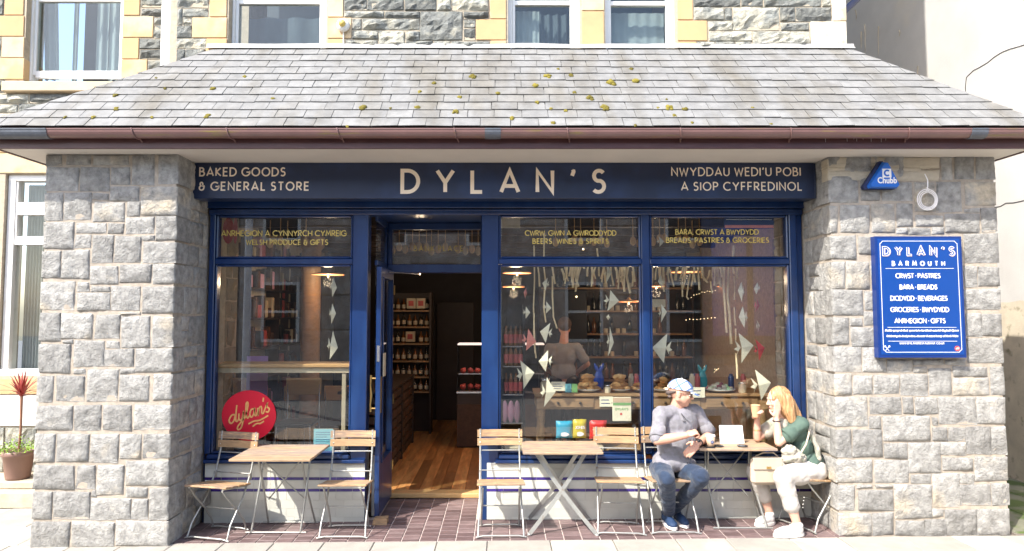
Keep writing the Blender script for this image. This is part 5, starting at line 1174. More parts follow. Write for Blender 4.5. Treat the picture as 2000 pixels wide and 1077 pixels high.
for a in [(641,537,64,7.8,'flat wooden pendant lamp behind the left window'),(1010,534,56,7.6,'flat pendant lamp, upper one at the left of the middle window'),(1003,561,44,8.6,'flat pendant lamp, lower one at the left of the middle window'),(1228,590,42,8.8,'flat pendant lamp behind the printed paper fish'),(1338,532,60,7.6,'flat pendant lamp behind the twigs of the right window'),(1282,560,34,8.8,'flat pendant lamp by the mullion in the right window'),(1420,560,40,9.2,'flat pendant lamp behind the long twig strings'),(820,533,26,9.0,'flat pendant lamp deep inside the doorway')]: pendant(*a)
for i, (px, py, Y) in enumerate([(1182,440,7.4),(1139,487,8.4),(1126,580,9.5),(638,442,7.6),(630,478,8.5),(655,520,9)]):
    c = at3(px, py, Y); tag(MB().ell(c, (.012, .012, .012), 8, 6).build('spot_bulb', M['bulb_glow'], None), 'small bright ceiling spot far inside the shop', 'lamp', 'ceiling spots inside the shop')
fy = empty('fairy_lights', at3(1400, 575, 9.5), 'string of tiny warm lights across the back of the right window', 'lights'); mb = MB()
for k in range(22):
    t = k / 21; c = at3(1350 + 110 * t, 582 - 22 * math.sqrt(t) + rr.uniform(-1.5, 1.5), 9.4); mb.ell(c, (.004, .004, .004), 5, 4)
for k in range(18): c = at3(1340 + 120 * k / 17, 625 - 8 * k / 17 + rr.uniform(-1, 1), 9.4); mb.ell(c, (.005, .005, .005), 5, 4)
for k in range(40): c = at3(1395 + 60 * rr.random(), 720 + 8 * rr.random(), 9.4); mb.ell(c, (.004, .004, .004), 5, 4)
tag(mb.build('tiny_bulbs', M['bulb_glow'], fy), kind='stuff')
# the dresser with pastries
DRY = 6.68
def Dp(px, py, Y=DRY): return at3(px, py, Y)
dxa, dxb = at(1048, 780, DRY)[0], at(1500, 780, DRY)[0]; dzt = at(1200, 769, DRY)[1]; dzb = at(1200, 800, DRY)[1]
ds = empty('pine_dresser', ((dxa+dxb)/2, DRY + .2, .05), 'long pine dresser with round drawer knobs, laden with pastries', 'dresser')
bx('top', M['pine'], ds, dxa - .02, dxb + .02, DRY - .03, DRY + .5, dzt - .03, dzt, .006); bx('apron', M['pine'], ds, dxa, dxb, DRY, DRY + .45, dzb, dzt - .031, .004)
xx = [at(p, 785, DRY)[0] for p in (1062, 1160, 1170, 1262, 1272, 1368, 1378, 1480)]
for i in range(4):
    d_ = bx('drawer', M['pine'], ds, xx[2*i], xx[2*i+1], DRY - .012, DRY - .001, dzb + .018, dzt - .045, .006)
    for u in ((.28, .72) if i != 3 else (.3, .7)):
        MB().ell((xx[2*i] + (xx[2*i+1] - xx[2*i]) * u, DRY - .025, (dzb + dzt) / 2 - .012), (.014, .016, .014), 8, 6).build('knob', M['dark_timber'], d_)
for x in (dxa + .03, dxb - .07):
    for y in (DRY + .03, DRY + .4):
        MB().lathe([(.035, .05), (.03, .12), (.02, .16), (.036, .24), (.042, .34), (.03, dzb - .16), (.038, dzb - .13), (.04, dzb)], (x + .02, y, 0), 12).build('leg', M['pine'], ds)
bx('undershelf', M['dark_timber'], ds, dxa + .05, dxb - .05, DRY + .1, DRY + .42, .2, .23, .004)
def plate(px, py, r0, label, cat='plate'):
    c = at3(px, py, DRY + .14); c.z = dzt
    return tag(MB().lathe([(.0, .012), (r0 * .55, .006), (r0 * .6, 0.001), (r0, .03), (r0 * 1.01, .036), (r0 * .97, .036), (r0 * .55, .014), (0, .014)], c, 20).build('plate', M['china'], None), label, cat), c
def pile(px, py, r0, n, rad, m, label, group, flat=.55, layers=4):
    _, c = plate(px, py, r0, label[0]); k = 0
    for l in range(layers):
        m_ = max(1, int(n * (1 - l / layers) / (layers * .5)))
        for i in range(m_):
            a = 2 * pi * i / m_ + l; rr0 = r0 * (.72 - .3 * l) if m_ > 1 else 0; k += 1
            mb = MB().ell((c.x + rr0 * cos(a), c.y + rr0 * .6 * sin(a), c.z + .035 + l * rad * .8), (rad, rad, rad * flat), 10, 6, Matrix.Rotation(rr.uniform(-.4, .4), 3, 'Y'), .3, k)
            mats = m if isinstance(m, str) else rr.choice(m); tag(mb.build('pastry', M[mats], None), label[1], 'pastry', group)
pile(1148, 760, .128, 18, .05, 'pastry', ('white plate of scones left of the blue vase', 'golden scone on the plate beside the blue fish vase'), 'scones on the left plate')
pile(1210, 760, .112, 16, .05, 'pastry', ('white plate of buns right under the blue vase', 'golden bun on the plate right of the blue vase'), 'buns on the second plate')
pile(1252, 765, .092, 8, .052, 'pastry', ('plate of pale pastry squares by the mullion', 'pastry on the plate by the window mullion'), 'pastries by the mullion', .4, 2)
pile(1296, 766, .12, 7, .04, 'pastry', ('plate of tarts behind the cap of the man', 'small tart on the plate behind the man'), 'tarts behind the man')
pile(1405, 758, .16, 22, .028, ['icing', 'berry', 'icing'], ('white platter of iced cakes in the right window', 'small iced cake on the white platter'), 'iced cakes on the platter', .8, 3)
pile(1098, 758, .08, 5, .035, 'pastry', ('small plate of buns behind the price cards', 'bun behind the price cards at the left of the dresser'), 'buns behind the cards', .7, 2)
def vase(px, py, m, label, s=1.0):
    c = at3(px, py, DRY + .36); c.z = dzt; r = empty('fish_vase', c, label, 'vase'); mb = MB()
    b0 = 0
    mb.lathe([(.0, 0), (.05*s, 0), (.055*s, .04*s), (.06*s, .10*s), (.048*s, .16*s), (.034*s, .2*s), (.03*s, .22*s)], c, 14, sx=1, sy=.7); mb.build('body', M[m], r)
    mb = MB(); mb.tube([c + Vector((-.01*s, 0, .2*s)), c + Vector((-.035*s, 0, .25*s)), c + Vector((-.05*s, 0, .29*s))], [.022*s, .024*s, .008*s], 8); mb.tube([c + Vector((.01*s, 0, .2*s)), c + Vector((.035*s, 0, .25*s)), c + Vector((.05*s, 0, .29*s))], [.022*s, .024*s, .008*s], 8); mb.build('tail_fins', M[m], r)
vase(1170, 745, 'glaze_blue', 'glossy blue fish tailed vase on the dresser', .95); vase(1372, 740, 'glaze_teal', 'turquoise fish tailed vase on the dresser', .9)
def card(px0, px1, py0, py1, Y, m, label, cat='card', lines=0, lean=0):
    x0, z1 = at(px0, py0, Y); x1, z0 = at(px1, py1, Y); r = tag(MB().cbox(x0, x1, Y, Y + .004, z0, z1, .001).build('card', M[m], None), label, cat)
    if lines:
        mb = MB(); h = (z1 - z0) / (lines + 1)
        for k in range(lines): mb.box(x0 + (x1-x0)*.12, x1 - (x1-x0)*rr.uniform(.12, .4), Y - .0012, Y - .0003, z1 - h*(k+1) - h*.12, z1 - h*(k+1) + h*.12)
        mb.build('printed_lines', M['board_edge'], r)
    return r
card(1076, 1104, 746, 764, DRY - .01, 'paper_cream', 'cream price card at the left end of the dresser', lines=3)
card(1104, 1116, 750, 767, DRY - .02, 'paper_blue', 'small blue card on the dresser'); card(1117, 1128, 750, 767, DRY - .02, 'label_green', 'small green card on the dresser')
card(1171, 1197, 775, 795, DRY - .03, 'paper_cream', 'cream card hanging over the drawers beside the gift bag', lines=2)
card(1347, 1377, 757, 777, DRY - .04, 'paper_cream', 'cream price card beside the brim of the white cap', lines=2)
nb_ = empty('hanging_bag', at3(1214, 822, DRY - .05), 'cream printed paper bag hanging in front of the drawers', 'bag')
x0, z1 = at(1196, 776, DRY - .05); x1, z0 = at(1233, 823, DRY - .05); MB().cbox(x0, x1, DRY - .06, DRY - .04, z0, z1, .004).build('bag_body', M['paper_cream'], nb_)
MB().box(x0 + .004, x1 - .004, DRY - .063, DRY - .061, z1 - .08, z1 - .055).build('green_band', M['label_green'], nb_); MB().box(x0 + .002, x1 - .002, DRY - .063, DRY - .061, z1 - .052, z1 - .004).build('kraft_top', M['cup_brown'], nb_)
mb = MB(); ptext(mb, "DYLAN'S", 1202, 1227, 797, 802, DRY - .062, w=.2); mb.build('lettering', M['label_green'], nb_); c = at3(1213, 809, DRY - .062); MB().prism([(c.x+.012*cos(R(a)), c.z+.012*sin(R(a))) for a in range(0,360,30)], c.y - .001, c.y).build('dot', M['paper_red'], nb_)
for px, m, lb_ in ((1231,'jar','cream topped jar between the plates by the blue vase'),):
    pass
def jar(px, label, Y=DRY + .03, s=1.0, m=None):
    c = at3(px, 765, Y); o = put('jar', JAR, (c.x, Y, dzt), label, 'jar', None, LID, 'lid'); o.scale = (s, s, s); return o
jar(1187 + 0, 'small white jar with metal lid in front of the scones', s=.9); jar(1065, 'jar with gold lid at the left end of the dresser', Y=DRY + .1, s=1.5); jar(1450, 'squat jar with a pale lid near the right end of the dresser', Y=DRY + .05, s=1.2)
for i, (px, m) in enumerate(((1233,'label_cream'),(1243,'label_red'),(1252,'board_edge'),(1260,'label_pink'),(1352,'label_cream'),(1362,'label_red'),(1428,'board_edge'),(1452,'label_red'),(1360+0,'board_edge'))):
    c = at3(px, 750, DRY + .3); o = tag(MB().lathe([(0,0),(.028,0),(.03,.01),(.03,.14),(.02,.155),(.02,.17),(0,.17)], (c.x, DRY + .3 + (.05 if i == 8 else 0), dzt), 10).build('canister', M[m], None), 'tall printed canister standing at the back of the dresser', 'canister', 'canisters at the back of the dresser')
# fridge with bottles at the left of the middle window
fx0, fx1 = at(982, 700, 7.0)[0], at(1022, 700, 7.0)[0]
fr = empty('bottle_fridge', ((fx0+fx1)/2, 7.1, .05), 'narrow shelf unit of red labelled bottles beside the doorway', 'shelf'); b = MB(); b.box(fx0 - .02, fx0, 7.0, 7.3, .05, 2.0); b.box(fx1, fx1 + .02, 7.0, 7.3, .05, 2.0); b.box(fx0, fx1, 7.28, 7.3, .05, 2.0); b.build('cabinet', M['black'], fr)
for py in (715, 770, 826, 676):
    z = at(1000, py, 7.0)[1]; bx('shelf', M['chrome'], fr, fx0, fx1, 7.0, 7.27, z - .015, z, .002)
    if py != 826:
        for i in range(4):
            for j in range(2): put('bottle', SODA, (fx0 + .035 + i * .052, 7.04 + j * .09, z), 'red labelled drink bottle on the %s tier beside the doorway' % {715: 'second', 770: 'lowest', 676: 'top'}[py], 'bottle', 'red labelled bottles', LABR).scale = (.9, .9, 1.0)
for i in range(3): 
    c = at3(986 + i * 12, 826, 7.05); tag(MB().ell((c.x, 7.02, c.z + .12), (.035, .03, .12), 10, 8).build('cellophane_bag', M['label_pink'], None), 'pink filled cellophane bag under the bottles', 'bag', 'cellophane bags under the bottles')
# back shelves and boards behind the dresser
su = shelf_unit(.6, 2.9, 10.0, [.9, 1.25, 1.6, 1.95, 2.3], 'wide dark shelves of jars along the back wall behind the pastries', z1=2.6)
for z in [.9, 1.25, 1.6, 1.95, 2.3]:
    for i in range(24):
        if rr.random() < .15: continue
        m_ = rr.choice([BOTA, BOT, JAR, BOT]); o = put('bottle' if m_ is not JAR else 'jar', m_, (.68 + i * .092, 10.1, z), ('dark bottle on the %s wide back shelf' if m_ is not JAR else 'cream jar on the %s wide back shelf') % {.9: 'lowest', 1.25: 'second lowest', 1.6: 'middle', 1.95: 'second highest', 2.3: 'top'}[z], 'bottle' if m_ is not JAR else 'jar', 'goods on the wide back shelves', None)
tag(MB().cbox(.55, 1.25, 9.6, 9.63, 1.45, 2.25, .01).build('menu_board', M['black'], None), 'black menu board behind the member of staff', 'board')
# soft goods in the window bottom: crisps and cellophane bags
def bag(px, py, w, h, m, label, text_=None, mark='cloud'):
    Y = FY + .14; c = at3(px, py, Y); k = Y / F; W, Hh = w * k / 2, h * k; r = empty('crisp_bag', (c.x, c.y, c.z), label, 'crisp bag', 'crisp bags in the window'); n = 8; vs = []; fs = []
    for s_ in (-1, 1):
        for j in range(n + 1):
            for i in range(n + 1):
                u = i / n * 2 - 1; v = j / n; bul = .035 * (1 - u**4) * math.sqrt(max(0, 1 - (2*v-1)**6)) + .003 * noise.noise(Vector((u*3, v*5, px)))
                vs.append((c.x + u * W * (1 - .05 * sin(pi * v)), c.y + s_ * bul, c.z + Hh * v + .004 * noise.noise(Vector((u*6, px, 0)))))
    o = (n+1)**2
    for j in range(n):
        for i in range(n):
            a = j*(n+1)+i; fs += [(a, a+1, a+n+2, a+n+1), (a+o, a+o+n+1, a+o+n+2, a+o+1)]
    MB().add(vs, fs, True).build('packet', M[m], r)
    fyv = c.y - .0385
    mb = MB(); mb.prism([(c.x + W*.5*cos(R(a)) * (1 + .15*cos(R(3*a))), c.z + Hh*.25 + Hh*.12*sin(R(a))) for a in range(0, 360, 20)], fyv, fyv + .002); mb.build('printed_shape', M['letter_white'], r)
    if text_:
        mb = MB(); text(mb, text_, c.x - W*.7, c.x + W*.7, c.z + Hh*.52, Hh*.16, fyv, w=.2); mb.build('lettering', M['letter_white'], r)
bag(1102, 856, 32, 33, 'bag_teal', 'turquoise crisp bag in the middle window'); bag(1132, 856, 27, 36, 'bag_yellow', 'yellow crisp bag between the blue and the red one', 'JONES'); bag(1168, 858, 34, 36, 'bag_red', 'red crisp bag behind the middle table', 'JONES')
bag(1182, 864, 20, 26, 'label_cream', 'cream packet leaning beside the red crisp bag')
for i, (px, py, w) in enumerate(((1004, 862, 26), (1094, 868, 20), (1030, 868, 24))):
    c = at3(px, py, FY + .14); tag(MB().ell(c, (w/2*.0048, .05, w*.0028), 12, 8, None, .5, i).build('cellophane_bag', M['clear_wrap'], None), ['clear cellophane bag beside the left middle post', 'clear cellophane bag in front of the crisp bags', 'crumpled cellophane bag low in the middle window'][i], 'bag')
bx_ = tag(MB().cbox(at(1186, 880, 6.3)[0], at(1500, 880, 6.3)[0], 6.3, 6.5, at(1200, 886, 6.3)[1] - .02, at(1200, 876, 6.3)[1], .01).build('display_shelf', M['pine'], None), 'low pine display shelf at the foot of the right windows', 'shelf')
bx2 = tag(MB().cbox(at(985, 880, 6.3)[0], at(1180, 880, 6.3)[0], 6.27, 6.5, at(1200, 886, 6.3)[1] - .02, at(1200, 872, 6.3)[1], .01).build('display_shelf', M['label_cream'], None), 'low pale display shelf at the foot of the middle window', 'shelf')
for i in range(12):
    px = rr.uniform(1380, 1480); c = at3(px, 882, 6.42); tag(MB().ell((c.x, 6.42 + rr.uniform(-.05, .05), at(1200, 876, 6.3)[1] + .03), (.035, .03, .03), 8, 6, None, .4, i).build('packet', M[rr.choice(['label_cream', 'pastry', 'label_red', 'bag_yellow'])], None), 'small packet on the low display shelf behind the table', 'packet', 'packets on the low shelf')
# estate sign in the upper right pane
mr = empty('music_sign', at3(1463, 447, FY + .07), 'black framed notice with a pink foot at the top of the right window', 'notice')
x0, z1 = at(1414, 421, FY + .07); x1, z0 = at(1512, 447, FY + .07); MB().cbox(x0, x1, FY + .07, FY + .075, z0, z1, .001).build('panel', M['alarm_dark'], mr)
MB().box(x0 + .006, x1 - .006, FY + .0675, FY + .0695, z0 + .006, z0 + .034).build('pink_band', M['paper_pink'], mr); MB().box(x0 + .02, x1 - .02, FY + .0675, FY + .0695, z0 + .085, z0 + .091).build('white_rule', M['letter_white'], mr)
for px0, px1, py0, py1, lb_ in ((978, 1016, 424, 446, 'cream card in the corner of the upper middle pane'), (1270, 1300, 585, 600, 'pale folded card behind the glass at the left of the right window')): card(px0, px1, py0, py1, 6.7, 'label_cream', lb_)
# ================================================================ FOLDING CHAIRS AND TABLES
def chair():
    r = empty('bistro_chair', (0, 0, 0)); SH = .435
    for k in range(4):      # seat slats, side to side
        y0 = -.19 + k * .088; sb = MB().cbox(-.205, .205, y0, y0 + .080, SH, SH + .016, .003); sb.v = [(x, y, z + .012 - (y + .19) * .13) for x, y, z in sb.v]; sb.build('seat_slat', M['chair_wood'], r)
    for k, z in enumerate((.70, .775)):
        mb = MB(); n = 6
        for i in range(n):
            xa, xb = -.205 + .41 * i / n, -.205 + .41 * (i + 1) / n
            ya, yb = .235 + .018 * (1 - (xa/.205)**2) + k * .012, .235 + .018 * (1 - (xb/.205)**2) + k * .012
            vs = [(xa, ya, z), (xb, yb, z), (xb, yb + .014, z), (xa, ya + .014, z), (xa, ya + .006, z + .062), (xb, yb + .006, z + .062), (xb, yb + .02, z + .062), (xa, ya + .02, z + .062)]
            fs = [(0,3,2,1),(4,5,6,7),(0,1,5,4),(2,3,7,6)] + ([(3,0,4,7)] if i == 0 else []) + ([(1,2,6,5)] if i == n-1 else []); mb.add(vs, fs)
        b = mb.build('back_slat', M['chair_wood'], r)
        rv = MB()
        for s_ in (-1, 1): rv.ell((s_ * .178, .238 + k * .012, z + .03), (.006, .004, .006), 6, 4)
        rv.build('rivet', M['rivet'], b)
    for s_ in (-1, 1):
        MB().tube([(s_*.178, .262, .845), (s_*.178, .25, .70), (s_*.180, .19, .50), (s_*.182, .07, .30), (s_*.19, -.10, .12), (s_*.195, -.15, .008)], [.009, .009, .008, .008, .008, .008], 8).build('upright', M['chair_metal'], r)
        MB().tube([(s_*.155, -.17, SH - .012), (s_*.158, -.12, .36), (s_*.162, .02, .22), (s_*.168, .12, .10), (s_*.168, .155, .008)], .008, 8).build('rear_leg', M['chair_metal'], r)
        MB().bar((s_*.166, -.18, SH + .003), (s_*.166, .16, SH - .042), .014, .012, (1, 0, 0)).build('seat_rail', M['chair_metal'], r)
        MB().cbox(s_*.178 - .011, s_*.178 + .011, .165, .195, .44, .50, .003).build('bracket', M['chair_metal'], r)
    for (a, z, y, n) in ((.178, .655, .245, 'cross_bar'), (.178, .49, .185, 'cross_bar'), (.163, .225, .015, 'cross_bar')): MB().tube([(-a, y, z), (a, y, z)], .006, 6).build(n, M['chair_metal'], r)
    MB().tube([(-.215, -.152, .008), (-.15, -.15, .02), (.15, -.15, .02), (.215, -.152, .008)], .0075, 8).build('floor_bar', M['chair_metal'], r)
    MB().tube([(-.19, .157, .008), (-.12, .155, .018), (.12, .155, .018), (.19, .157, .008)], .0075, 8).build('floor_bar', M['chair_metal'], r)
    return r
ch0 = chair()
CH = [(-2.47, 5.83, -.24, 'weathered wooden slatted bistro chair beside the left pier, angled'), (-1.36, 5.84, .02, 'wooden slatted bistro chair to the right of the left table, beside the open door'),
      (-.01, 5.82, .03, 'wooden slatted bistro chair left of the middle table, beside the doorway'), (1.03, 5.86, -.08, 'wooden slatted bistro chair between the middle table and the man'),
      (1.49, 5.87, .0, 'bistro chair under the man in the white cap'), (2.72, 5.93, -1.15, 'bistro chair under the woman with red hair')]
for i, (x, y, rz, lb_) in enumerate(CH):
    o = ch0 if i == 0 else copy_tree(ch0); o.location = (x, y, gz(x) + .004); o.rotation_euler = (0, 0, rz); tag(o, lb_, 'chair', 'folding bistro chairs on the forecourt')
def top(r, x0, x1, y0, y1, z, n=6):
    h = (y1 - y0) / n
    for k in range(n): MB().cbox(x0, x1, y0 + k*h + .0012, y0 + (k+1)*h - .0012, z - .02, z, .003).build('top_slat', M['table_wood'], r)
def table_round_legs(x0, x1, y0, y1, zt, label, fa, fb):
    cx_ = (x0+x1)/2; g0 = gz(cx_); r = empty('bistro_table', (cx_, (y0+y1)/2, g0), label, 'table', 'bistro tables on the forecourt'); top(r, x0, x1, y0, y1, zt)
    for y in (y0 + .1, y1 - .1): MB().cbox(x0 + .06, x1 - .06, y - .012, y + .012, zt - .04, zt - .021, .002).build('under_bar', M['chair_metal'], r)
    for s_, xx in ((-1, x0 + .13), (1, x1 - .13)):
        fx_ = fa if s_ < 0 else fb
        MB().tube([(xx, y1 - .15, zt - .03), (xx, (y0+y1)/2 + .06, .42 + g0), (fx_, 5.85, g0 + .01)], .0095, 8).build('leg', M['chair_metal'], r)
        MB().tube([(xx - .02*s_, y0 + .25, zt - .03), (xx - .02*s_, (y0+y1)/2 + .08, .42 + g0), (fx_ + .035*s_*0 + .05, 6.13, g0 + .01)], .0095, 8).build('leg', M['chair_metal'], r)
    ym = (y0+y1)/2 + .12
    MB().tube([(x0 + .16, y0 + .3, zt - .06), (x1 - .17, 5.97, g0 + .26)], .006, 6).build('cross_brace', M['chair_metal'], r); MB().tube([(x1 - .16, y0 + .3, zt - .06), (x0 + .17, 5.985, g0 + .26)], .006, 6).build('cross_brace', M['chair_metal'], r)
    MB().tube([(fa - .05, 5.85, g0 + .012), (fb + .05, 5.85, g0 + .012)], .008, 6).build('floor_bar', M['chair_metal'], r); MB().tube([(fa, 6.13, g0 + .012), (fb + .08, 6.13, g0 + .012)], .008, 6).build('floor_bar', M['chair_metal'], r)
    return r
table_round_legs(-2.26, -1.585, 5.50, 6.12, .70, 'bare wooden slatted table standing empty in front of the left window', -2.19, -1.76)
TT = .745
table_round_legs(1.70, 2.37, 5.70, 6.13, TT, 'wooden slatted table with cups between the man and the woman', 1.90, 2.32)
g0 = gz(.5); t2 = empty('bistro_table', (.52, 5.9, g0), 'pale weathered table with wide flat crossed metal legs in front of the middle window', 'table', 'bistro tables on the forecourt')
top(t2, .18, .862, 5.63, 6.13, .73, 5)
for y in (5.72, 6.05):
    ys = 1 if y > 5.8 else -1
    def flat(xa, xb, yo):
        P = [(xa + (xb - xa) * t - .035 * (1 if xb > xa else -1) * sin(pi * t) * .6, y + yo + ys * .10 * (t if True else 0), .70 * (1 - t) + (g0 + .01) * t) for t in [i / 8 for i in range(9)]]
        mb = MB()
        for p, q in zip(P, P[1:]): mb.bar(p, q, .034, .008, (1, 0, 0))
        mb.ell(P[-1], (.02, .02, .012), 8, 5); mb.build('leg', M['chair_metal'], t2)
    if ys > 0: flat(.30, .80, 0); flat(.73, .25, .012)
    else: flat(.29, .815, .1); flat(.745, .235, .112)
    MB().cbox(.24, .80, y - .015, y + .015, .69, .709, .002).build('under_bar', M['chair_metal'], t2)
# ================================================================ PEOPLE
def blob(name, m, parent, prims, vox=.008, sm=6, fac=.5):
    mb = MB()
    for p in prims:
        if p[0] == 'c':
            a, ra, b, rb = Vector(p[1]), p[2], Vector(p[3]), p[4]
            mb.ell(a, (ra, ra, ra), 14, 10); mb.ell(b, (rb, rb, rb), 14, 10)
            if (b - a).length > 1e-4: mb.tube([a, a.lerp(b, .5), b], [ra, (ra + rb) / 2, rb], 14)
        elif p[0] == 'l':       # polyline of (point, radius)
            q = p[1]
            for (a, ra) in q: mb.ell(a, (ra, ra, ra), 14, 10)
            for (a, ra), (b, rb) in zip(q, q[1:]): mb.tube([a, Vector(a).lerp(Vector(b), .5), b], [ra, (ra + rb) / 2, rb], 14)
        else:
            rot = p[3] if len(p) > 3 else None; mb.ell(p[1], p[2], 18, 12, rot)
    me = mb.mesh('tmp', M[m]); o = bpy.data.objects.new('tmp', me); COL.objects.link(o)
    rm = o.modifiers.new('r', 'REMESH'); rm.mode = 'VOXEL'; rm.voxel_size = vox; rm.use_smooth_shade = True
    s_ = o.modifiers.new('s', 'SMOOTH'); s_.iterations = sm; s_.factor = fac
    bpy.context.view_layer.update(); me2 = bpy.data.meshes.new_from_object(o.evaluated_get(bpy.context.evaluated_depsgraph_get())); bpy.data.objects.remove(o)
    me2.name = name; me2.materials.clear(); me2.materials.append(M[m]); me2.polygons.foreach_set('use_smooth', [True] * len(me2.polygons))
    n = len(me2.vertices); c = Vector((0, 0, 0)); co = [v.co.copy() for v in me2.vertices]; zmin = min(v.z for v in co); c = Vector((sum(v.x for v in co)/n, sum(v.y for v in co)/n, zmin))
    for v in me2.vertices: v.co -= c
    return link(name, me2, parent, c)
def wrinkle(o, amp, f, d=(1, 1, 1), seed=0):
    me = o.data; me.update()
    for v in me.vertices:
        p = v.co; n = noise.noise(Vector((p.x*f*d[0] + seed, p.y*f*d[1], p.z*f*d[2]))); n2 = noise.noise(Vector((p.x*f*2.3*d[0], p.y*f*2.3*d[1] + seed, p.z*f*2.3*d[2])))
        v.co = p + v.normal * amp * (n + .5 * n2)
def frame_of(fwd, up):
    f = Vector(fwd).normalized(); s = Vector(up).cross(f).normalized(); u = f.cross(s); return f, s, u
def hand(W, fwd, palm_n, curl, size=1.0, thumb=1, spread=.15):
    """fingers from a palm at wrist W pointing fwd; palm_n = direction the palm faces; curl in radians per joint"""
    f, s, u = frame_of(fwd, -Vector(palm_n)); pn = -u; out = []; W = Vector(W)
    P = W + f * .05 * size
    rot = Matrix((s, f, u)).transposed()
    out.append(('e', P, (.040 * size, .050 * size, .016 * size), rot)); out.append(('c', W, .023 * size, P, .022 * size))
    for k, (off, ln) in enumerate(((-.030, .85), (-.010, 1.0), (.011, .95), (.031, .75))):
        base = W + f * .088 * size + s * off * size * thumb * -1; d = (f + s * off * spread * 20 * thumb * -1 * .1).normalized(); p = base; a = 0; chain = [(p, .0092 * size)]
        for j, L_ in enumerate((.040, .026, .020)):
            a += curl * (1, 1.1, .8)[j]; dd = d * cos(a) + pn * sin(a); p = p + dd * L_ * ln * size; chain.append((p.copy(), (.0088, .008, .0072)[j] * size))
        out.append(('l', [(W + f * .05 * size + s * off * .6 * size * thumb * -1, .012 * size)] + chain))
    tb = W + f * .025 * size + s * .03 * size * thumb; td = (f * .6 + s * .75 * thumb + pn * .35).normalized(); t1 = tb + td * .035 * size; td2 = (f * .95 + s * .2 * thumb + pn * .45).normalized(); t2_ = t1 + td2 * .03 * size
    out.append(('l', [(tb, .014 * size), (t1, .0105 * size), (t2_, .0088 * size)])); return out
def head(c, fwd, up, s=1.0, jaw=1.0):
    f, l, u = frame_of(fwd, up); c = Vector(c); rot = Matrix((f, l, u)).transposed(); A = lambda a, b, d: c + f * a * s + l * b * s + u * d * s
    out = [('e', A(-.005, 0, .03), (.097*s, .077*s, .092*s), rot), ('e', A(.025, 0, -.03), (.068*s, .062*s*jaw, .075*s), rot), ('e', A(.052, 0, -.078), (.034*s, .036*s*jaw, .026*s), rot),
           ('c', A(.04, .03, -.06), .022*s, A(-.01, .055*jaw, -.045), .024*s), ('c', A(.04, -.03, -.06), .022*s, A(-.01, -.055*jaw, -.045), .024*s),
           ('c', A(.086, 0, .012), .0115*s, A(.108, 0, -.020), .0125*s), ('e', A(.098, .010, -.024), (.010*s, .008*s, .007*s), rot), ('e', A(.098, -.010, -.024), (.010*s, .008*s, .007*s), rot),
           ('c', A(.083, .035, .026), .0115*s, A(.083, -.035, .026), .0115*s), ('e', A(.066, .038, -.018), (.024*s, .020*s, .024*s), rot), ('e', A(.066, -.038, -.018), (.024*s, .020*s, .024*s), rot),
           ('e', A(.086, 0, -.047), (.010*s, .022*s, .006*s), rot), ('e', A(.085, 0, -.057), (.010*s, .019*s, .006*s), rot),
           ('e', A(-.012, .077, -.008), (.018*s, .008*s, .030*s), rot), ('e', A(-.012, -.077, -.008), (.018*s, .008*s, .030*s), rot)]
    return out, A, rot
def face_bits(par, A, rot, s, lipm='lip'):
    for b in (-1, 1):
        MB().ell(A(.081, b * .031, .006), (.010*s, .014*s, .007*s), 10, 6, rot).build('eye', M['paper_white'], par); MB().ell(A(.0875, b * .031, .006), (.005*s, .006*s, .006*s), 8, 6, rot).build('pupil', M['eye_dark'], par)
        MB().tube([A(.088, b * .015, .024), A(.092, b * .032, .029), A(.078, b * .05, .022)], [.003*s, .004*s, .002*s], 6).build('eyebrow', M['hair_grey'], par)
    MB().tube([A(.082, .022, -.050), A(.0965, .0, -.0525), A(.082, -.022, -.050)], [.002*s, .004*s, .002*s], 6).build('mouth', M[lipm], par)
# ---- the man
man = empty('person', (1.52, 5.95, gz(1.5)), 'seated man in a plaid white cap, grey short sleeved shirt and jeans', 'person')
MHd = Vector((1.60, 5.93, 1.185)); mf = Vector((1, -.30, -.16)); mu = Vector((.14, 0, 1))
hp, MA, mrot = head(MHd, mf, mu, 1.03, 1.08)
Sr, Sl = Vector((1.40, 5.86, 1.015)), Vector((1.765, 6.03, 1.01)); Er, Wr = Vector((1.335, 5.70, .815)), Vector((1.565, 5.62, .875)); El, Wl = Vector((1.895, 6.02, .80)), Vector((1.70, 5.74, .785))
Hr, Hl = Vector((1.41, 5.93, .52)), Vector((1.59, 5.98, .52)); Kr, Kl = Vector((1.385, 5.60, .515)), Vector((1.69, 5.64, .52)); Ar, Al = Vector((1.495, 5.98, .12)), Vector((1.56, 6.06, .13))
skin = hp + [('l', [(MHd + Vector((-.01, .01, -.05)), .058), (MHd + Vector((-.03, .02, -.14)), .060), (Vector((1.58, 5.95, .99)), .075)]),
    ('l', [(Sr, .05), (Er.lerp(Sr, .5), .048), (Er, .040), (Er.lerp(Wr, .35), .043), (Wr, .027)]), ('l', [(Sl, .05), (El.lerp(Sl, .5), .048), (El, .040), (El.lerp(Wl, .35), .043), (Wl, .027)]),
    ('l', [(Vector((1.58, 5.95, .96)), .09), (Vector((1.53, 5.96, .75)), .09), (Vector((1.50, 5.96, .55)), .09)]), ('c', Sr, .05, Sl, .05),
    ('l', [(Hr, .06), (Kr, .05), (Ar, .036)]), ('l', [(Hl, .06), (Kl, .05), (Al, .036)])]
skin += hand(Wr, (.95, -.02, .35), (.25, .35, -.9), 1.25, 1.0, 1, .1); skin += hand(Wl, (-.75, -.3, -.55), (-.3, .3, -.5), .32, 1.0, -1, .15)
body = blob('body', 'skin', man, skin, .0055, 3)
face_bits(man, MA, mrot, 1.03)
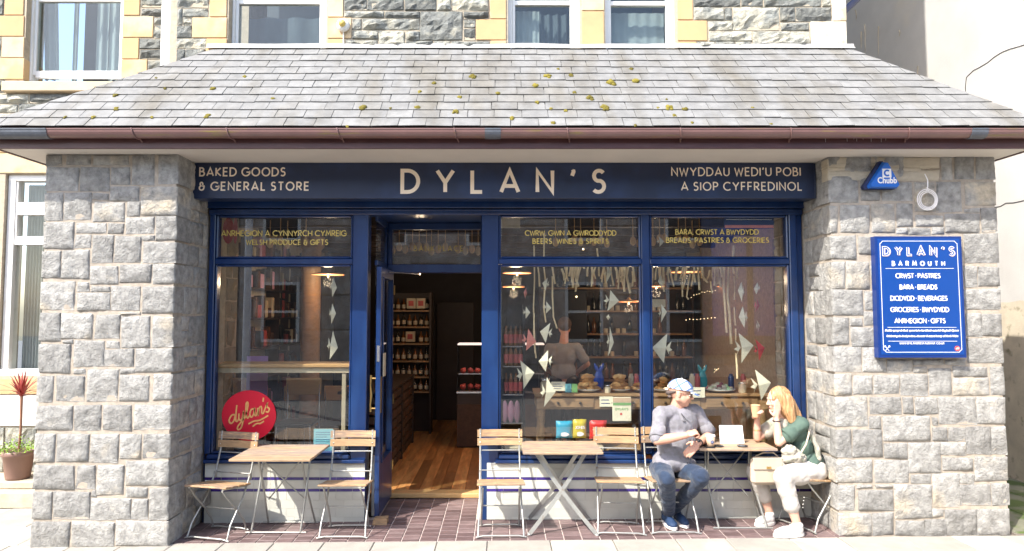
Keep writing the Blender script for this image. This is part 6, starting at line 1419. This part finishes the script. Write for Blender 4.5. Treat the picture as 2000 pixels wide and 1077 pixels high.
sh = blob('shirt', 'shirt_grey', man, [('e', (1.585, 5.95, .91), (.195, .125, .17), Matrix.Rotation(.42, 3, 'Z')), ('e', (1.555, 5.925, .75), (.185, .15, .18), Matrix.Rotation(.4, 3, 'Z')), ('e', (1.52, 5.92, .60), (.19, .16, .10), Matrix.Rotation(.4, 3, 'Z')),
    ('c', Sr + Vector((.01, 0, .0)), .072, Sl + Vector((-.01, 0, 0)), .072), ('c', (1.50, 5.90, 1.015), .065, (1.68, 5.99, 1.015), .065), ('l', [(Sr, .066), (Sr.lerp(Er, .55), .062), (Sr.lerp(Er, .88), .066)]), ('l', [(Sl, .066), (Sl.lerp(El, .55), .062), (Sl.lerp(El, .82), .066)]),
    ('e', (1.44, 5.86, .56), (.11, .1, .07)), ('e', (1.60, 5.86, .575), (.12, .1, .07))], .009, 3)
wrinkle(sh, .007, 14, (1, 1, .7), 3)
def cuff(par, A, B, t0, t1, r0, r1, m):
    mb = MB(); mb.tube([A.lerp(B, t0), A.lerp(B, (t0+t1)/2), A.lerp(B, t1)], [r0, (r0+r1)/2, r1], 20, cap=False); o = mb.build('sleeve_end', M[m], par); o.modifiers.new('s', 'SOLIDIFY').thickness = .004; wrinkle(o, .003, 20); return o
cuff(man, Sr, Er, .5, .93, .062, .073, 'shirt_grey'); cuff(man, Sl, El, .5, .9, .062, .072, 'shirt_grey')
pk = [(1.648, 5.795, .955), (1.662, 5.772, .90), (1.664, 5.762, .82), (1.655, 5.757, .74), (1.640, 5.76, .66), (1.628, 5.765, .60)]
MB().tube([Vector(p) + Vector((0, .006, 0)) for p in pk], .004, 5).build('placket', M['shirt_seam'], man)
mb = MB()   # collar
for s_ in (-1, 1):
    p = [MHd + Vector(q) for q in (((-.085, -.01, -.125), (-.02, -.095, -.160), (.035, -.075, -.235), (.0, -.115, -.225), (-.09, -.055, -.19)) if s_ < 0 else ((-.06, .07, -.125), (.06, .03, -.16), (.085, -.035, -.225), (.115, .0, -.20), (.0, .1, -.18)))]
    mb.add(p + [q + Vector((0, .004, -.003)) for q in p], [(0, 1, 2, 3, 4), (9, 8, 7, 6, 5)] + [(i, (i+1) % 5, (i+1) % 5 + 5, i+5) for i in range(5)])
mb.build('collar', M['shirt_grey'], man)
MB().tube([MHd + Vector(p) for p in ((-.02, -.10, -.158), (.03, -.088, -.22), (.06, -.10, -.235))], .003, 5).build('collar_edge', M['shirt_seam'], man)
mb = MB()
for z, y in ((.80, 5.765), (.70, 5.75), (.61, 5.755)): mb.ell((1.645 + (z - .9) * .12, y + .01, z), (.006, .005, .006), 6, 4)
mb.build('shirt_buttons', M['watch'], man)
tr = blob('jeans', 'jeans', man, [('c', Hr, .095, Hl, .095), ('l', [(Hr, .098), (Hr.lerp(Kr, .5), .092), (Kr, .073), (Kr.lerp(Ar, .35), .068), (Kr.lerp(Ar, .92), .056)]), ('l', [(Hl, .098), (Hl.lerp(Kl, .5), .092), (Kl, .073), (Kl.lerp(Al, .35), .068), (Kl.lerp(Al, .92), .056)])], .009, 3)
wrinkle(tr, .010, 11, (1, 1, 1.6), 9)
def shoe(name, m, par, heel, toe, w=.045, sole='lid_white', h=.085, lace='lid_white'):
    heel = Vector(heel); toe = Vector(toe); d = (toe - heel).normalized(); s = Vector((-d.y, d.x, 0)).normalized(); u = Vector((0, 0, 1)); L_ = (toe - heel).length; rot = Matrix((d, s, u)).transposed()
    r = blob(name, m, par, [('e', heel + d * .045 + u * .05, (.048, w*.82, .05), rot), ('e', heel + d * .04 + u * (h + .0), (.042, w*.8, .03), rot), ('e', heel + d * L_*.5 + u * .045, (L_*.42, w*.9, .04), rot), ('e', heel + d * L_*.75 + u * .035, (L_*.26, w, .032), rot)], .006, 3)
    n = 20; mb = MB(); vs = []
    for z in (0, .024):
        for k in range(n): a = 2*pi*k/n; vs.append(heel + d * (L_/2 + (L_/2 + .012) * cos(a)) + s * (w * 1.06) * sin(a) * (1 + .12 * cos(a)) + u * z)
    mb.add(vs, [tuple(range(n-1, -1, -1)), tuple(range(n, 2*n))] + [(k, (k+1) % n, (k+1) % n + n, k + n) for k in range(n)]); mb.build('sole', M[sole], r)
    mb = MB()
    for k in range(4): c = heel + d * (L_ * (.42 + .08 * k)) + u * (.092 - .011 * k); mb.tube([c - s * .022 - u*.006, c, c + s * .022 - u*.006], .003, 5)
    mb.build('laces', M[lace], r); return r
shoe('shoe', 'shoe_navy', man, (1.47, 6.06, gz(1.5) + .012), (1.50, 5.80, gz(1.5) + .012), .046, lace='shoe_navy'); shoe('shoe', 'shoe_navy', man, (1.585, 6.10, gz(1.5) + .012), (1.62, 5.86, gz(1.5) + .012), .044, lace='shoe_navy')
# cap
mb = MB(); n, m_ = 20, 7; vs = []
for j in range(m_ + 1):
    th = (pi / 2) * j / m_
    for k in range(n): a = 2*pi*k/n; p = Vector((sin(th) * cos(a) * .112 - .004, sin(th) * sin(a) * .088, cos(th) * .092 + .028)); vs.append(MA(p.x, p.y, p.z + .012))
mb.add(vs, [(j*n+k, (j+1)*n+k, (j+1)*n+(k+1) % n, j*n+(k+1) % n) for j in range(m_) for k in range(n)], True); cap = mb.build('cap', M['cap_plaid'], man)
mb = MB(); vs = []; n = 12
for t in (0, .006):
    for k in range(n + 1):
        a = -pi/2 + pi * k / n
        for q in (0, 1): x = .085 + q * .078 * cos(a)**.6 if abs(cos(a)) > 1e-6 else .085; vs.append(MA(x * (1 if q else 1), .082 * sin(a) * (1 - .0 * q), .045 - .030 * q * cos(a) - .012 * sin(a)**2 - t))
w_ = 2 * (n + 1); fs = []
for k in range(n):
    a = 2*k; fs += [(a, a+1, a+3, a+2), (a + w_, a+2 + w_, a+3 + w_, a+1 + w_), (a+1, a+1+w_, a+3+w_, a+3)]
mb.add(vs, fs, False); mb.build('cap_brim', M['cap_plaid'], cap)
MB().ell(MA(-.004, 0, .134), (.008, .008, .005), 8, 5).build('cap_button', M['paper_white'], cap)
mb = MB(); mb.tube([MA(-.085, .045, .0), MA(-.104, 0, -.01), MA(-.085, -.045, .0), MA(-.04, -.076, .018)], [.018, .02, .018, .008], 8); mb.tube([MA(-.085, .045, -.03), MA(-.09, 0, -.04), MA(-.085, -.045, -.03)], .014, 8); mb.build('hair', M['hair_grey'], man)
mb = MB()
for s_ in (-1, 1): mb.tube([MA(.098 + .0, s_*.032 + .021 * cos(R(a)), .004 + .014 * sin(R(a))) for a in range(0, 361, 30)], .0022, 5); mb.tube([MA(.096, s_*.052, .010), MA(.0, s_*.084, .012)], .002, 5)
mb.tube([MA(.100, -.012, .008), MA(.103, 0, .011), MA(.100, .012, .008)], .0022, 5); mb.build('glasses', M['eye_dark'], man)
d_ = (Wl - El).normalized(); o_ = d_.orthogonal().normalized(); o2 = d_.cross(o_); wc = Wl - d_ * .02
mb = MB().tube([wc - d_ * .011, wc + d_ * .011], .0315, 16); wt = mb.build('wrist_watch', M['watch'], man)
bf = MB(); pw = wc + Vector((-.3, -.75, .55)).normalized() * .033; bf.ell(pw, (.017, .017, .017), 12, 8); bf.build('watch_face', M['watch'], wt)
# ---- the woman
wom = empty('person', (2.6, 5.9, gz(2.6)), 'seated woman with long red hair, green top and cream cropped trousers, holding a cup', 'person')
WH = Vector((2.465, 5.90, 1.125)); wf = Vector((-1, -.12, -.06)); wu = Vector((-.12, 0, 1))
hp, WA, wrot = head(WH, wf, wu, .96, .95)
Sn, Sf = Vector((2.62, 5.78, .945)), Vector((2.58, 6.05, .945)); En, Wn = Vector((2.405, 5.765, .785)), Vector((2.405, 5.80, .985)); Ef, Wf_ = Vector((2.305, 5.98, .785)), Vector((2.285, 5.93, .955))
Hn, Hf = Vector((2.74, 5.84, .525)), Vector((2.74, 6.00, .525)); Kn, Kf = Vector((2.395, 5.68, .515)), Vector((2.26, 5.93, .505)); An, Af = Vector((2.50, 5.665, .13)), Vector((2.395, 5.97, .13))
skin = hp + [('l', [(WH + Vector((.01, 0, -.04)), .050), (WH + Vector((.04, .01, -.12)), .046), (Vector((2.56, 5.92, .93)), .06)]),
    ('l', [(Sn, .042), (Sn.lerp(En, .5), .041), (En, .035), (En.lerp(Wn, .35), .037), (Wn, .023)]), ('l', [(Sf, .042), (Sf.lerp(Ef, .5), .041), (Ef, .035), (Ef.lerp(Wf_, .35), .036), (Wf_, .023)]),
    ('l', [(Vector((2.58, 5.92, .92)), .08), (Vector((2.64, 5.92, .74)), .08), (Vector((2.72, 5.92, .55)), .09)]), ('c', Sn, .045, Sf, .045),
    ('l', [(Hn, .06), (Kn, .048), (Kn.lerp(An, .4), .052), (An, .034)]), ('l', [(Hf, .06), (Kf, .048), (Kf.lerp(Af, .4), .052), (Af, .034)]), ('c', An, .034, An + Vector((-.04, 0, -.05)), .03), ('c', Af, .034, Af + Vector((-.04, 0, -.05)), .03)]
skin += hand(Wn, (.12, .05, 1), (-.25, .95, 0), .12, .93, 1, .1); skin += hand(Wf_, (-.1, -.35, .9), (.2, -.9, -.2), .75, .93, -1, .1)
blob('body', 'skin_pale', wom, skin, .0055, 3); face_bits(wom, WA, wrot, .96)
tp = blob('green_top', 'green_top', wom, [('e', (2.60, 5.92, .87), (.12, .165, .12)), ('e', (2.65, 5.92, .74), (.125, .15, .13)), ('e', (2.71, 5.92, .60), (.135, .165, .11)), ('c', Sn, .06, Sf, .06), ('l', [(Sn, .058), (Sn.lerp(En, .35), .058), (Sn.lerp(En, .62), .062)]), ('l', [(Sf, .066), (Sf.lerp(Ef, .5), .07)])], .009, 3)
wrinkle(tp, .008, 14, (1, 1, .8), 5)
cuff(wom, Sn, En, .3, .68, .056, .072, 'green_top')
st_ = blob('pale_sleeve', 'white_cloth', wom, [('l', [(Sf + Vector((-.01, -.02, 0)), .07), (Sf.lerp(Ef, .65), .073)]), ('l', [(Vector((2.50, 5.89, .93)), .05), (Vector((2.49, 5.86, .78)), .05)])], .009, 3)
sc_ = blob('pale_waistcoat', 'white_cloth', wom, [('l', [(Vector((2.70, 5.81, .86)), .022), (Vector((2.75, 5.80, .74)), .026), (Vector((2.76, 5.79, .64)), .02)]), ('l', [(Vector((2.50, 5.82, .74)), .045), (Vector((2.56, 5.80, .68)), .05), (Vector((2.62, 5.80, .64)), .04)])], .009, 2); wrinkle(sc_, .012, 14, (1, 1, 1), 8)
tr = blob('cropped_trousers', 'trouser_cream', wom, [('c', Hn, .105, Hf, .105), ('l', [(Hn, .112), (Hn.lerp(Kn, .5), .10), (Kn, .078), (Kn.lerp(An, .3), .074), (Kn.lerp(An, .62), .068)]), ('l', [(Hf, .112), (Hf.lerp(Kf, .5), .10), (Kf, .078), (Kf.lerp(Af, .3), .074), (Kf.lerp(Af, .62), .066)])], .009, 3)
wrinkle(tr, .008, 11, (1, 1, 1.5), 12)
mb = MB()
for k in range(4): mb.ell((2.515 - k*.004 + .028, 5.61, .36 - k * .028), (.007, .005, .005), 6, 4)
mb.build('trouser_buttons', M['rivet'], wom)
shoe('shoe', 'shoe_white', wom, (2.545, 5.655, gz(2.5) + .008), (2.29, 5.62, gz(2.5) + .008), .045); shoe('shoe', 'shoe_white', wom, (2.43, 5.97, gz(2.4) + .008), (2.215 + .03, 5.90, gz(2.4) + .008), .044)
# hair: a cap of hair plus many overlapping locks falling over the near shoulder
cap_h = blob('hair', 'hair_red', wom, [('e', WA(-.022, 0, .045), (.098, .088, .088), wrot), ('e', WA(-.06, 0, -.03), (.07, .086, .10), wrot), ('l', [(WA(-.02, -.0, .12), .02), (WA(.055, .02, .095), .022), (WA(.07, .055, .03), .016)]), ('l', [(WA(-.05, .075, .03), .045), (WA(-.06, .09, -.08), .042), (WA(-.075, .09, -.17), .035)]),
    ('l', [(WA(-.09, .02, -.02), .06), (WA(-.13, .03, -.13), .055), (WA(-.175, .05, -.24), .035), (WA(-.21, .06, -.31), .016)]), ('l', [(WA(-.04, -.07, .03), .045), (WA(-.05, -.08, -.08), .042), (WA(-.08, -.08, -.17), .03)])], .007, 4)
wrinkle(cap_h, .006, 40, (1, 1, .12), 2)
q = random.Random(5)
for k in range(30):
    a = R(q.uniform(25, 170)); x0 = .075 * cos(a) * .9 - .02; y0 = .090 * sin(a); top_ = WA(x0 * .5, y0 * .45, .13 - abs(x0) * .2); 
    l_ = q.uniform(.13, .33) if x0 < .03 else q.uniform(.06, .12); bx_ = -.12 * (l_ / .3) - .02
    pts = [top_, WA(x0 * .95, y0 * 1.02, .06), WA(x0 - .02, y0 * 1.10, -.04), WA(x0 + bx_ * .6, y0 * 1.05, -.04 - l_ * .55), WA(x0 + bx_, y0 * 1.0 + q.uniform(-.01, .01), -.04 - l_)]
    pts = [Vector(p) for p in spline([tuple(p) for p in pts], 3)]; m = len(pts)
    MB().tube(pts, [.012 * (1 - .8 * (i / (m - 1))**2) for i in range(m)], 6).build('hair_lock', M['hair_red'], wom)
MB().tube([Wn + Vector((.03*cos(R(a)), .028*sin(R(a)), -.02)) for a in range(0, 361, 30)], .006, 6).build('bracelet', M['watch'], wom)
MB().tube([Ef.lerp(Wf_, .45) + Vector((.037*cos(R(a)), .037*sin(R(a)), 0)) for a in range(0, 361, 30)], .003, 5).build('bangle', M['brass'], wom)
# paper cup in her hand
cupc = Vector((2.252, 5.875, .985)); pc_ = empty('paper_cup', cupc, 'tan ribbed paper cup held up by the woman with red hair', 'cup')
MB().lathe([(0, 0), (.028, 0), (.0285, .004)] + [(.029 + .0115 * i / 12 + (.0006 if i % 2 else 0), .006 + .098 * i / 12) for i in range(13)] + [(.0425, .108), (.040, .11), (.027, .01), (0, .01)], cupc, 20).build('cup_body', M['cup_tan'], pc_)
# cup on the table with white lid and round badge
tz = TT
c2 = at3(1384, 860, 5.78); c2 = Vector((c2.x + .01, 5.76, tz + .001)); pc2 = empty('paper_cup', c2, 'brown paper cup with a dark round badge standing in front of the man', 'cup')
MB().lathe([(0, 0), (.027, 0), (.04, .095), (0, .095)], c2, 20).build('cup_body', M['cup_brown'], pc2); MB().lathe([(.0415, .093), (.042, .1), (.036, .108), (.034, .106), (0, .106)], c2, 20).build('lid', M['lid_white'], pc2)
mb = MB(); mb.prism([(c2.x + .003 + .014*cos(R(a)), c2.z + .052 + .014*sin(R(a))) for a in range(0, 360, 20)], c2.y - .037, c2.y - .033); mb.build('round_badge', M['board_edge'], pc2)
mb = MB(); mb.box(c2.x - .006, c2.x + .012, c2.y - .038, c2.y - .0372, c2.z + .05, c2.z + .054); mb.build('badge_print', M['letter_white'], pc2)
# napkin card, phones, ash trays
nx0, nx1 = at(1405, 850, 5.95)[0], at(1452, 850, 5.95)[0]
MBn = MB(); MBn.add([(nx0, 5.93, tz), (nx1, 5.93, tz), (nx1 - .005, 5.96, tz + .155), (nx0 + .003, 5.96, tz + .155), (nx0, 5.935, tz), (nx1, 5.935, tz), (nx1 - .005, 5.965, tz + .155), (nx0 + .003, 5.965, tz + .155)], [(0,1,2,3),(7,6,5,4),(0,4,5,1),(1,5,6,2),(2,6,7,3),(3,7,4,0)]); tag(MBn.build('menu_card', M['paper_white'], None), 'blank white card standing upright on the table between the couple', 'card')
tag(MB().cbox(1.78, 1.86, 5.72, 5.86, tz + .001, tz + .009, .003).build('mobile_phone', M['black'], None), 'black phone lying flat in front of the man', 'phone').location.x = 1.80
for i, (px, lb_) in enumerate(((1402, 'dark round tray on the table beside the brown cup'), (1449, 'dark round tray on the table in front of the white card'))):
    x = at(px, 861, 5.8)[0]; tag(MB().lathe([(0, 0), (.036, 0), (.046, .008), (.044, .011), (.03, .006), (0, .006)], (x, 5.79, tz + .001), 18).build('ash_tray', M['watch'], None), lb_, 'tray')
# handbag on her lap
hb_ = empty('handbag', (2.33, 5.62, .45), 'cream flap handbag resting against the knees of the woman', 'handbag'); bc = Vector((2.31, 5.60, .43))
bc = Vector((2.295, 5.79, .425))
hbm = MB().cbox(bc.x - .13, bc.x + .14, bc.y - .034, bc.y + .04, bc.z - .005, bc.z + .235, .028).build('bag_body', M['bag_beige'], hb_)
MB().cbox(bc.x - .122, bc.x + .132, bc.y - .046, bc.y - .033, bc.z + .13, bc.z + .235, .006).build('flap', M['bag_beige'], hb_); MB().cbox(bc.x - .01, bc.x + .03, bc.y - .055, bc.y - .048, bc.z + .14, bc.z + .16, .002).build('clasp', M['brass'], hb_)
MB().tube([bc + Vector((-.09, 0, .235)), bc + Vector((-.03, -.03, .275)), bc + Vector((.06, -.03, .275)), bc + Vector((.11, 0, .235))], .006, 6).build('strap', M['bag_beige'], hb_)
sl_ = empty('shoulder_bag', (2.56, 5.70, .7), 'crumpled pale cloth shoulder bag slung at the side of the woman', 'bag')
cb = blob('bag_body', 'white_cloth', sl_, [('e', (2.49, 5.755, .69), (.07, .035, .085)), ('e', (2.545, 5.75, .655), (.085, .035, .05))], .008, 3); wrinkle(cb, .018, 22)
MB().tube([(2.56, 5.70, .70), (2.62, 5.715, .78), (2.665, 5.75, .87), (2.67, 5.80, .95)], .008, 6).build('strap', M['bag_beige'], sl_)
# member of staff inside
stf = empty('person', (at(1095, 700, 8.3)[0], 8.3, .05), 'member of staff in a grey t-shirt and dark trousers, seen from behind inside', 'person')
sx_ = at(1098, 700, 8.3)[0]; z = .05
hp, SA, srot = head((sx_ + .02, 8.35, 1.66 + z), (0, 1, -.1), (0, 0, 1), 1.0)
A1, A2 = Vector((sx_ - .19, 8.3, 1.42)), Vector((sx_ + .19, 8.3, 1.42)); e2, w2 = Vector((sx_ + .33, 8.28, 1.20)), Vector((sx_ + .19, 8.5, 1.05)); e1, w1 = Vector((sx_ - .26, 8.35, 1.15)), Vector((sx_ - .15, 8.6, 1.05))
blob('body', 'skin', stf, hp + [('l', [((sx_ + .02, 8.33, 1.62), .055), ((sx_, 8.3, 1.45), .07), ((sx_, 8.3, 1.0), .1)]), ('c', A1, .05, A2, .05), ('l', [(A2, .05), (e2, .04), (w2, .028)]), ('l', [(A1, .05), (e1, .04), (w1, .028)]), ('l', [((sx_-.1, 8.3, .95), .08), ((sx_-.1, 8.3, .5), .055), ((sx_-.1, 8.3, .15), .04)]), ('l', [((sx_+.1, 8.3, .95), .08), ((sx_+.1, 8.3, .5), .055), ((sx_+.1, 8.3, .15), .04)])] + hand(w2, (-.6, .6, -.4), (-.3, -.3, 0), .5) + hand(w1, (.5, .6, -.4), (.3, -.3, 0), .5), .009, 3)
t_ = blob('t_shirt', 'staff_shirt', stf, [('e', (sx_, 8.3, 1.32), (.19, .125, .19)), ('e', (sx_, 8.3, 1.1), (.175, .13, .17)), ('c', A1, .075, A2, .075), ('c', A2, .075, A2.lerp(e2, .7), .07), ('c', A1, .075, A1.lerp(e1, .7), .07)], .012, 3); wrinkle(t_, .01, 8)
blob('trousers', 'black', stf, [('c', (sx_-.1, 8.3, .95), .12, (sx_-.1, 8.3, .12), .065), ('c', (sx_+.1, 8.3, .95), .12, (sx_+.1, 8.3, .12), .065)], .012, 3)
for s_ in (-1, 1): shoe('shoe', 'black', stf, (sx_ + s_*.1, 8.2, .052), (sx_ + s_*.1, 8.46, .052), .045, 'black', lace='black')
blob('hair', 'hair_grey', stf, [('e', SA(-.02, 0, .045), (.112, .098, .105), srot)], .008, 3)
stf.location.y += .9; stf.location.x = at(1098, 700, 9.2)[0] - .0
# ================================================================ PLANT POT ON THE STEP
px_, py_ = atz(36, 931, .192); py_ = 6.93; px_ = at(36, 900, 6.93)[0]; pzb = .192
pot = empty('plant_pot', (px_, py_, pzb), 'brown pot with a spiky red cordyline and lime green foliage on the doorstep', 'plant')
MB().lathe([(0, 0), (.105, 0), (.112, .02), (.14, .235), (.152, .24), (.155, .29), (.142, .292), (.135, .25), (0, .25)], (px_, py_, pzb), 24).build('pot', M['pot_brown'], pot)
MB().lathe([(.135, .262), (0, .27)], (px_, py_, pzb), 16).build('soil', M['soil'], pot)
zt_ = at(38, 770, 6.93)[1]
MB().tube([(px_, py_, pzb + .25), (px_ + .01, py_, pzb + .5), (px_ + .005, py_, zt_)], [.014, .011, .013], 8).build('stem', M['stem_brown'], pot)
q = random.Random(11)
for k in range(46):
    a = q.uniform(0, 2*pi); el = q.uniform(.25, 1.45); L_ = q.uniform(.18, .30); d = Vector((cos(a)*cos(el), sin(a)*cos(el), sin(el))); s = Vector((-sin(a), cos(a), 0)); b0 = Vector((px_ + .005, py_, zt_ + q.uniform(-.03, .02))); vs = []; n = 4
    for i in range(n + 1):
        t = i / n; c = b0 + d * L_ * t + Vector((0, 0, -.06 * t * t * cos(el))); w = .013 * (1 - t)**.6 + .0008; vs += [c - s * w, c + Vector((0, 0, -.003)), c + s * w]
    MB().add(vs, [(3*i, 3*i+1, 3*i+4, 3*i+3) for i in range(n)] + [(3*i+1, 3*i+2, 3*i+5, 3*i+4) for i in range(n)], True).build('leaf', M['leaf_red'], pot)
mb = MB()
for k in range(420):
    a = q.uniform(0, 2*pi); r = .19 * math.sqrt(q.random()); z = pzb + .27 + q.uniform(0, .19) * (1 - r / .25); c = Vector((px_ + r * cos(a), py_ + r * sin(a), z)); d = Vector((q.uniform(-1, 1), q.uniform(-1, 1), q.uniform(-.2, 1))).normalized() * q.uniform(.012, .026); s = d.cross(Vector((q.uniform(-1,1), q.uniform(-1,1), .3))).normalized() * .008
    mb.add([c, c + d * .5 + s, c + d, c + d * .5 - s], [(0, 1, 2, 3)])
tag(mb.build('small_foliage', M['leaf_lime'], pot), kind='stuff')
